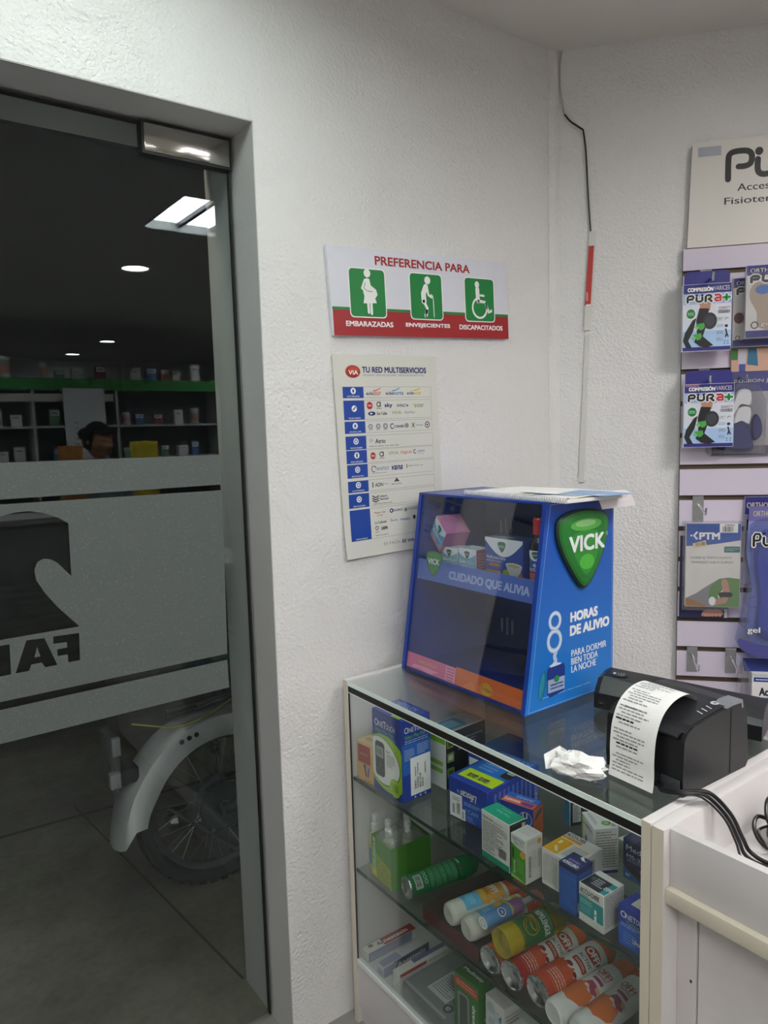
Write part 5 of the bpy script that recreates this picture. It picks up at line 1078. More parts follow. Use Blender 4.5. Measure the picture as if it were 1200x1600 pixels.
# contents on the inner shelf
def shieldlet(a, f, cx, cy, w):
    k = w/0.185
    a.poly(f, [((x-0.193)*k+cx, (y-0.356)*k+cy) for x, y in shield], ink('#2a6b46'), 4); a.text(f, 'VICK', cx, cy+w*0.05, w*0.68, w*0.22, WH, 6, bold=0.02)
def fan(wl, top, dip, n=10): return [(0.0008+(wl-0.0016)*i/n, top-dip*math.sin(math.pi*i/n)) for i in range(n+1)]
lb = ink('#79b6cc'); pkb = ink('#d87fa3')
def baby(a, L, Rr, Tp, wl, wr, h):
    a.rect(L, 0.0008, h*0.12, wl-.0008, h-.0008, lb, 1); a.rect(L, 0.0008, 0.0008, wl-.0008, h*0.12, pkb, 1); a.poly(L, [(wl-.0008, h-.001), (0.0008, h-.001)]+fan(wl, h*0.80, h*0.22), WH, 2)
    shieldlet(a, L, wl*0.5, h*0.73, 0.019); a.text(L, 'Baby', wl*0.28, h*0.40, wl*0.42, 0.012, WH, 3, bold=0.02); a.text(L, 'Balm', wl*0.72, h*0.41, wl*0.36, 0.011, ink('#d9edf3'), 3, bold=0.0); a.lines(L, wl*0.15, h*0.16, wl*0.9, h*0.28, 2, WH, 3, 4)
    a.rect(Rr, 0.0008, 0.0008, wr-.0008, h-.0008, ink('#a8586f'), 1); a.lines(Rr, wr*0.1, h*0.15, wr*0.9, h*0.85, 6, ink('#c98a98'), 2, 5); a.rect(Tp, 0.0008, 0.0008, wl-.0008, wr-.0008, ink('#b8d9e3'), 1); a.poly(Tp, [(wl*0.3, wr*0.3), (wl*0.9, wr*0.45), (wl*0.7, wr*0.9), (wl*0.2, wr*0.7)], WH, 2)
carton('balm_carton', 'small light blue balm carton left of its twin, inside the blue display case', 1.244, 1.391, SHZ, 0.0, 0.066, 0.050, 0.055, CARD, baby)
carton('balm_carton', 'small light blue balm carton in the middle, beside the dark blue sachet carton', 1.244, 1.322, SHZ, 0.0, 0.066, 0.050, 0.059, CARD, baby)
# the tilted pink carton lying on the two
def tilted():
    a = MB(); w = 0.070
    Tq = Matrix.Translation((1.272, 1.452, SHZ+0.087)) @ Matrix.Rotation(R(-14), 4, 'Z') @ Matrix.Rotation(R(37), 4, 'X')
    s2 = w/2; a.box(-s2, s2, -s2, s2, -s2, s2, M('#dd8fb4', 0.45), 0.0008, Tq, 1)
    class FT(Fc):
        def at(s, x, y, e): return Tq @ Fc.at(s, x, y, e)
    L = FT((-s2, s2, -s2), (0, -1, 0), (0, 0, 1)); Tp = FT((-s2, s2, s2), (0, -1, 0), (1, 0, 0)); Rr = FT((-s2, -s2, -s2), (1, 0, 0), (0, 0, 1))
    a.rect(L, 0.001, w*0.16, w-.001, w-.001, lb, 1); a.rect(L, 0.001, 0.001, w-.001, w*0.16, pkb, 1); a.poly(L, [(w-.001, w-.001), (0.001, w-.001)]+fan(w, w*0.8, w*0.22), WH, 2); shieldlet(a, L, w*0.5, w*0.74, 0.020); a.text(L, 'BabyBalm', w*0.5, w*0.40, w*0.8, 0.012, WH, 3, bold=0.01)
    for f in (Tp, Rr): a.lines(f, w*0.1, w*0.1, w*0.9, w*0.9, 7, ink('#e3a3c0'), 1, 4); 
    a.build('balm_carton', None, 'pink and light blue balm carton tipped on its corner over the others', 'box')
tilted()
def vita(a, L, Rr, Tp, wl, wr, h):
    a.rect(L, 0.0008, 0.0008, wl-.0008, h-.0008, ink('#24479f'), 1); a.poly(L, [(wl-.0008, h-.0008), (0.0008, h-.0008)]+fan(wl, h*0.92, h*0.38), WH, 2); shieldlet(a, L, wl*0.46, h*0.78, 0.026)
    a.text(L, 'VitaPyrena Forte', wl*0.30, h*0.49, wl*0.52, 0.010, ink('#d3def2'), 3, bold=0.02); a.rrect(L, wl*0.12, h*0.28, wl*0.40, h*0.36, 0.002, ink('#c9793c'), 3); a.lines(L, wl*0.05, h*0.38, wl*0.45, h*0.44, 1, ink('#aebfe0'), 3, 4); a.rect(L, 0.001, 0.001, wl*0.42, h*0.17, ink('#c98a3e'), 2); a.lines(L, 0.003, h*0.05, wl*0.38, h*0.14, 2, ink('#7a4a1a'), 3, 7)
    a.poly(L, [(wl*0.56, h*0.38), (wl*0.98, h*0.36), (wl*0.88, h*0.02), (wl*0.66, h*0.03)], ink('#c6ccc8'), 3); a.circ(L, wl*0.77, h*0.37, wl*0.21, h*0.06, ink('#dfe3df'), 4); a.circ(L, wl*0.77, h*0.36, wl*0.17, h*0.04, ink('#b9b06a'), 5); a.circ(L, wl*0.56, h*0.10, 0.012, 0.014, ink('#9fae3c'), 4); a.circ(L, wl*0.94, h*0.08, 0.008, 0.012, ink('#b8682c'), 5)
    a.rect(Rr, 0.0008, 0.0008, wr-.0008, h-.0008, ink('#243f92'), 1); a.rect(Tp, 0.0008, 0.0008, wl-.0008, wr*0.6, ink('#2a2f38'), 1); a.poly(Tp, [(wl*0.1, wr*0.1), (wl*0.5, wr*0.05), (wl*0.7, wr*0.4), (wl*0.3, wr*0.5)], ink('#a8b08a'), 2)
carton('sachet_carton', 'dark blue sachet carton with a white cup picture, inside the blue display case', 1.244, 1.164, SHZ, 0.0, 0.126, 0.055, 0.098, ot, vita)
sb = thing('syrup_bottle', 'brown syrup bottle with red cap at the right end of the display case shelf', 'bottle', (1.264, 1.131, SHZ))
a = MB(); Tm = Matrix.Translation((1.264, 1.131, SHZ)); br = M('#2b1712', 0.15)
a.lathe([(0.001, 0.0003), (0.020, 0.0003), (0.0225, 0.003), (0.0225, 0.085), (0.020, 0.098), (0.012, 0.108), (0.011, 0.116)], br, Tm, 28)
c = Cy((1.264, 1.131, SHZ), (0, 0, 1), (-0.9, -0.25, 0), 0.0225); wv = ink('#2c5fa8')
a.rect(c, -0.030, 0.004, 0.030, 0.030, ink('#c23a33'), 1); a.rect(c, -0.030, 0.030, 0.030, 0.080, wv, 1); a.poly(c, [(0.030, 0.080), (-0.030, 0.080)]+[(-0.03+0.06*i/10, 0.076-0.020*math.sin(math.pi*i/10)) for i in range(11)], WH, 2); shieldlet(a, c, 0.0, 0.069, 0.017); a.text(c, '44', 0.002, 0.046, 0.018, 0.010, WH, 3, bold=0.03); a.lines(c, -0.02, 0.032, 0.024, 0.040, 2, WH, 3, 4); a.lines(c, -0.024, 0.006, 0.026, 0.027, 4, ink('#e5a09a'), 2, 4)
a.build('bottle_body', sb)
a = MB(); a.lathe([(0.001, 0.154), (0.0125, 0.154), (0.0145, 0.151), (0.0150, 0.116), (0.010, 0.115)][::-1], M('#c8272c', 0.35), Tm, 28); a.build('cap', sb, label='red ribbed cap')

# ------------------------------------------------------------------ notebook and loose papers on the case
TZ = VZ+VH
nb = thing('spiral_notebook', 'open backed spiral notebook lying on top of the blue display case', 'notebook', (1.33, 1.21, TZ))
th = R(-3.5); Tn = Matrix.Translation((1.232, 1.030, TZ)) @ Matrix.Rotation(th, 4, 'Z')
a = MB(); a.box(0.010, 0.205, 0.002, 0.352, 0.0005, 0.0090, M('#eceae6', 0.6), 0.0006, Tn, 1); a.build('page_block', nb)
a = MB(); V = []; F = []
for j in range(9):
    for i in range(9):
        u, v = i/8, j/8; V.append(Tn @ Vector((0.021+0.189*u, 0.002+0.352*v, 0.0098+0.003*math.sin(math.pi*u)*(1-v*0.5)+0.002*math.sin(4*v))))
for j in range(8):
    for i in range(8): F.append((j*9+i, j*9+i+1, (j+1)*9+i+1, (j+1)*9+i))
a.add(V, F, M('#f1f0ee', 0.55), True); a.build('cover', nb)
a = MB(); hole = M('#3c3e44', 0.6)
for k in range(44):
    y = 0.006+k*0.0079; a.box(0.0115, 0.0175, y-0.0021, y+0.0021, 0.0088, 0.0112, hole, 0, Tn)
    pts = [Tn @ Vector((0.0085+0.0062*math.cos(t), y+0.0006*math.sin(t), 0.0062+0.0056*math.sin(t))) for t in [2*math.pi*q/10 for q in range(10)]]
    a.tube(pts, 0.0013, M('#e6e8ec', 0.3, 0.2), 5, True)
a.build('spiral_coil', nb, label='white wire spiral')
lp = thing('loose_papers', 'loose white sheets curling over the right rear corner of the display case', 'papers', (1.36, 1.08, TZ))
def sheetmesh(nm, fn, mat, nx=10, ny=8):
    a = MB(); V = []; F = []
    for j in range(ny+1):
        for i in range(nx+1): V.append(Vector(fn(i/nx, j/ny)))
    for j in range(ny):
        for i in range(nx): F.append((j*(nx+1)+i, j*(nx+1)+i+1, (j+1)*(nx+1)+i+1, (j+1)*(nx+1)+i))
    n = (V[1]-V[0]).cross(V[nx+1]-V[0]).normalized()
    a.add(V, F, mat, True); a.add([v-n*0.0006 for v in V], [tuple(reversed(f)) for f in F], mat, True)
    return a.build(nm, lp)
# top sheet droops over the back right edge, lower sheet shows a blue printed face
sheetmesh('paper_sheet', lambda u, v: (1.27+0.16*v+0.02*u, 1.20-0.150*u-0.02*v, TZ+0.0165-0.003*u-0.002*v), M('#eeedec', 0.6))
sheetmesh('paper_sheet', lambda u, v: (1.258+0.150*v+0.075*u-0.06*u*v, 1.15-0.145*u-0.012*v, TZ+0.0138+0.002*math.sin(3*u)-0.003*u), M('#8fa9d2', 0.5)).__setitem__('label', 'blue printed sheet')
sheetmesh('paper_sheet', lambda u, v: (1.340+0.120*v+0.04*u, 1.13-0.078*min(1, u*1.4)-0.02*max(0, u-0.7)-0.005*v, TZ+0.0040+0.0085*math.sin(2.4*u)-0.045*max(0, u-0.62)**1.2*2.4), M('#d5cfd3', 0.6))

# ------------------------------------------------------------------ receipt printer
PZ = 0.9642; PT = math.radians(-1.9)
Tp_ = Matrix.Translation((1.094, 0.662, PZ)) @ Matrix.Rotation(PT, 4, 'Z')          # local x back, y left
PWL, PWR, PH = 0.160, 0.206, 0.130
rp = thing('receipt_printer', 'black receipt printer with a long white receipt hanging over its front', 'printer', (1.197, 0.74, PZ))
class FcP(Fc):
    def at(s, x, y, e): return Tp_ @ Fc.at(s, x, y, e)
FL = FcP((0, PWL, 0), (0, -1, 0), (0, 0, 1)); FRr = FcP((0, 0, 0), (1, 0, 0), (0, 0, 1))
pbk = M('#17181b', 0.36, 0, 0.05, 80, 0.02)
a = MB()
prof = [(0.003, 0.0), (PWR-0.010, 0.0), (PWR, 0.012), (PWR-0.012, 0.118), (PWR-0.022, 0.127), (0.150, PH), (0.030, 0.118), (0.012, 0.110), (0.004, 0.098), (0.0, 0.030)]
a.prism([(x, z) for x, z in prof], FRr, PWL, pbk)
a.build('printer_body', rp)
a = MB()
a.prism([(0.010, 0.1115), (0.030, 0.1195), (0.150, 0.1315), (PWR-0.022, 0.1285), (PWR-0.022, 0.1250), (0.150, 0.1275), (0.030, 0.1160), (0.012, 0.1080)], FcP((0, 0.006, 0), (1, 0, 0), (0, 0, 1)), PWL-0.012, M('#212226', 0.3)); lid = a.build('lid', rp)
a = MB(); a.prism([(-0.004, 0.104), (0.014, 0.1125), (0.013, 0.1165), (-0.006, 0.1085)], FcP((0, 0.010, 0), (1, 0, 0), (0, 0, 1)), PWL-0.02, M('#26272b', 0.3)); a.build('tear_bar', rp)
a = MB(); a.box(0.143, 0.1445, -0.0006, 0, 0.004, 0.124, M('#060607', 0.6), 0, Tp_); a.build('seam', rp) 
a = MB(); ft = FcP((0.030, 0, 0.1197), (1, 0, 0), (0, 1, 0)); ang = math.atan2(0.012, 0.120)
fT2 = FcP((0.030, 0, 0.1199), (math.cos(ang), 0, math.sin(ang)), (0, 1, 0))
sil = M('#b9bcc0', 0.25, 0.6)
for k in range(3): a.stroke(fT2, [(0.050+k*0.014, 0.016), (0.054+k*0.014, 0.028)], 0.0022, ink('#cfd3d8'), 1)
a.circ(fT2, 0.102, 0.024, 0.0075, 0.0075, ink('#c3c6ca'), 1); a.circ(fT2, 0.102, 0.024, 0.0028, 0.0028, ink('#5b5e63'), 2)
a.build('indicator_marks', lid, label='white indicator strokes and round button')
a = MB(); a.prism([(0.128, 0.128), (0.146, 0.1345), (0.178, 0.1335), (0.181, 0.118), (0.176, 0.118), (0.174, 0.128), (0.146, 0.1295)], FcP((0, -0.002, 0), (1, 0, 0), (0, 0, 1)), 0.028, M('#8d9096', 0.3, 0.3)); a.build('release_lever', rp, label='grey cover release lever')
a = MB(); a.box(-0.004, 0.0, 0.004, 0.040, 0.006, 0.030, M('#3c3d41', 0.35), 0.001, Tp_); a.build('cable_hatch', rp)
# the receipt: up out of the slot, over the lid and down the front
path = crv([(0.122, 0, 0.1285), (0.112, 0, 0.139), (0.085, 0, 0.1495), (0.045, 0, 0.1475), (0.010, 0, 0.131), (-0.012, 0, 0.100), (-0.0215, 0, 0.060), (-0.024, 0, 0.025), (-0.030, 0, 0.0025)], 6)
y0, y1 = 0.052, 0.145
S = [0]
for i in range(1, len(path)): S.append(S[-1]+(path[i]-path[i-1]).length)
skew = 0.10
def rc(s, y, e):
    s = min(max(s, 0), S[-1]-1e-6); i = max(j for j in range(len(S)) if S[j] <= s); i = min(i, len(path)-2)
    t = (s-S[i])/(S[i+1]-S[i]); p = path[i].lerp(path[i+1], t); d = path[i+1]-path[i]; n = Vector((-d.z, 0, d.x)).normalized()
    if n.z < 0 and d.x > 0: n = -n
    n = Vector((d.z, 0, -d.x)).normalized()
    return Tp_ @ (Vector((p.x, y-0.012*s/S[-1]*1.2, p.z))+n*e)
a = MB(); V = []; F = []; n = len(path)
for i in range(n):
    for y in (y0, y1): V.append(rc(S[i], y, 0))
for i in range(n-1): F.append((2*i, 2*i+1, 2*i+3, 2*i+2))
pm = M('#f0efed', 0.55)
a.add(V, F, pm, True)
# outward side decided by the first strip's normal
q = (V[1]-V[0]).cross(V[3]-V[0]); sg = 1 if (q.z > 0 or q.x < 0) else -1
V2 = []
for i in range(n):
    for y in (y0, y1): V2.append(rc(S[i], y, -0.0004))
a.add(V2, [tuple(reversed(f)) for f in F], pm, True)
gi = ink('#8b8c90'); rnd = random.Random(3)
tot = S[-1]
class RcF:
    cyl = False
    def at(s, u, v, e): return rc(tot-v, y1-0.004-u, 0.0007)
fr = RcF()
def rline(v, x0, x1, mat=gi, h=0.0022):
    x = x0
    while x < x1:
        w = min(x1-x, rnd.uniform(0.004, 0.013)); a.rect(fr, x, v, x+w, v+h, mat, 1); x += w+0.0018
v = 0.012
rows = 0
while v < tot-0.035:
    rows += 1
    if rows % 7 == 0: v += 0.006; continue
    x0 = rnd.choice((0.002, 0.002, 0.010)); rline(v, x0, rnd.choice((0.040, 0.055, 0.068)), BLK if rows in (9, 16) else gi, 0.0030 if rows in (9, 16) else 0.0022); v += 0.0062
a.text(fr, 'FACTURA AL CONTADO', 0.036, tot*0.50, 0.046, 0.0032, BLK, 2, rot=math.pi, bold=0.03); a.text(fr, '12', 0.062, tot*0.90, 0.006, 0.0045, BLK, 2, rot=math.pi, bold=0.03)
a.build('receipt', rp, label='long curled white paper receipt')

# card terminal lying behind the printer
ct = thing('card_terminal', 'long black card terminal lying behind the receipt printer', 'card terminal', (1.40, 0.86, T))
tu = Vector((0.300, -0.954, 0)); tv = Vector((0.954, 0.300, 0)); to = Vector((1.318, 1.020, T+0.0002))
Tc = Matrix(((tu.x, tv.x, 0, to.x), (tu.y, tv.y, 0, to.y), (0, 0, 1, to.z), (0, 0, 0, 1)))
class FcC(Fc):
    def at(s, x, y, e): return Tc @ Fc.at(s, x, y, e)
a = MB()
prof = [(0.0, 0.0), (0.086, 0.0), (0.086, 0.062), (0.078, 0.074), (0.030, 0.068), (0.010, 0.048), (0.0, 0.036)]
A = [Tc @ Vector((0, x, z)) for x, z in prof]; Bq = [Tc @ Vector((0.345, x, z*0.86)) for x, z in prof]; A2 = [Tc @ Vector((0.012, x, z)) for x, z in prof]; A0 = [Tc @ Vector((0, x*0.94+0.002, z*0.9)) for x, z in prof]
n = len(prof); tm = M('#1a1b1e', 0.34, 0, 0.05, 80, 0.02)
a.add(A0+A2+Bq, [tuple(range(n)), tuple(reversed(range(2*n, 3*n)))]+[(i, n+i, n+(i+1) % n, (i+1) % n) for i in range(n)]+[(n+i, 2*n+i, 2*n+(i+1) % n, n+(i+1) % n) for i in range(n)], tm)
ff = FcC((0, 0, 0), (1, 0, 0), (0, 0, 1)); sl_ = math.atan2(0.020, 0.020)
ftp = FcC((0.0, 0.030, 0.0685), (1, 0, 0), (0, 0.992, 0.124))
a.circ(ftp, 0.042, 0.020, 0.020, 0.014, ink('#2a2b2f'), 1)
for k in range(3): a.ring(ftp, 0.036+k*0.003, 0.020, 0.005+k*0.003, 0.004+k*0.003, ink('#c9ccd0'), 2, -50, 50)
a.rect(ftp, 0.028, 0.016, 0.034, 0.024, ink('#c9ccd0'), 2)
a.build('terminal_body', ct)
a = MB(); a.box(0.010, 0.026, -0.0012, 0.0, 0.004, 0.020, M('#2b2c30', 0.4), 0, Tc); f4 = FcC((0, -0.0012, 0), (1, 0, 0), (0, 0, 1)); a.rect(f4, 0.0125, 0.006, 0.0235, 0.0155, ink('#050506'), 1)
for k in range(4): a.rect(f4, 0.0140+k*0.0024, 0.012, 0.0150+k*0.0024, 0.0155, ink('#a08a4a'), 2)
a.build('network_socket', ct)

# crumpled receipt on the glass
a = MB(); rnd = random.Random(11); bm = bmesh.new(); bmesh.ops.create_icosphere(bm, subdivisions=3, radius=1)
from mathutils import noise
V = []
for v in bm.verts:
    d = v.co.normalized(); q = noise.noise(d*2.3+Vector((3, 1, 7))); q2 = noise.noise(d*5.1)
    r = 1+0.55*q+0.20*abs(q2)
    p = Vector((d.x*0.030*r, d.y*0.055*r, max(-0.0, d.z*0.022*r+0.019)))
    V.append(p)
bm.verts.index_update(); F = [tuple(v.index for v in f.verts) for f in bm.faces]; bm.free()
Tq = Matrix.Translation((1.030, 0.829, T+0.0003)) @ Matrix.Rotation(0.25, 4, 'Z') @ Matrix.Scale(0.92, 4)
a.add(V, F, M('#f2f1ef', 0.6), False, Tq)
for k, f in enumerate(F):
    c0 = sum((V[i] for i in f), Vector())/3; nn = (V[f[1]]-V[f[0]]).cross(V[f[2]]-V[f[0]]).normalized()
    if c0.z > 0.008 and c0.y > -0.01 and k % 3 == 0:
        e = (V[f[1]]-V[f[0]]); p = [V[f[0]].lerp(c0, .4), V[f[1]].lerp(c0, .4), V[f[1]].lerp(c0, .62), V[f[0]].lerp(c0, .62)]
        a.add([q+nn*0.0005 for q in p], [(0, 1, 2, 3)], gi, False, Tq)
# a torn flap sticking out on the left
a.add([Vector((0.0, 0.03, 0.010)), Vector((-0.022, 0.062, 0.004)), Vector((0.002, 0.078, 0.022)), Vector((0.022, 0.052, 0.040)), Vector((0.012, 0.022, 0.036))], [(0, 1, 2), (0, 2, 3), (0, 3, 4)], M('#f2f1ef', 0.6), False, Tq)
a.build('crumpled_receipt', None, 'crumpled white paper receipt on the glass top beside the printer', 'paper')

# cables from the printer down into the counter tray
for i, (lbl, off) in enumerate((('black power cable nearest the glass, from printer into the counter tray', 0.0), ('black data cable running over the counter edge beside the power cable', 0.012), ('thin black cable along the outside of the two thicker ones', -0.009))):
    a = MB(); r = (0.0032, 0.0036, 0.0020)[i]
    pts = crv([(1.088, 0.700+off*0.4, T+0.016), (1.070, 0.684, T+0.012+r), (1.080+off*0.5, 0.655, T+0.016+r), (1.105+off, 0.628, T+0.015+r), (1.130+off, 0.603, 0.945), (1.142+off, 0.588, 0.905), (1.150+off*1.3, 0.578, 0.878), (1.165+off, 0.545, 0.8645+r), (1.21+off, 0.47, 0.8645+r), (1.30+off, 0.36, 0.8645+r), (1.42-off, 0.27, 0.8645+r), (1.56, 0.20+off, 0.8645+r)], 6)
    a.tube(pts, r, M('#121214', 0.35), 8); a.build('cable', None, lbl, 'cable')
sd = thing('handset', 'black rounded handset with a coiled cable lying in the counter tray', 'handset', (1.275, 0.545, 0.864))
a = MB(); Tm = Matrix.Translation((1.275, 0.545, 0.8645)); a.lathe([(0.001, 0.0), (0.050, 0.0), (0.056, 0.010), (0.054, 0.040), (0.042, 0.062), (0.020, 0.074), (0.001, 0.077)], M('#17171a', 0.4), Tm, 32); a.build('handset_body', sd)
a = MB(); a.tube(crv([(1.245, 0.587, 0.905), (1.222, 0.597, 0.915), (1.200, 0.592, 0.905), (1.196, 0.577, 0.885), (1.212, 0.562, 0.872), (1.228, 0.563, 0.888), (1.221, 0.580, 0.918), (1.250, 0.594, 0.938), (1.285, 0.592, 0.93)], 7), 0.0034, M('#121214', 0.35), 8)
a.tube(crv([(1.245, 0.58, 0.90), (1.208, 0.588, 0.898), (1.202, 0.570, 0.880), (1.190, 0.545, 0.868), (1.20, 0.50, 0.868)], 6), 0.0022, M('#121214', 0.35), 8); a.build('coiled_cable', sd)
# ------------------------------------------------------------------ second wall: board sign, slatwall, cord, card
def W2(off): return Fc(Vector((CX, CY, 0))+WN*off, WU, (0, 0, 1))
def panel(a, off, th, pts, mat, side=None): a.prism(pts, W2(off+th), th, mat, side)
def rc4(x0, z0, x1, z1): return [(x0, z0), (x1, z0), (x1, z1), (x0, z1)]
def wpt(u, z, off): return W2(off).at(u, z, 0)
# slatwall board: horizontal boards with brown grooves between them
slat = thing('slatwall_panel', 'pale lilac slatwall display board with dark horizontal grooves', 'display board', tuple(wpt(1.0, 0.25, 0)))
UL, UR = 0.381, 1.75
gz = [0.31, 0.405, 0.50, 0.597, 0.693, 0.789, 0.886, 0.983, 1.079, 1.175, 1.272, 1.369, 1.465, 1.563, 1.660, 1.757, 1.855, 1.953, 2.050]
gh = 0.0075
a = MB(); m_lil = M('#d3cadb', 0.3, 0, 0.03, 6); m_brown = M('#5c4c3e', 0.7, 0, 0.15, 50)
panel(a, 0.001, 0.010, rc4(UL+0.001, 0.25, UR, 2.120), m_brown)
ed = [0.25]+[z for g in gz for z in (g-gh, g+gh)]+[2.121]
for i in range(0, len(ed), 2): panel(a, 0.011, 0.009, rc4(UL, ed[i], UR, ed[i+1]), m_lil, m_brown)
a.build('slat_board', slat)
# upper board sign
a = MB(); f = W2(0.020)
panel(a, 0.001, 0.017, [(0.392, 2.124), (1.30, 2.124), (1.30, 2.425), (0.412, 2.425), (0.402, 2.418)], M('#dedad3', 0.4, 0, 0.02, 8), M('#b9b6b0', 0.5))
f = W2(0.0183); K = ink('#15161a')
a.rect(f, 0.418, 2.383, 0.482, 2.410, ink('#a9adb8'), 1)
a.stroke(f, [(0.502, 2.312), (0.502, 2.368), (0.506, 2.383), (0.520, 2.389), (0.548, 2.389), (0.562, 2.382), (0.566, 2.368), (0.562, 2.352), (0.548, 2.346), (0.530, 2.346)], 0.0165, K, 1, smooth=3)
a.circ(f, 0.585, 2.384, 0.011, 0.0115, K, 1); a.circ(f, 0.622, 2.384, 0.011, 0.0115, K, 1)
a.stroke(f, [(0.582, 2.362), (0.582, 2.335), (0.588, 2.322), (0.602, 2.318), (0.618, 2.322), (0.625, 2.335), (0.625, 2.362)], 0.0165, K, 1, smooth=3)
a.stroke(f, [(0.655, 2.315), (0.655, 2.365), (0.662, 2.378), (0.69, 2.378), (0.70, 2.362), (0.69, 2.348), (0.668, 2.346), (0.70, 2.315)], 0.0165, K, 1)
a.text(f, 'Accesorios', 0.6105, 2.287, 0.165, 0.0205, K, 1, bold=0.012); a.text(f, 'Fisioterapia', 0.5905, 2.2475, 0.195, 0.026, K, 1, bold=0.012)
a.build('board_sign', None, 'white board sign with thick black rounded letters above the slatwall', 'sign')
# cord down the wall from the ceiling corner
def wl(pts, off): return [wpt(u, z, off) for u, z in pts]
a = MB(); a.tube(crv(wl([(0.026, 2.738), (0.020, 2.700), (0.0205, 2.640), (0.026, 2.590), (0.034, 2.553)], 0.004), 6), 0.0022, M('#b5b2aa', 0.5), 7)
a.tube(crv(wl([(0.034, 2.553), (0.050, 2.532), (0.070, 2.516), (0.088, 2.503)], 0.006), 6)+crv(wl([(0.0895, 2.500), (0.097, 2.440), (0.1015, 2.360), (0.106, 2.280), (0.112, 2.200)], 0.006), 6), 0.0027, M('#17181a', 0.4), 7)
a.build('wall_cord', None, 'thin black cord coming down the wall from the ceiling corner', 'cord')
# narrow red and white card strip hanging on the cord
a = MB(); f = W2(0.007); cw = ink('#d8d6d0')
panel(a, 0.005, 0.0015, [(0.092, 1.90), (0.113, 1.90), (0.129, 2.198), (0.108, 2.198)], cw)
a.poly(f, [(0.0945, 1.975), (0.1125, 1.975), (0.1225, 2.156), (0.1060, 2.156)], ink('#b8322c'), 1); a.rect(f, 0.0985, 1.990, 0.1050, 2.016, ink('#d98a86'), 2); a.poly(f, [(0.098, 1.975), (0.1125, 1.975), (0.1125, 1.979), (0.098, 1.979)], WHT, 2)
a.build('hanging_card', None, 'narrow red and white strip hanging at the lower end of the black cord', 'card')
a = MB(); panel(a, 0.002, 0.0022, [(0.076, 1.42), (0.094, 1.42), (0.110, 1.885), (0.096, 1.885)], M('#d3d2cd', 0.5)); a.build('cable_cover', None, 'flat pale strip fixed on the wall below the red and white strip', 'strip')

# ------------------------------------------------------------------ hooks
def hook(u, z, ln, label):
    t = thing('display_hook', label, 'hook', tuple(wpt(u, z, 0.02)))
    a = MB(); panel(a, 0.0202, 0.0016, rc4(u-0.016, z-0.075, u+0.016, z+0.004), M('#b4b6b8', 0.25, 0.8)); panel(a, 0.012, 0.010, rc4(u-0.016, z+0.002, u+0.016, z+0.006), m_chrome); a.build('back_plate', t)
    a = MB(); n = WN
    p = [wpt(u, z-0.022, 0.022), wpt(u, z-0.030, 0.022+ln*0.5), wpt(u, z-0.040, 0.022+ln*0.92), wpt(u, z-0.034, 0.022+ln), wpt(u, z-0.020, 0.022+ln*1.02)]
    a.tube(crv(p, 5), 0.0034, m_chrome, 8); a.build('prong', t)
    return t
hook(0.446, 2.050, 0.10, 'chrome hook holding the upper compression stocking pack')
hook(0.446, 1.757, 0.09, 'chrome hook holding the lower compression stocking pack')
hook(0.545, 1.757, 0.09, 'chrome hook holding the bunion splint blister')
hook(0.436, 1.369, 0.11, 'chrome hook above the elbow support pack')
hook(0.427, 0.886, 0.10, 'empty chrome hook below the elbow support pack')
hook(0.541, 0.886, 0.10, 'chrome hook holding the small white boxed pack')

# ------------------------------------------------------------------ hanging packs
NV = ink('#2b2a7d'); SKIN = ink('#b98a76')
def pura_logo(a, f, x0, z0, w, h, lvl=3):
    """rounded block lettering P U-umlaut R A plus, white haloed"""
    u = w/5.0; K = ink('#191a1e'); rd = ink('#c02a3c'); gn = ink('#1b9049')
    def S(pts, mat, o): 
        q = [(x0+o*u+p[0]*u, z0+p[1]*h) for p in pts]
        a.stroke(f, q, u*0.50, WHT, lvl); a.stroke(f, q, u*0.27, mat, lvl+1)
    S([(0.12, 0.0), (0.12, 0.72), (0.28, 0.90), (0.68, 0.90), (0.80, 0.70), (0.70, 0.42), (0.36, 0.40)], K, 0.0)
    S([(0.12, 0.62), (0.12, 0.18), (0.30, 0.04), (0.62, 0.04), (0.78, 0.18), (0.78, 0.62)], K, 1.02)
    for q in (1.16, 1.78): a.circ(f, x0+q*u, z0+h*0.95, u*0.15, u*0.15, K, lvl+1)
    S([(0.12, 0.0), (0.12, 0.72), (0.28, 0.90), (0.66, 0.90), (0.78, 0.70), (0.66, 0.46), (0.40, 0.44), (0.80, 0.0)], K, 2.06)
    S([(0.20, 0.90), (0.66, 0.90), (0.80, 0.74), (0.80, 0.04), (0.30, 0.04), (0.16, 0.24), (0.30, 0.46), (0.74, 0.46)], rd, 3.08)
    S([(0.08, 0.46), (0.82, 0.46)], gn, 4.1); S([(0.45, 0.05), (0.45, 0.88)], gn, 4.1)
    for p in ([(0.08, 0.46), (0.82, 0.46)], [(0.45, 0.05), (0.45, 0.88)]): a.stroke(f, [(x0+4.1*u+q[0]*u, z0+q[1]*h) for q in p], u*0.30, gn, lvl+2, False)
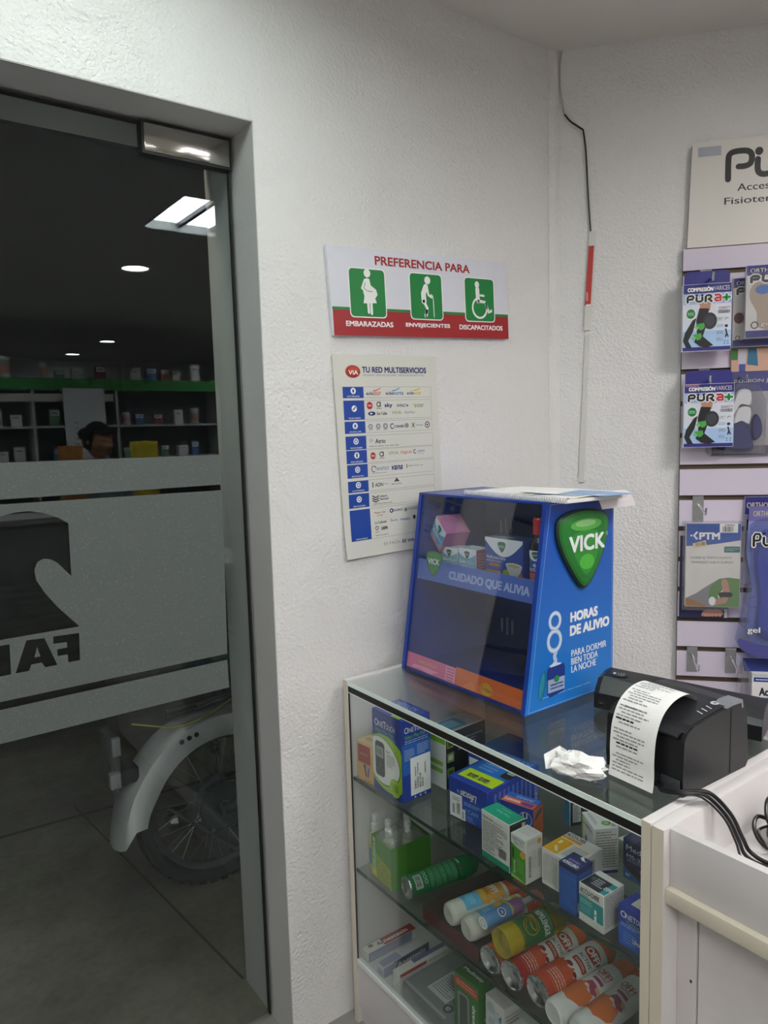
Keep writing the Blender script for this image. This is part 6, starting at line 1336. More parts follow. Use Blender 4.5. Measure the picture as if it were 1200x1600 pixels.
def stocking_pack(u0, z0, u1, z1, off, hdr, label, sticker):
    t = thing('stocking_pack', label, 'pack', tuple(wpt((u0+u1)/2, z0, off)))
    w, h = u1-u0, z1-z0; th = 0.022
    a = MB(); panel(a, off, th, rc4(u0, z0, u1, z1), M('#d9dde8', 0.35), M('#d5d3d6', 0.4)); f = Fc(W2(off+th).at(u0, z0, 0), WU, (0, 0, 1))
    a.rect(f, 0.001, 0.001, w-.001, h*0.06, NV, 1); a.rect(f, 0.001, h*0.86, w-.001, h-.001, NV, 1); a.rect(f, 0.001, h*0.70, w-.001, h*0.86, ink('#a9bde0'), 1); a.rect(f, 0.001, h*0.06, w-.001, h*0.30, ink('#a8c6ea'), 1); a.rect(f, 0.001, h*0.30, w-.001, h*0.42, ink('#d3e0f2'), 1)
    a.text(f, 'COMPRESIÓN', w*0.355, h*0.925, w*0.53, h*0.075, WHT, 3, bold=0.04); a.text(f, 'VARICES', w*0.79, h*0.925, w*0.32, h*0.065, ink('#d9d5c9'), 3, bold=0.0)
    # two stockinged legs with green arrows
    K = ink('#1c1d1f')
    a.poly(f, [(w*0.36, h*0.62), (w*0.34, h*0.70), (w*0.58, h*0.74), (w*0.56, h*0.60)], SKIN, 2)
    a.poly(f, [(w*0.20, h*0.46), (w*0.28, h*0.50), (w*0.22, h*0.30), (w*0.12, h*0.16), (w*0.20, h*0.05), (w*0.08, h*0.05), (w*0.01, h*0.16), (w*0.05, h*0.28)], K, 3)
    a.poly(f, [(w*0.34, h*0.64), (w*0.54, h*0.63), (w*0.50, h*0.40), (w*0.42, h*0.22), (w*0.64, h*0.08), (w*0.50, h*0.05), (w*0.36, h*0.07), (w*0.24, h*0.14), (w*0.30, h*0.22), (w*0.28, h*0.46)], K, 4)
    a.circ(f, w*0.575, h*0.44, w*0.155, h*0.135, ink('#d5dae4'), 3); a.circ(f, w*0.56, h*0.445, w*0.145, h*0.125, ink('#2a2c33'), 5); a.circ(f, w*0.56, h*0.445, w*0.11, h*0.09, ink('#3a3d45'), 6, 6)
    ga = ink('#4aa54b')
    for q in (0.0, -0.15): a.poly(f, [(w*(0.44+q*0.4), h*(0.42+q)), (w*(0.27+q*0.4), h*(0.40+q)), (w*(0.36+q*0.4), h*(0.31+q)), (w*(0.42+q*0.4), h*(0.32+q)), (w*(0.46+q*0.4), h*(0.36+q))], ga, 7); a.poly(f, [(w*(0.24+q*0.4), h*(0.37+q)), (w*(0.34+q*0.4), h*(0.36+q)), (w*(0.30+q*0.4), h*(0.31+q))], ink('#7cc46a'), 8)
    a.circ(f, w*0.165, h*0.56, w*0.105, h*0.082, WHT, 3); a.circ(f, w*0.165, h*0.56, w*0.092, h*0.072, ink('#177d43'), 4); a.lines(f, w*0.10, h*0.535, w*0.23, h*0.585, 2, ink('#bfe0c8'), 5, 4)
    a.lines(f, w*0.74, h*0.61, w*0.98, h*0.65, 2, ink('#9a6a6a'), 3, 3); a.bars(f, w*0.73, h*0.55, w*0.97, h*0.60, ink('#55565a'), 3, 4)
    for q in range(4): a.lines(f, w*0.70, h*(0.14+q*0.10), w*0.84, h*(0.19+q*0.10), 3, GRY, 3, q)
    a.ring(f, w*0.91, h*0.46, w*0.035, w*0.025, K, 3, 20, 200); a.circ(f, w*0.90, h*0.36, w*0.035, h*0.022, K, 3); a.stroke(f, [(w*0.89, h*0.31), (w*0.91, h*0.25), (w*0.89, h*0.20)], w*0.03, K, 3); a.stroke(f, [(w*0.91, h*0.25), (w*0.94, h*0.20)], w*0.025, K, 3)
    for dx in (0, 0.07):
        for dz in (0, 0.035): a.circ(f, w*(0.87+dx), h*(0.10+dz), w*0.012, w*0.012, K, 3, 8)
    pura_logo(a, f, w*0.07, h*0.735, w*0.90, h*0.10, 9)
    if sticker: a.lines(f, w*0.03, h*0.955, w*0.30, h*0.995, 2, ink('#d9a3a8'), 3, 8)
    a.build('carton', t)
    a = MB(); hd = [(u0+0.004, z1-0.002), (u1-0.004, z1-0.002), (u1-0.004, z1+hdr-0.010), (u1-0.012, z1+hdr), (u0+0.012, z1+hdr), (u0+0.004, z1+hdr-0.010)]
    panel(a, off+th*0.5, 0.0015, hd, NV, M('#24236a', 0.4)); a.build('hanging_header', t, label='dark blue hanging tab')
stocking_pack(0.372, 1.812, 0.506, 2.006, 0.058, 0.038, 'upper stocking pack with black socks and green arrows, top left of the slatwall', False)
stocking_pack(0.381, 1.527, 0.521, 1.716, 0.050, 0.040, 'lower stocking pack with black socks and green arrows, over the bunion splint blister', True)

# gel insole pack, upper right, with a second one behind it
def gel_pack(label, u0, z0, u1, z1, off, front):
    t = thing('gel_pack', label, 'pack', tuple(wpt((u0+u1)/2, z0, off)))
    w, h = u1-u0, z1-z0; a = MB(); th = 0.014
    panel(a, off, th, rc4(u0, z0, u1, z1), M('#d9d6d2', 0.35), M('#c9c8cc', 0.35)); f = Fc(W2(off+th).at(u0, z0, 0), WU, (0, 0, 1))
    a.rect(f, 0.001, h*0.86, w-.001, h-.001, NV, 1); a.rect(f, 0.001, 0.001, w-.001, h*0.10, NV, 1)
    a.text(f, 'ORTHO', w*0.26, h*0.925, w*0.40, h*0.055, ink('#d6cfa8'), 2, bold=0.01); pura_logo(a, f, w*0.06, h*0.77, w*0.92, h*0.085, 3)
    if front:
        a.poly(f, [(p.x, p.y) for p in crv([(w*0.10, h*0.72, 0), (w*0.06, h*0.55, 0), (w*0.18, h*0.35, 0), (w*0.22, h*0.14, 0), (w*0.60, h*0.12, 0), (w*0.62, h*0.45, 0), (w*0.52, h*0.70, 0), (w*0.30, h*0.78, 0)], 4, True)], ink('#b3a18f'), 2)
        a.circ(f, w*0.27, h*0.66, w*0.12, h*0.065, ink('#4a78c2'), 4); a.circ(f, w*0.55, h*0.52, w*0.18, h*0.13, ink('#7f9fc4'), 4); a.circ(f, w*0.55, h*0.47, w*0.165, h*0.085, ink('#2a78c8'), 5)
        a.poly(f, [(w*0.62, h*0.75), (w*0.72, h*0.78), (w*0.75, h*0.62), (w*0.68, h*0.64)], ink('#4a78c2'), 4)
        a.ring(f, w*0.15, h*0.175, w*0.065, w*0.045, ink('#4a4a4c'), 4); a.text(f, 'gel', w*0.34, h*0.175, w*0.19, h*0.075, ink('#4a4a4c'), 4, bold=0.05); a.text(f, 'gel', w*0.34, h*0.178, w*0.18, h*0.07, WHT, 5, bold=0.01)
    else:
        a.circ(f, w*0.12, h*0.42, w*0.10, h*0.08, ink('#6a3a36'), 4); a.ring(f, w*0.10, h*0.13, w*0.05, w*0.035, ink('#55565a'), 4)
    a.build('pack_card', t)
    a = MB(); panel(a, off-0.003, th+0.010, rc4(u0-0.004, z0-0.003, u1+0.004, z1*1.0-h*0.10), g_plastic); a.build('clear_bag', t, label='clear plastic bag')
gel_pack('gel insole pack half hidden behind the front one at the right picture edge', 0.518, 1.822, 0.66, 2.022, 0.030, False)
gel_pack('gel insole pack with blue pads at the upper right picture edge', 0.545, 1.843, 0.71, 2.050, 0.062, True)
t = thing('bandage_pack', 'teal and skin coloured bandage pack hanging below the gel insole packs', 'pack', tuple(wpt(0.60, 1.765, 0.03)))
a = MB(); panel(a, 0.024, 0.006, rc4(0.520, 1.750, 0.70, 1.817), M('#c9a08c', 0.4)); f = Fc(W2(0.030).at(0.520, 1.750, 0), WU, (0, 0, 1)); a.rect(f, 0.0, 0.035, 0.018, 0.067, ink('#3f7a34'), 1); a.rect(f, 0.020, 0.0, 0.040, 0.067, ink('#b9b9c9'), 1); a.rect(f, 0.022, 0.0, 0.040, 0.022, ink('#4a4a9a'), 2); a.poly(f, [(0.044, 0.02), (0.075, 0.015), (0.070, 0.067), (0.046, 0.067)], ink('#2a6a86'), 1); a.build('pack_card', t)

# bunion splint blister
t = thing('bunion_splint_pack', 'grey blister card with a navy and white bunion splint, right picture edge', 'pack', tuple(wpt(0.56, 1.495, 0.03)))
a = MB(); panel(a, 0.024, 0.004, [(0.468, 1.498), (0.70, 1.498), (0.70, 1.752), (0.455, 1.752), (0.455, 1.510)], M('#9c9a9f', 0.4)); f = W2(0.028)
a.rect(f, 0.456, 1.690, 0.699, 1.751, ink('#45477c'), 1); a.text(f, 'BUNION JUANETE', 0.618, 1.7205, 0.175, 0.013, ink('#c5bfa6'), 2, bold=0.0); a.rect(f, 0.470, 1.499, 0.699, 1.528, ink('#5a5a66'), 1); a.text(f, 'UNISEX', 0.490, 1.511, 0.040, 0.010, ink('#9a9aa0'), 2, bold=0)
a.text(f, 'PURA', 0.646, 1.60, 0.085, 0.022, ink('#b3283a'), 3, rot=math.pi/2, bold=0.05)
a.build('backing_card', t)
def solid(pts, off, th, mat, nm, lab=None, r=0.004):
    """rounded moulded piece: outline swelling towards the middle"""
    a = MB(); P = [(p.x, p.y) for p in crv([(x, y, 0) for x, y in pts], 4, True)]; cx = sum(p[0] for p in P)/len(P); cy = sum(p[1] for p in P)/len(P)
    n = len(P); levels = [(1.0, 0), (1.0, th*0.4), (0.94, th*0.75), (0.84, th)]
    V = [W2(off).at(cx+(p[0]-cx)*k, cy+(p[1]-cy)*k, e) for k, e in levels for p in P]
    F = []
    for l in range(len(levels)-1): F += [(l*n+i, l*n+(i+1) % n, (l+1)*n+(i+1) % n, (l+1)*n+i) for i in range(n)]
    tri = tessellate_polygon([[Vector((p[0], p[1], 0)) for p in P]]); b0 = (len(levels)-1)*n
    for q in tri:
        A = [P[i] for i in q]; o = (A[1][0]-A[0][0])*(A[2][1]-A[0][1])-(A[1][1]-A[0][1])*(A[2][0]-A[0][0])
        F.append(tuple(b0+i for i in (q if o > 0 else reversed(q))))
    a.add(V, F, mat, True); a.build(nm, t, label=lab)
m_nv = M('#2a3168', 0.8, 0, 0.15, 90, 0.2); m_wp = M('#dedee0', 0.35)
solid([(0.487, 1.520), (0.490, 1.560), (0.512, 1.605), (0.524, 1.625), (0.552, 1.630), (0.568, 1.600), (0.578, 1.560), (0.580, 1.512)], 0.0285, 0.020, m_nv, 'strap', 'navy fabric strap')
solid([(0.585, 1.545), (0.580, 1.600), (0.592, 1.622), (0.606, 1.600), (0.608, 1.560)], 0.0285, 0.016, m_nv, 'strap', 'navy side strap')
solid([(0.524, 1.596), (0.538, 1.640), (0.572, 1.640), (0.570, 1.592), (0.548, 1.602)], 0.045, 0.010, m_wp, 'splint_pad', 'white lower pad')
solid([(0.516, 1.608), (0.524, 1.660), (0.540, 1.694), (0.572, 1.692), (0.574, 1.650), (0.545, 1.652), (0.530, 1.630)], 0.036, 0.018, m_wp, 'splint_shell', 'white rigid shell')
a = MB(); panel(a, 0.0284, 0.036, [(0.500, 1.505), (0.612, 1.505), (0.612, 1.66), (0.590, 1.708), (0.530, 1.712), (0.508, 1.66)], g_plastic); a.build('blister', t, label='clear blister')

# elbow support pack
t = thing('elbow_support_pack', 'white and blue elbow support pack with a green picture, left of the slatwall middle', 'pack', tuple(wpt(0.47, 1.02, 0.03)))
u0, z0 = 0.398, 1.030; w, h = 0.158, 0.262
a = MB(); panel(a, 0.030, 0.018, rc4(u0, z0, u0+w, z0+h), M('#dcdad4', 0.35)); f = Fc(W2(0.048).at(u0, z0, 0), WU, (0, 0, 1)); pb_ = ink('#2a56a4')
a.poly(f, [(0.001, h*0.73), (w*0.3, h*0.735), (w*0.65, h*0.765), (w-.001, h*0.80), (w-.001, h-.001), (0.001, h-.001)], pb_, 1)
a.text(f, 'PTM', w*0.43, h*0.85, w*0.38, h*0.085, WHT, 2, bold=0.05); a.stroke(f, [(w*0.205, h*0.90), (w*0.145, h*0.855), (w*0.205, h*0.81)], 0.006, WHT, 2, False); a.circ(f, w*0.095, h*0.855, 0.003, 0.003, WHT, 2)
a.rect(f, w*0.61, h*0.89, w*0.94, h-.001, WHT, 3); a.bars(f, w*0.66, h*0.90, w*0.86, h*0.965, BLK, 4, 8); a.lines(f, w*0.7, h*0.97, w*0.88, h*0.99, 1, BLK, 4, 3)
a.poly(f, [(w*0.12, h*0.76), (w*0.36, h*0.80), (w*0.38, h*0.725), (w*0.14, h*0.70)], ink('#d8cba2'), 3); a.bars(f, w*0.17, h*0.73, w*0.27, h*0.77, ink('#8a7a4c'), 4, 3); a.rect(f, w*0.28, h*0.74, w*0.35, h*0.78, ink('#a3813f'), 4)
a.rect(f, w*0.70, h*0.655, w*0.985, h*0.725, ink('#2f6f6c'), 2); a.lines(f, w*0.72, h*0.67, w*0.96, h*0.71, 2, ink('#8fb8b4'), 3, 3); gt = ink('#5a5b60')
a.text(f, 'CODERA de TENISTA/GOLFISTA', w*0.46, h*0.592, w*0.76, h*0.026, gt, 2, bold=0.0); a.text(f, 'TENNIS/GOLF ELBOW SUPPORT', w*0.48, h*0.536, w*0.78, h*0.026, gt, 2, bold=0.0)
a.poly(f, [(0.001, 0.001), (w-.001, 0.001), (w-.001, h*0.34), (w*0.80, h*0.355), (w*0.62, h*0.34), (w*0.40, h*0.25), (w*0.2, h*0.16), (0.001, h*0.10)], ink('#85868a'), 1); a.poly(f, [(w-.001, 0.001), (w-.001, h*0.34), (w*0.80, h*0.355), (w*0.62, h*0.33), (w*0.46, h*0.24), (w*0.43, h*0.12), (w*0.52, 0.001)], ink('#5f8a4a'), 2)
a.poly(f, [(0.001, 0.001), (w*0.42, 0.001), (w*0.15, h*0.08), (0.001, h*0.10)], ink('#a5713c'), 2)
a.stroke(f, [(w*0.72, h*0.30), (w*0.76, h*0.18), (w*0.72, h*0.08), (w*0.52, h*0.05)], 0.020, SKIN, 3); a.stroke(f, [(w*0.66, h*0.15), (w*0.82, h*0.15)], 0.016, ink('#232529'), 4); a.poly(f, [(w*0.60, h*0.14), (w*0.70, h*0.22), (w*0.62, h*0.10)], WHT, 4); a.circ(f, w*0.50, h*0.07, 0.010, 0.014, WHT, 4)
a.build('carton', t)
a = MB(); panel(a, 0.026, 0.030, rc4(u0-0.008, z0-0.010, u0+w+0.008, z0+h+0.006), g_plastic); a.build('clear_bag', t, label='clear plastic bag')
t = thing('foot_support_pack', 'dark blue pack with bare toes showing below the elbow support pack', 'pack', tuple(wpt(0.45, 0.99, 0.02)))
a = MB(); panel(a, 0.0205, 0.004, rc4(0.386, 0.988, 0.530, 1.250), ink('#2b2f58')); f = Fc(W2(0.0245).at(0.386, 0.988, 0), WU, (0, 0, 1))
a.poly(f, [(p.x, p.y) for p in crv([(0.068, 0.006, 0), (0.125, 0.010, 0), (0.122, 0.026, 0), (0.095, 0.028, 0), (0.075, 0.026, 0)], 4, True)], ink('#cf9784'), 1)
for k in range(5): a.circ(f, 0.078+k*0.0105, 0.010, 0.0048, 0.005, ink('#d9a593'), 2, 10)
a.rect(f, 0.132, 0.002, 0.142, 0.030, ink('#c9c9d2'), 1); a.build('pack_card', t)

# big blue gel pack and the one behind it
t = thing('gel_support_pack', 'large blue gel support pack in a curved clear blister, lower right picture edge', 'pack', tuple(wpt(0.63, 0.88, 0.05)))
a = MB(); bgel = M('#3448a0', 0.3); 
panel(a, 0.050, 0.003, [(0.575, 1.310), (0.71, 1.310), (0.71, 0.905), (0.600, 0.905), (0.575, 0.960), (0.590, 1.10), (0.570, 1.20)], M('#8f97c4', 0.3)); f = W2(0.053)
panel(a, 0.052, 0.002, rc4(0.575, 1.300, 0.71, 1.345), ink('#6f6aa6')); a.text(W2(0.0542), 'ORTHO', 0.612, 1.3225, 0.050, 0.016, ink('#cfc79a'), 2, bold=0.01)
a.build('backing_card', t)
solid([(0.602, 0.955), (0.606, 1.06), (0.596, 1.14), (0.592, 1.21), (0.604, 1.262), (0.640, 1.280), (0.70, 1.276), (0.71, 1.10), (0.70, 0.95), (0.65, 0.93)], 0.0535, 0.020, bgel, 'gel_insole', 'blue gel insole')
a = MB(); ow = [(p.x, p.y) for p in crv([(0.545, 0.925, 0), (0.548, 0.960, 0), (0.566, 1.05, 0), (0.580, 1.15, 0), (0.580, 1.25, 0), (0.590, 1.300, 0), (0.70, 1.300, 0), (0.72, 1.05, 0), (0.72, 0.875, 0), (0.63, 0.878, 0), (0.57, 0.895, 0)], 4, True)]
a.prism(ow, W2(0.080), 0.0228, glass('blue_blister', (0.80, 0.83, 0.95), 0.06, 0.22, (0.42, 0.46, 0.72), 0.08))
fb = W2(0.0805); pura_logo(a, fb, 0.580, 1.228, 0.135, 0.040, 3); a.text(fb, 'gel', 0.590, 0.965, 0.038, 0.024, ink('#55566a'), 2, bold=0.06); a.text(fb, 'gel', 0.590, 0.966, 0.036, 0.022, WHT, 3, bold=0.02)
for q in ((0.562, 0.985), (0.572, 0.997)): a.ring(fb, q[0], q[1], 0.007, 0.005, ink('#5a5c74'), 2)
a.ring(fb, 0.585, 1.055, 0.018, 0.0155, ink('#5b629a'), 2, 60, 330)
a.poly(fb, [(p.x, p.y) for p in crv([(0.547, 0.925, 0), (0.552, 0.940, 0), (0.60, 0.925, 0), (0.70, 0.905, 0), (0.718, 0.878, 0), (0.63, 0.880, 0), (0.57, 0.897, 0)], 3, True)], ink('#4f4f92'), 1)
a.build('blister', t, label='curved bluish printed blister')
t = thing('gel_support_pack', 'dark blue topped gel pack peeking out behind the large blue blister', 'pack', tuple(wpt(0.62, 1.10, 0.03)))
a = MB(); panel(a, 0.026, 0.004, rc4(0.568, 1.10, 0.68, 1.372), M('#a9aac2', 0.35)); f = W2(0.030); a.rect(f, 0.569, 1.318, 0.679, 1.371, NV, 1); a.text(f, 'ORTHO', 0.604, 1.345, 0.060, 0.018, ink('#cfc79a'), 2, bold=0.02); a.stroke(f, [(0.578, 1.270), (0.578, 1.300), (0.600, 1.305)], 0.006, K, 2); a.build('pack_card', t)

# small white boxed pack at the bottom right
t = thing('bandage_box', 'white boxed pack with dark blue hanging top, low at the right picture edge', 'box', tuple(wpt(0.64, 0.70, 0.03)))
a = MB(); panel(a, 0.040, 0.040, rc4(0.590, 0.705, 0.74, 0.832), M('#e3e1e2', 0.4)); f = W2(0.080)
a.rect(f, 0.591, 0.822, 0.739, 0.8315, LGR, 1); a.rect(f, 0.594, 0.806, 0.739, 0.8200, ink('#27418c'), 1); a.lines(f, 0.600, 0.810, 0.640, 0.816, 1, WHT, 2, 3); a.text(f, 'Activital', 0.649, 0.775, 0.078, 0.026, ink('#191c24'), 2, bold=0.03); a.rect(f, 0.591, 0.748, 0.739, 0.757, ink('#2a78c4'), 1); a.rect(f, 0.591, 0.706, 0.739, 0.748, ink('#1f4fa0'), 1); a.text(f, 'medicated', 0.630, 0.736, 0.058, 0.010, WHT, 2, bold=0.02)
a.build('carton', t)
a = MB(); panel(a, 0.058, 0.0015, [(0.572, 0.832), (0.74, 0.832), (0.74, 0.873), (0.566, 0.873)], ink('#1c2f74')); f = W2(0.0596); a.rect(f, 0.640, 0.8545, 0.700, 0.8590, ink('#0c1438'), 1); a.build('hanging_header', t, label='dark blue hanging top')
a = MB(); panel(a, 0.036, 0.036, [(0.552, 0.72), (0.589, 0.72), (0.589, 0.830), (0.567, 0.872)], g_plastic); f = W2(0.050); a.build('clear_bag', t, label='loose clear plastic at its left')
t = None
# ------------------------------------------------------------------ motorbike parked outside the door
mb_ = thing('motorbike', 'parked motorbike seen from its rear wheel, with dented silver rear mudguard, outside the glass door', 'motorbike', (1.5, 2.40, 0))
BY = 2.40; WR = 0.298; HX, HZ = 0.965, WR
m_sil = M('#eceef0', 0.30, 0.55, 0.10, 14, 0.25); m_dk = M('#26282a', 0.45, 0.3, 0.2, 30); m_frame = M('#1b1c1e', 0.4); m_steel = M('#8d9092', 0.35, 0.9, 0.15, 30)
def wheel(hx, hz, nm):
    w = MB()
    prof = []
    for k in range(15):
        t = -math.pi*0.62+k*(math.pi*1.24)/14
        prof.append((WR-0.034+0.034*math.cos(t), 0.037*math.sin(t)))
    Tm = Matrix.Translation((hx, BY, hz)) @ Matrix.Rotation(R(90), 4, 'X')
    w.lathe(prof, m_rubber, Tm, 56)
    for q in range(44):                                      # tread blocks
        t = 2*math.pi*q/44
        for s in (-1, 1):
            c = Vector((hx+(WR-0.004)*math.cos(t), BY+s*0.019, hz+(WR-0.004)*math.sin(t))); rad = Vector((math.cos(t), 0, math.sin(t))); tan = Vector((-math.sin(t), 0, math.cos(t)))
            V = [c+tan*(0.012*i)+Vector((0, 0.012*j, 0))+rad*(0.003*k-0.002) for i in (-1, 1) for j in (-1, 1) for k in (-1, 1)]
            w.add(V, [(0, 1, 3, 2), (4, 6, 7, 5), (0, 4, 5, 1), (2, 3, 7, 6), (0, 2, 6, 4), (1, 5, 7, 3)], m_rubber)
    wo = w.build('wheel', mb_, label='rear wheel with worn black tyre' if nm else 'front wheel')
    r = MB(); r.lathe([(0.236, -0.022), (0.243, -0.024), (0.243, -0.018), (0.226, -0.010), (0.226, 0.010), (0.243, 0.018), (0.243, 0.024), (0.236, 0.022)], m_steel, Tm, 56)
    r.build('rim', wo)
    h = MB(); h.lathe([(0.012, -0.065), (0.055, -0.060), (0.072, -0.045), (0.072, -0.02), (0.045, -0.015), (0.045, 0.02), (0.07, 0.03), (0.07, 0.05), (0.012, 0.06)], m_steel, Tm, 32); h.build('hub', wo)
    s = MB()
    for q in range(36):
        t = 2*math.pi*q/36; t2 = t+(0.38 if q % 2 else -0.38); sd_ = 1 if q % 4 < 2 else -1
        s.cyl((hx+0.060*math.cos(t), BY+sd_*0.032, hz+0.060*math.sin(t)), (hx+0.230*math.cos(t2), BY, hz+0.230*math.sin(t2)), 0.0016, m_steel, 5)
    s.build('spokes', wo)
wheel(HX, HZ, True); wheel(HX+1.22, HZ, False)
# rear mudguard: a deep channel round the tyre, kicked out at its tail
a = MB(); V = []; F = []; n = 26; sec = [(-0.070, -0.068), (-0.074, -0.030), (-0.066, 0.004), (-0.05, 0.016), (-0.02, 0.026), (0.02, 0.026), (0.05, 0.016), (0.066, 0.004), (0.074, -0.030), (0.070, -0.068)]
for i in range(n):
    t = R(179-i*5.2); k = i/(n-1); rr = WR+0.030+0.022*max(0, 0.22-k)/0.22
    for q, (yy, dr) in enumerate(sec):
        fl = 1+0.18*max(0, 0.25-k)/0.25
        dz = (0.55*max(0, dr+0.03))*max(0, 0.14-k)/0.14
        V.append(Vector((HX+(rr+dr)*math.cos(t), BY+yy*fl, HZ+(rr+dr)*math.sin(t)-dz-0.02*max(0, 0.14-k)/0.14*(1 if dr > 0 else -0.8))))
ns = len(sec)
for i in range(n-1):
    for q in range(ns-1): F.append((i*ns+q, i*ns+q+1, (i+1)*ns+q+1, (i+1)*ns+q))
a.add(V, F, m_sil, True); a.add([v+(Vector((HX, BY, HZ))-v).normalized()*0.003 for v in V], [tuple(reversed(f)) for f in F], m_sil, True)
fend = a.build('mudguard', mb_, label='dented silver rear mudguard')
a = MB()
for q in range(3):
    t = R(118-q*4.5); c = Vector((HX+(WR+0.012-0.012*q)*math.cos(t), BY-0.0755, HZ+(WR+0.018-0.004*q)*math.sin(t))); a.cyl(c, c+Vector((0, -0.003, 0)), 0.0085, m_blackm, 12)
a.build('bolt_holes', fend)
a = MB()
for s in (-1, 1):
    y = BY+s*0.095
    a.tube([(HX+0.14, y, HZ+0.01), (HX+0.02, y, HZ), (HX-0.02, y, HZ)], [0.024, 0.022, 0.020], m_dk, 10); a.tube([(HX+0.60, y*0.2+BY*0.8, HZ+0.06), (HX+0.14, y, HZ+0.01)], 0.020, m_dk, 10)
a.build('swing_arm', mb_)
for s in (-1, 1):
    a = MB(); y = BY+s*0.115; top = Vector((HX+0.075, y, HZ+0.385)); bot = Vector((HX+0.040, y, HZ+0.02)); d = bot-top
    a.tube([top, top+d*0.35], 0.021, m_chrome, 14); a.tube([top+d*0.35, bot], 0.007, m_chrome, 10)
    pts = []
    for q in range(97):
        t = q/96; c = top+d*(0.34+0.40*t); an = t*2*math.pi*12; pts.append(c+Vector((0.017*math.cos(an), 0.017*math.sin(an), 0)))
    a.tube(pts, 0.0033, m_steel, 6); a.cyl(bot+Vector((0, -0.015, 0)), bot+Vector((0, 0.015, 0)), 0.018, m_steel, 14); a.build('shock_absorber', mb_)
a = MB(); Tm = Matrix.Translation((HX, BY+0.05, HZ)) @ Matrix.Rotation(R(90), 4, 'X'); a.lathe([(0.02, 0.115), (0.085, 0.113), (0.085, 0.107), (0.02, 0.105)], M('#3b3d3f', 0.5, 0.6, 0.2), Tm, 36)
ch = crv([(HX-0.085, 0, HZ), (HX-0.06, 0, HZ+0.062), (HX, 0, HZ+0.088), (HX+0.55, 0, HZ+0.10), (HX+0.60, 0, HZ+0.07), (HX+0.55, 0, HZ+0.03), (HX, 0, HZ-0.088), (HX-0.06, 0, HZ-0.062)], 5, True); a.tube([(p.x, BY-0.060, p.z) for p in ch], 0.006, m_dk, 6, True); a.build('chain_drive', mb_)
a = MB(); a.tube([(HX-0.115, BY+0.135, HZ-0.100), (HX-0.030, BY+0.135, HZ-0.098), (HX+0.45, BY+0.13, HZ-0.06)], 0.042, M('#47494b', 0.4, 0.7, 0.2), 20); a.tube([(HX-0.140, BY+0.135, HZ-0.101), (HX-0.115, BY+0.135, HZ-0.100)], [0.030, 0.040], m_chrome, 20); a.tube([(HX-0.040, BY+0.135, HZ-0.098), (HX-0.034, BY+0.135, HZ-0.098)], 0.0445, m_chrome, 20); a.build('exhaust', mb_, label='exhaust silencer with chrome tip')
a = MB(); a.tube([(HX-0.21, BY-0.100, HZ+0.075), (HX+0.10, BY-0.105, HZ-0.235)], 0.006, m_steel, 8); a.build('reflected_streak', mb_)  # solid bar modelling a slanting streak taken for a reflection
a = MB(); lt = M('#9fa0a2', 0.35, 0.2); a.box(HX-0.375, HX-0.345, BY-0.06, BY+0.06, HZ+0.16, HZ+0.345, glass('plate_holder', (0.7, 0.7, 0.72), 0.06, 0.5, (0.35, 0.35, 0.36), 0.1), 0.004); a.box(HX-0.372, HX-0.345, BY-0.075, BY-0.055, HZ+0.29, HZ+0.35, lt, 0.003); a.box(HX-0.385, HX-0.352, BY-0.08, BY-0.05, HZ+0.185, HZ+0.235, lt, 0.003); a.box(HX-0.350, HX-0.285, BY-0.05, BY+0.05, HZ+0.175, HZ+0.225, m_dk, 0.004); a.build('plate_bracket', mb_, label='number plate bracket without a plate')
a = MB(); a.tube(crv([(HX-0.30, BY-0.05, HZ+0.375), (HX-0.16, BY-0.07, HZ+0.335), (HX-0.06, BY-0.08, HZ+0.350), (HX+0.06, BY-0.08, HZ+0.395)], 6), 0.003, M('#b9b13c', 0.5), 6); a.build('yellow_wire', mb_, label='yellow wire over the mudguard')
a = MB(); a.tube(crv([(HX-0.20, BY-0.09, HZ+0.40), (HX+0.10, BY-0.10, HZ+0.42), (HX+0.45, BY-0.08, HZ+0.45), (HX+0.80, BY, HZ+0.52)], 6), 0.013, m_frame, 10); a.tube(crv([(HX-0.20, BY+0.09, HZ+0.40), (HX+0.10, BY+0.10, HZ+0.42), (HX+0.45, BY+0.08, HZ+0.45), (HX+0.80, BY, HZ+0.52)], 6), 0.013, m_frame, 10)
a.tube([(HX+0.80, BY, HZ+0.56), (HX+0.72, BY, HZ+0.15), (HX+0.55, BY, HZ+0.02), (HX+0.30, BY, HZ+0.05), (HX+0.28, BY, HZ+0.40)], 0.016, m_frame, 10); a.tube([(HX-0.10, BY-0.105, HZ+0.405), (HX+0.04, BY-0.108, HZ+0.425), (HX+0.16, BY-0.105, HZ+0.385)], 0.011, m_chrome, 10); a.build('frame', mb_)
a = MB(); a.box(HX-0.18, HX+0.44, BY-0.12, BY+0.12, HZ+0.46, HZ+0.54, M('#141416', 0.6), 0.03); a.build('seat', mb_)
a = MB(); a.ball((HX+0.60, BY, HZ+0.56), 0.2, M('#7a1f22', 0.25), 20, (1.0, 0.62, 0.55)); a.build('fuel_tank', mb_)
a = MB(); a.box(HX+0.36, HX+0.66, BY-0.12, BY+0.12, HZ-0.02, HZ+0.22, m_dk, 0.04); a.tube([(HX+0.62, BY, HZ+0.15), (HX+0.74, BY, HZ+0.28)], 0.065, m_steel, 16); a.build('engine', mb_)
a = MB()
for s in (-1, 1): a.tube([(HX+1.22, BY+s*0.085, HZ), (HX+0.86, BY+s*0.085, HZ+0.66)], 0.018, m_chrome, 12)
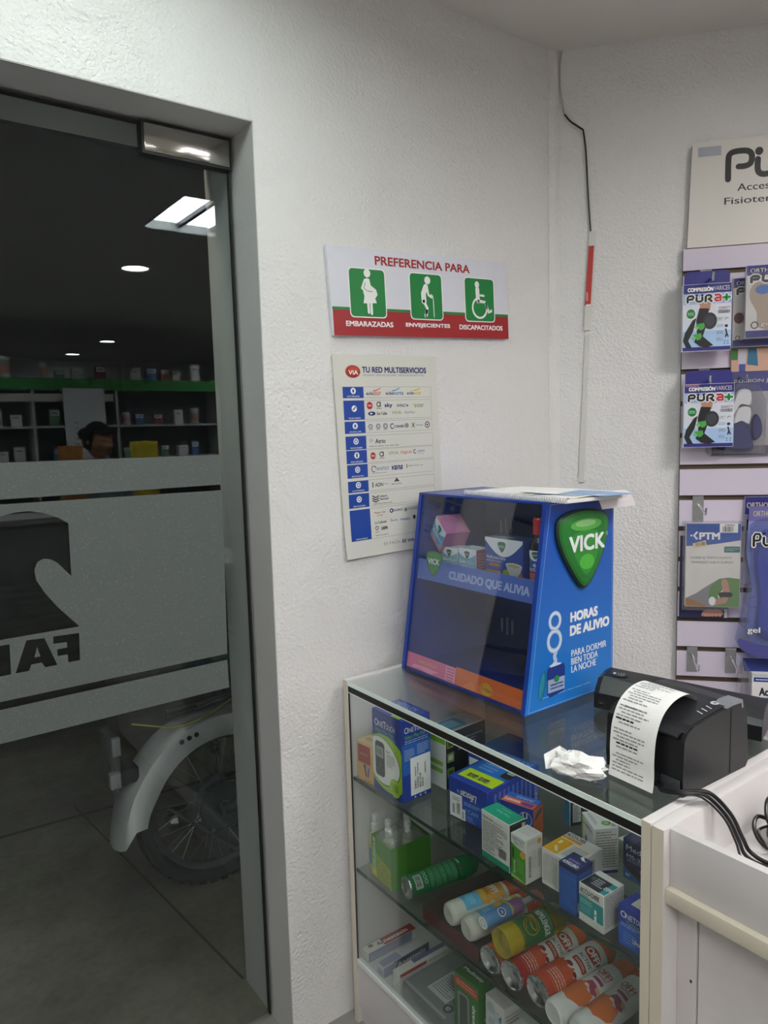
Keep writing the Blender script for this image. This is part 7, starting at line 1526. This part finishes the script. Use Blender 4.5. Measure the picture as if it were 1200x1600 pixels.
a.tube([(HX+0.80, BY-0.34, HZ+0.70), (HX+0.84, BY-0.15, HZ+0.76), (HX+0.84, BY+0.15, HZ+0.76), (HX+0.80, BY+0.34, HZ+0.70)], 0.012, m_chrome, 10); a.build('front_fork', mb_)
a = MB(); a.tube([(HX+0.35, BY-0.10, HZ-0.02), (HX+0.26, BY-0.24, 0.012-0.004)], 0.010, m_frame, 8); a.build('side_stand', mb_)

# ------------------------------------------------------------------ the back of the shop, mirrored dimly in the door
sh = thing('rear_shelving', 'wide medicine shelving with green fronted top shelf, mirrored in the door glass', 'shelving', (1.7, -3.95, 0))
SY = -3.8; sx0, sx1 = 0.2, 3.16; wm = M('#b9b7b3', 0.5)
part('back_board', sh, lambda a: a.box(sx0, sx1, SY-0.34, SY-0.32, 0, 2.20, M('#6c6d6e', 0.6)))
lv = [(0.35, wm), (0.80, wm), (1.18, wm), (1.42, wm), (1.74, wm), (2.165, None)]
for z, m_ in lv:
    def fn(a):
        a.box(sx0, sx1, SY-0.32, SY, z-0.02, z, wm)
        if m_ is None: a.box(sx0, sx1, SY, SY+0.012, z-0.10, z+0.004, M('#2f8f3a', 0.4))
    part('shelf_board', sh, fn, label='top shelf with green front strip' if m_ is None else None)
for x in (sx0, 1.36, 2.10, sx1-0.02): part('upright', sh, lambda a: a.box(x, x+0.022, SY-0.32, SY-0.002, 0, 2.15, wm))
part('price_rail', sh, lambda a: a.box(sx0, 2.08, SY, SY+0.008, 1.96, 2.03, M('#c9c6be', 0.5)), label='white header rail')
a = MB(); a.box(1.62, 1.985, SY+0.035, SY+0.045, 1.25, 2.08, M('#dcdcdc', 0.5)); f = Fc((1.985, SY+0.045, 1.25), (-1, 0, 0), (0, 0, 1))
f = Fc((1.62, SY+0.0452, 1.25), (1, 0, 0), (0, 0, 1)); f.n = Vector((0, 1, 0))
for k in range(9): a.box(1.70, 1.74, SY+0.045, SY+0.046, 1.36+k*0.05, 1.372+k*0.05, GRY); a.box(1.86, 1.90, SY+0.045, SY+0.046, 1.36+k*0.05, 1.372+k*0.05, GRY)
a.box(1.62, 1.66, SY+0.0005, SY+0.035, 1.9, 1.93, wm); a.box(1.94, 1.98, SY+0.0005, SY+0.035, 1.9, 1.93, wm)
a.build('price_list_board', None, 'tall white list board hanging on the rear shelving, mirrored behind the person', 'board')
rnd = random.Random(21)
protos = []
def proto(nm, lab, fnc, grp):
    a = MB(); fnc(a); o = a.build(nm, None, lab, 'box' if 'carton' in nm else 'bottle', grp, None, (0, 0, 0), 0, True); return o
cols = ['#c9c7c2', '#a94a3a', '#d9d7d2', '#4a6fa5', '#c0b9a8', '#5f8f6a', '#cfcac2', '#8a3f44']
def cart(col):
    def fnc(a):
        a.box(-0.05, 0.05, -0.04, 0.04, 0, 0.12, M(col, 0.5)); a.box(-0.045, 0.045, 0.04, 0.0406, 0.07, 0.11, M('#dedcd8', 0.5)); a.box(-0.035, 0.02, 0.0406, 0.041, 0.085, 0.095, M('#2f4f8f', 0.5))
    return fnc
pro = [proto('medicine_carton', 'small medicine carton standing on the rear shelving mirrored in the door', cart(c), 'cartons on the rear shelving') for c in cols]
def btl(a):
    a.lathe([(0.001, 0), (0.045, 0), (0.046, 0.004), (0.046, 0.10), (0.040, 0.11), (0.040, 0.112)], M('#b9bdbf', 0.4), None, 20); a.lathe([(0.042, 0.11), (0.042, 0.135), (0.001, 0.137)], M('#e2e0dc', 0.4), None, 20); a.lathe([(0.0465, 0.03), (0.0465, 0.085)], M('#c98f7a', 0.5), None, 20)
pb0 = proto('pill_jar', 'white lidded pill jar standing on the rear shelving mirrored in the door', btl, 'jars on the rear shelving')
slots = []
for z in (0.80, 1.18, 1.42, 1.74, 2.165):
    x = sx0+0.12
    while x < sx1-0.10:
        slots.append((x, z)); x += rnd.uniform(0.118, 0.22)
used = set()
for i, (x, z) in enumerate(slots):
    src = pb0 if rnd.random() < 0.22 else rnd.choice(pro)
    if any(abs(x-u_) < 0.075 for u_ in (1.371, 2.111)): continue
    if x > sx1-0.1: continue
    if src.name not in used: o = src; used.add(src.name)
    else: o = src.copy(); COL.objects.link(o)
    k = rnd.uniform(0.75, 1.35) if z < 2.0 else rnd.uniform(0.7, 1.6)
    if x > 2.9 and z > 2: k = 1.4
    o.location = (x, SY-0.09-rnd.uniform(0, 0.04), z+0.0005); o.scale = (min(1.05, rnd.uniform(0.7, 1.05)), rnd.uniform(0.7, 1.0), k)
    if z == 1.42: o.scale.z = min(o.scale.z, 1.2)
for o in pro+[pb0]:
    if o.name not in used: bpy.data.objects.remove(o)
def simple_box(x, y, z, w, d, h, col, name, label, cat='box'):
    a = MB(); a.box(x-w/2, x+w/2, y-d/2, y+d/2, z+0.0004, z+h, M(col, 0.45), 0.002); a.box(x-w*0.35, x+w*0.35, y+d/2, y+d/2+0.0008, z+h*0.3, z+h*0.5, M('#e2ded2', 0.5)); a.build(name, None, label, cat)
# service desk in front of the person
dk = thing('service_desk', 'service desk in front of the person, mirrored low in the door glass', 'desk', (0.9, -0.92, 0))
part('desk_top', dk, lambda a: a.box(0.35, 1.75, -1.10, -0.72, 1.17, 1.20, M('#b3b0ab', 0.5)))
part('desk_front', dk, lambda a: a.box(0.37, 1.73, -0.76, -0.74, 0, 1.17, M('#a9a6a2', 0.5)))
for x in (0.37, 1.71): part('desk_side', dk, lambda a: a.box(x, x+0.02, -1.08, -0.76, 0, 1.17, M('#a9a6a2', 0.5)))
simple_box(1.40, -0.90, 1.20, 0.13, 0.10, 0.385, '#d9c21f', 'yellow_carton_display', 'tall bright yellow carton on the service desk, mirrored beside the face')
simple_box(0.99, -0.90, 1.20, 0.11, 0.10, 0.37, '#c07a2c', 'orange_carton_display', 'orange brown carton on the service desk, mirrored left of the face')
# lamp added outside above the door, out of frame, to brighten the parked motorbike
fill_lamp = thing('added_fill_lamp', 'unseen lamp added outside above the glass door to brighten the motorbike', 'lamp', (0.35, 1.87, 2.55))
part('added_lamp_base', fill_lamp, lambda a: a.box(0.22, 0.48, 1.8703, 1.90, 2.50, 2.60, M('#2c2d2f', 0.5), 0.006))
part('diffuser', fill_lamp, lambda a: a.box(0.235, 0.465, 1.9003, 1.96, 2.515, 2.585, emit('added_fill_glow', (1.0, 0.90, 0.74), 34.0), 0.015))
# ------------------------------------------------------------------ person behind the desk, mirrored in the door glass
per = thing('person', 'dark haired person in a grey top behind the service desk, mirrored in the door glass', 'person', (1.25, -1.32, 0))
px, py = 1.25, -1.32
m_skin = M('#b07d62', 0.5, 0, 0.05, 30); m_hair = M('#0d0a09', 0.75, 0, 0.3, 120, spec=0.15); m_top = M('#7d8794', 0.8, 0, 0.1, 60); m_trs = M('#24262e', 0.8)
verts = []; edges = []; rad = []
def jv(x, y, z, r, par=None):
    verts.append((px+x, py+y, z)); rad.append(r)
    if par is not None: edges.append((par, len(verts)-1))
    return len(verts)-1
pel = jv(0, 0, 0.92, 0.125)
wst = jv(0, 0.005, 1.06, 0.105, pel); chs = jv(0, 0.0, 1.24, 0.125, wst); upc = jv(0, -0.01, 1.36, 0.100, chs); nk = jv(0, -0.005, 1.435, 0.050, upc); hd = jv(0, 0.01, 1.50, 0.052, nk)
for s in (-1, 1):
    hip = jv(s*0.09, 0, 0.86, 0.088, pel); kn = jv(s*0.10, 0.015, 0.48, 0.056, hip); an = jv(s*0.10, -0.01, 0.09, 0.036, kn); jv(s*0.11, 0.12, 0.035, 0.034, an)
    shd = jv(s*0.165, -0.01, 1.355, 0.058, upc); el = jv(s*0.215, 0.03, 1.10, 0.040, shd); wr = jv(s*0.135, 0.215, 1.225, 0.026, el)
    pm_ = jv(s*0.105, 0.275, 1.224, 0.030, wr)
    for q, (dx, dy, r) in enumerate(((0.022, 0.070, 0.0088), (0.007, 0.082, 0.0092), (-0.008, 0.078, 0.0090), (-0.022, 0.064, 0.0080))):
        k1 = jv(s*(0.105+dx*0.8), 0.275+dy*0.55, 1.226, r, pm_); jv(s*(0.105+dx), 0.275+dy, 1.212, r*0.85, k1)
    k1 = jv(s*(0.105-0.036), 0.270, 1.218, 0.010, wr); jv(s*(0.105-0.048), 0.298, 1.212, 0.0085, k1)
me = bpy.data.meshes.new('body'); me.from_pydata([(v[0]-per.location.x, v[1]-per.location.y, v[2]) for v in verts], edges, [])
bo = bpy.data.objects.new('body', me); COL.objects.link(bo)
bo.modifiers.new('skin', 'SKIN').use_smooth_shade = True
sv = me.skin_vertices[0].data
for i, r in enumerate(rad): sv[i].radius = (r, r*0.80 if i in (pel, wst, chs, upc) else r)
sv[pel].use_root = True
sub = bo.modifiers.new('sub', 'SUBSURF'); sub.levels = 2; sub.render_levels = 2
dg = bpy.context.evaluated_depsgraph_get(); em = bpy.data.meshes.new_from_object(bo.evaluated_get(dg)); bpy.data.objects.remove(bo)
# head grown on the neck: one sculpted surface joined into the body mesh
bm = bmesh.new(); bm.from_mesh(em)
hb = bmesh.new(); bmesh.ops.create_uvsphere(hb, u_segments=40, v_segments=32, radius=1)
for v in hb.verts:
    x, y, z = v.co
    jaw = 1-0.30*max(0, -z)**1.3
    p = Vector((x*0.074*jaw, y*0.096*(1-0.10*max(0, -z)), z*0.115))
    f = max(0, y)
    g = lambda cx, cz, sx, sz: math.exp(-((p.x-cx)/sx)**2-((p.z-cz)/sz)**2)
    if y > 0:
        p.y += 0.024*g(0, -0.016, 0.012, 0.016)+0.012*g(0, 0.006, 0.009, 0.022)                    # nose
        p.y -= 0.012*(g(0.030, 0.012, 0.015, 0.010)+g(-0.030, 0.012, 0.015, 0.010))                  # eye sockets
        p.y += 0.006*(g(0.030, 0.028, 0.022, 0.008)+g(-0.030, 0.028, 0.022, 0.008))
        p.y += 0.009*g(0, -0.054, 0.022, 0.008)+0.010*g(0, -0.090, 0.020, 0.016)-0.005*g(0, -0.066, 0.02, 0.006)
        p.y += 0.006*(g(0.045, -0.025, 0.02, 0.02)+g(-0.045, -0.025, 0.02, 0.02))
    for s in (-1, 1):                                            # ears
        e = math.exp(-((y+0.05)/0.14)**2-((p.z+0.002)/0.024)**2) if x*s > 0.85 else 0
        p.x += s*0.016*e
    v.co = p
Th = Matrix.Translation((0, 0.022, 1.592)) @ Matrix.Rotation(R(-14), 4, 'X') @ Matrix.Rotation(R(-28), 4, 'Z')
hb.transform(Th)
tmp = bpy.data.meshes.new('tmp'); hb.to_mesh(tmp); hb.free(); bm.from_mesh(tmp); bpy.data.meshes.remove(tmp)
for f in bm.faces: f.smooth = True
bm.to_mesh(em); bm.free()
rm = bpy.data.objects.new('body', em); COL.objects.link(rm); rm.parent = per; em.materials.clear(); em.materials.append(m_skin)
for p in em.polygons: p.material_index = 0
mo = rm.modifiers.new('join', 'REMESH'); mo.mode = 'VOXEL'; mo.voxel_size = 0.0045; mo.use_smooth_shade = True
def shell(nm, zf, off, mat, lab):
    """clothing: the part of the body surface that passes zf, pushed outwards"""
    b2 = bmesh.new(); b2.from_mesh(em); b2.normal_update()
    bmesh.ops.delete(b2, geom=[f for f in b2.faces if not zf(f.calc_center_median())], context='FACES')
    for v in b2.verts: v.co += v.normal*off
    m2 = bpy.data.meshes.new(nm); b2.to_mesh(m2); b2.free(); m2.materials.clear(); m2.materials.append(mat)
    for p in m2.polygons: p.material_index = 0; p.use_smooth = True
    o = bpy.data.objects.new(nm, m2); COL.objects.link(o); o.parent = per; tag(o, lab)
shell('top', lambda c: 0.84 < c.z < 1.435 and not (c.y > 0.13), 0.010, m_top, 'light grey top')
shell('trousers', lambda c: 0.10 < c.z < 0.88, 0.009, m_trs, 'dark trousers')
hm = MB()
def on_head(v): return Th @ Vector(v)
V = []; F = []; nu, nv_ = 28, 14
for j in range(nv_+1):
    ph = math.pi*(0.02+0.60*j/nv_)
    for i in range(nu):
        t = 2*math.pi*i/nu; x, y, z = math.sin(ph)*math.cos(t), math.sin(ph)*math.sin(t), math.cos(ph)
        front = max(0, y)
        zz = z
        if y > 0.25: zz = max(z, 0.42+0.30*(1-(y-0.25)))  # hairline
        V.append(on_head((x*0.082, y*0.104-0.004, zz*0.124+0.001)))
for j in range(nv_):
    for i in range(nu): F.append((j*nu+i, j*nu+(i+1) % nu, (j+1)*nu+(i+1) % nu, (j+1)*nu+i))
hm.add(V, F, m_hair, True); c = on_head((0, -0.115, 0.02)); hm.ball(c, 0.042, m_hair, 16, (1.0, 0.8, 1.0))
hm.build('hair', per, label='dark hair tied back in a bun', local=True)
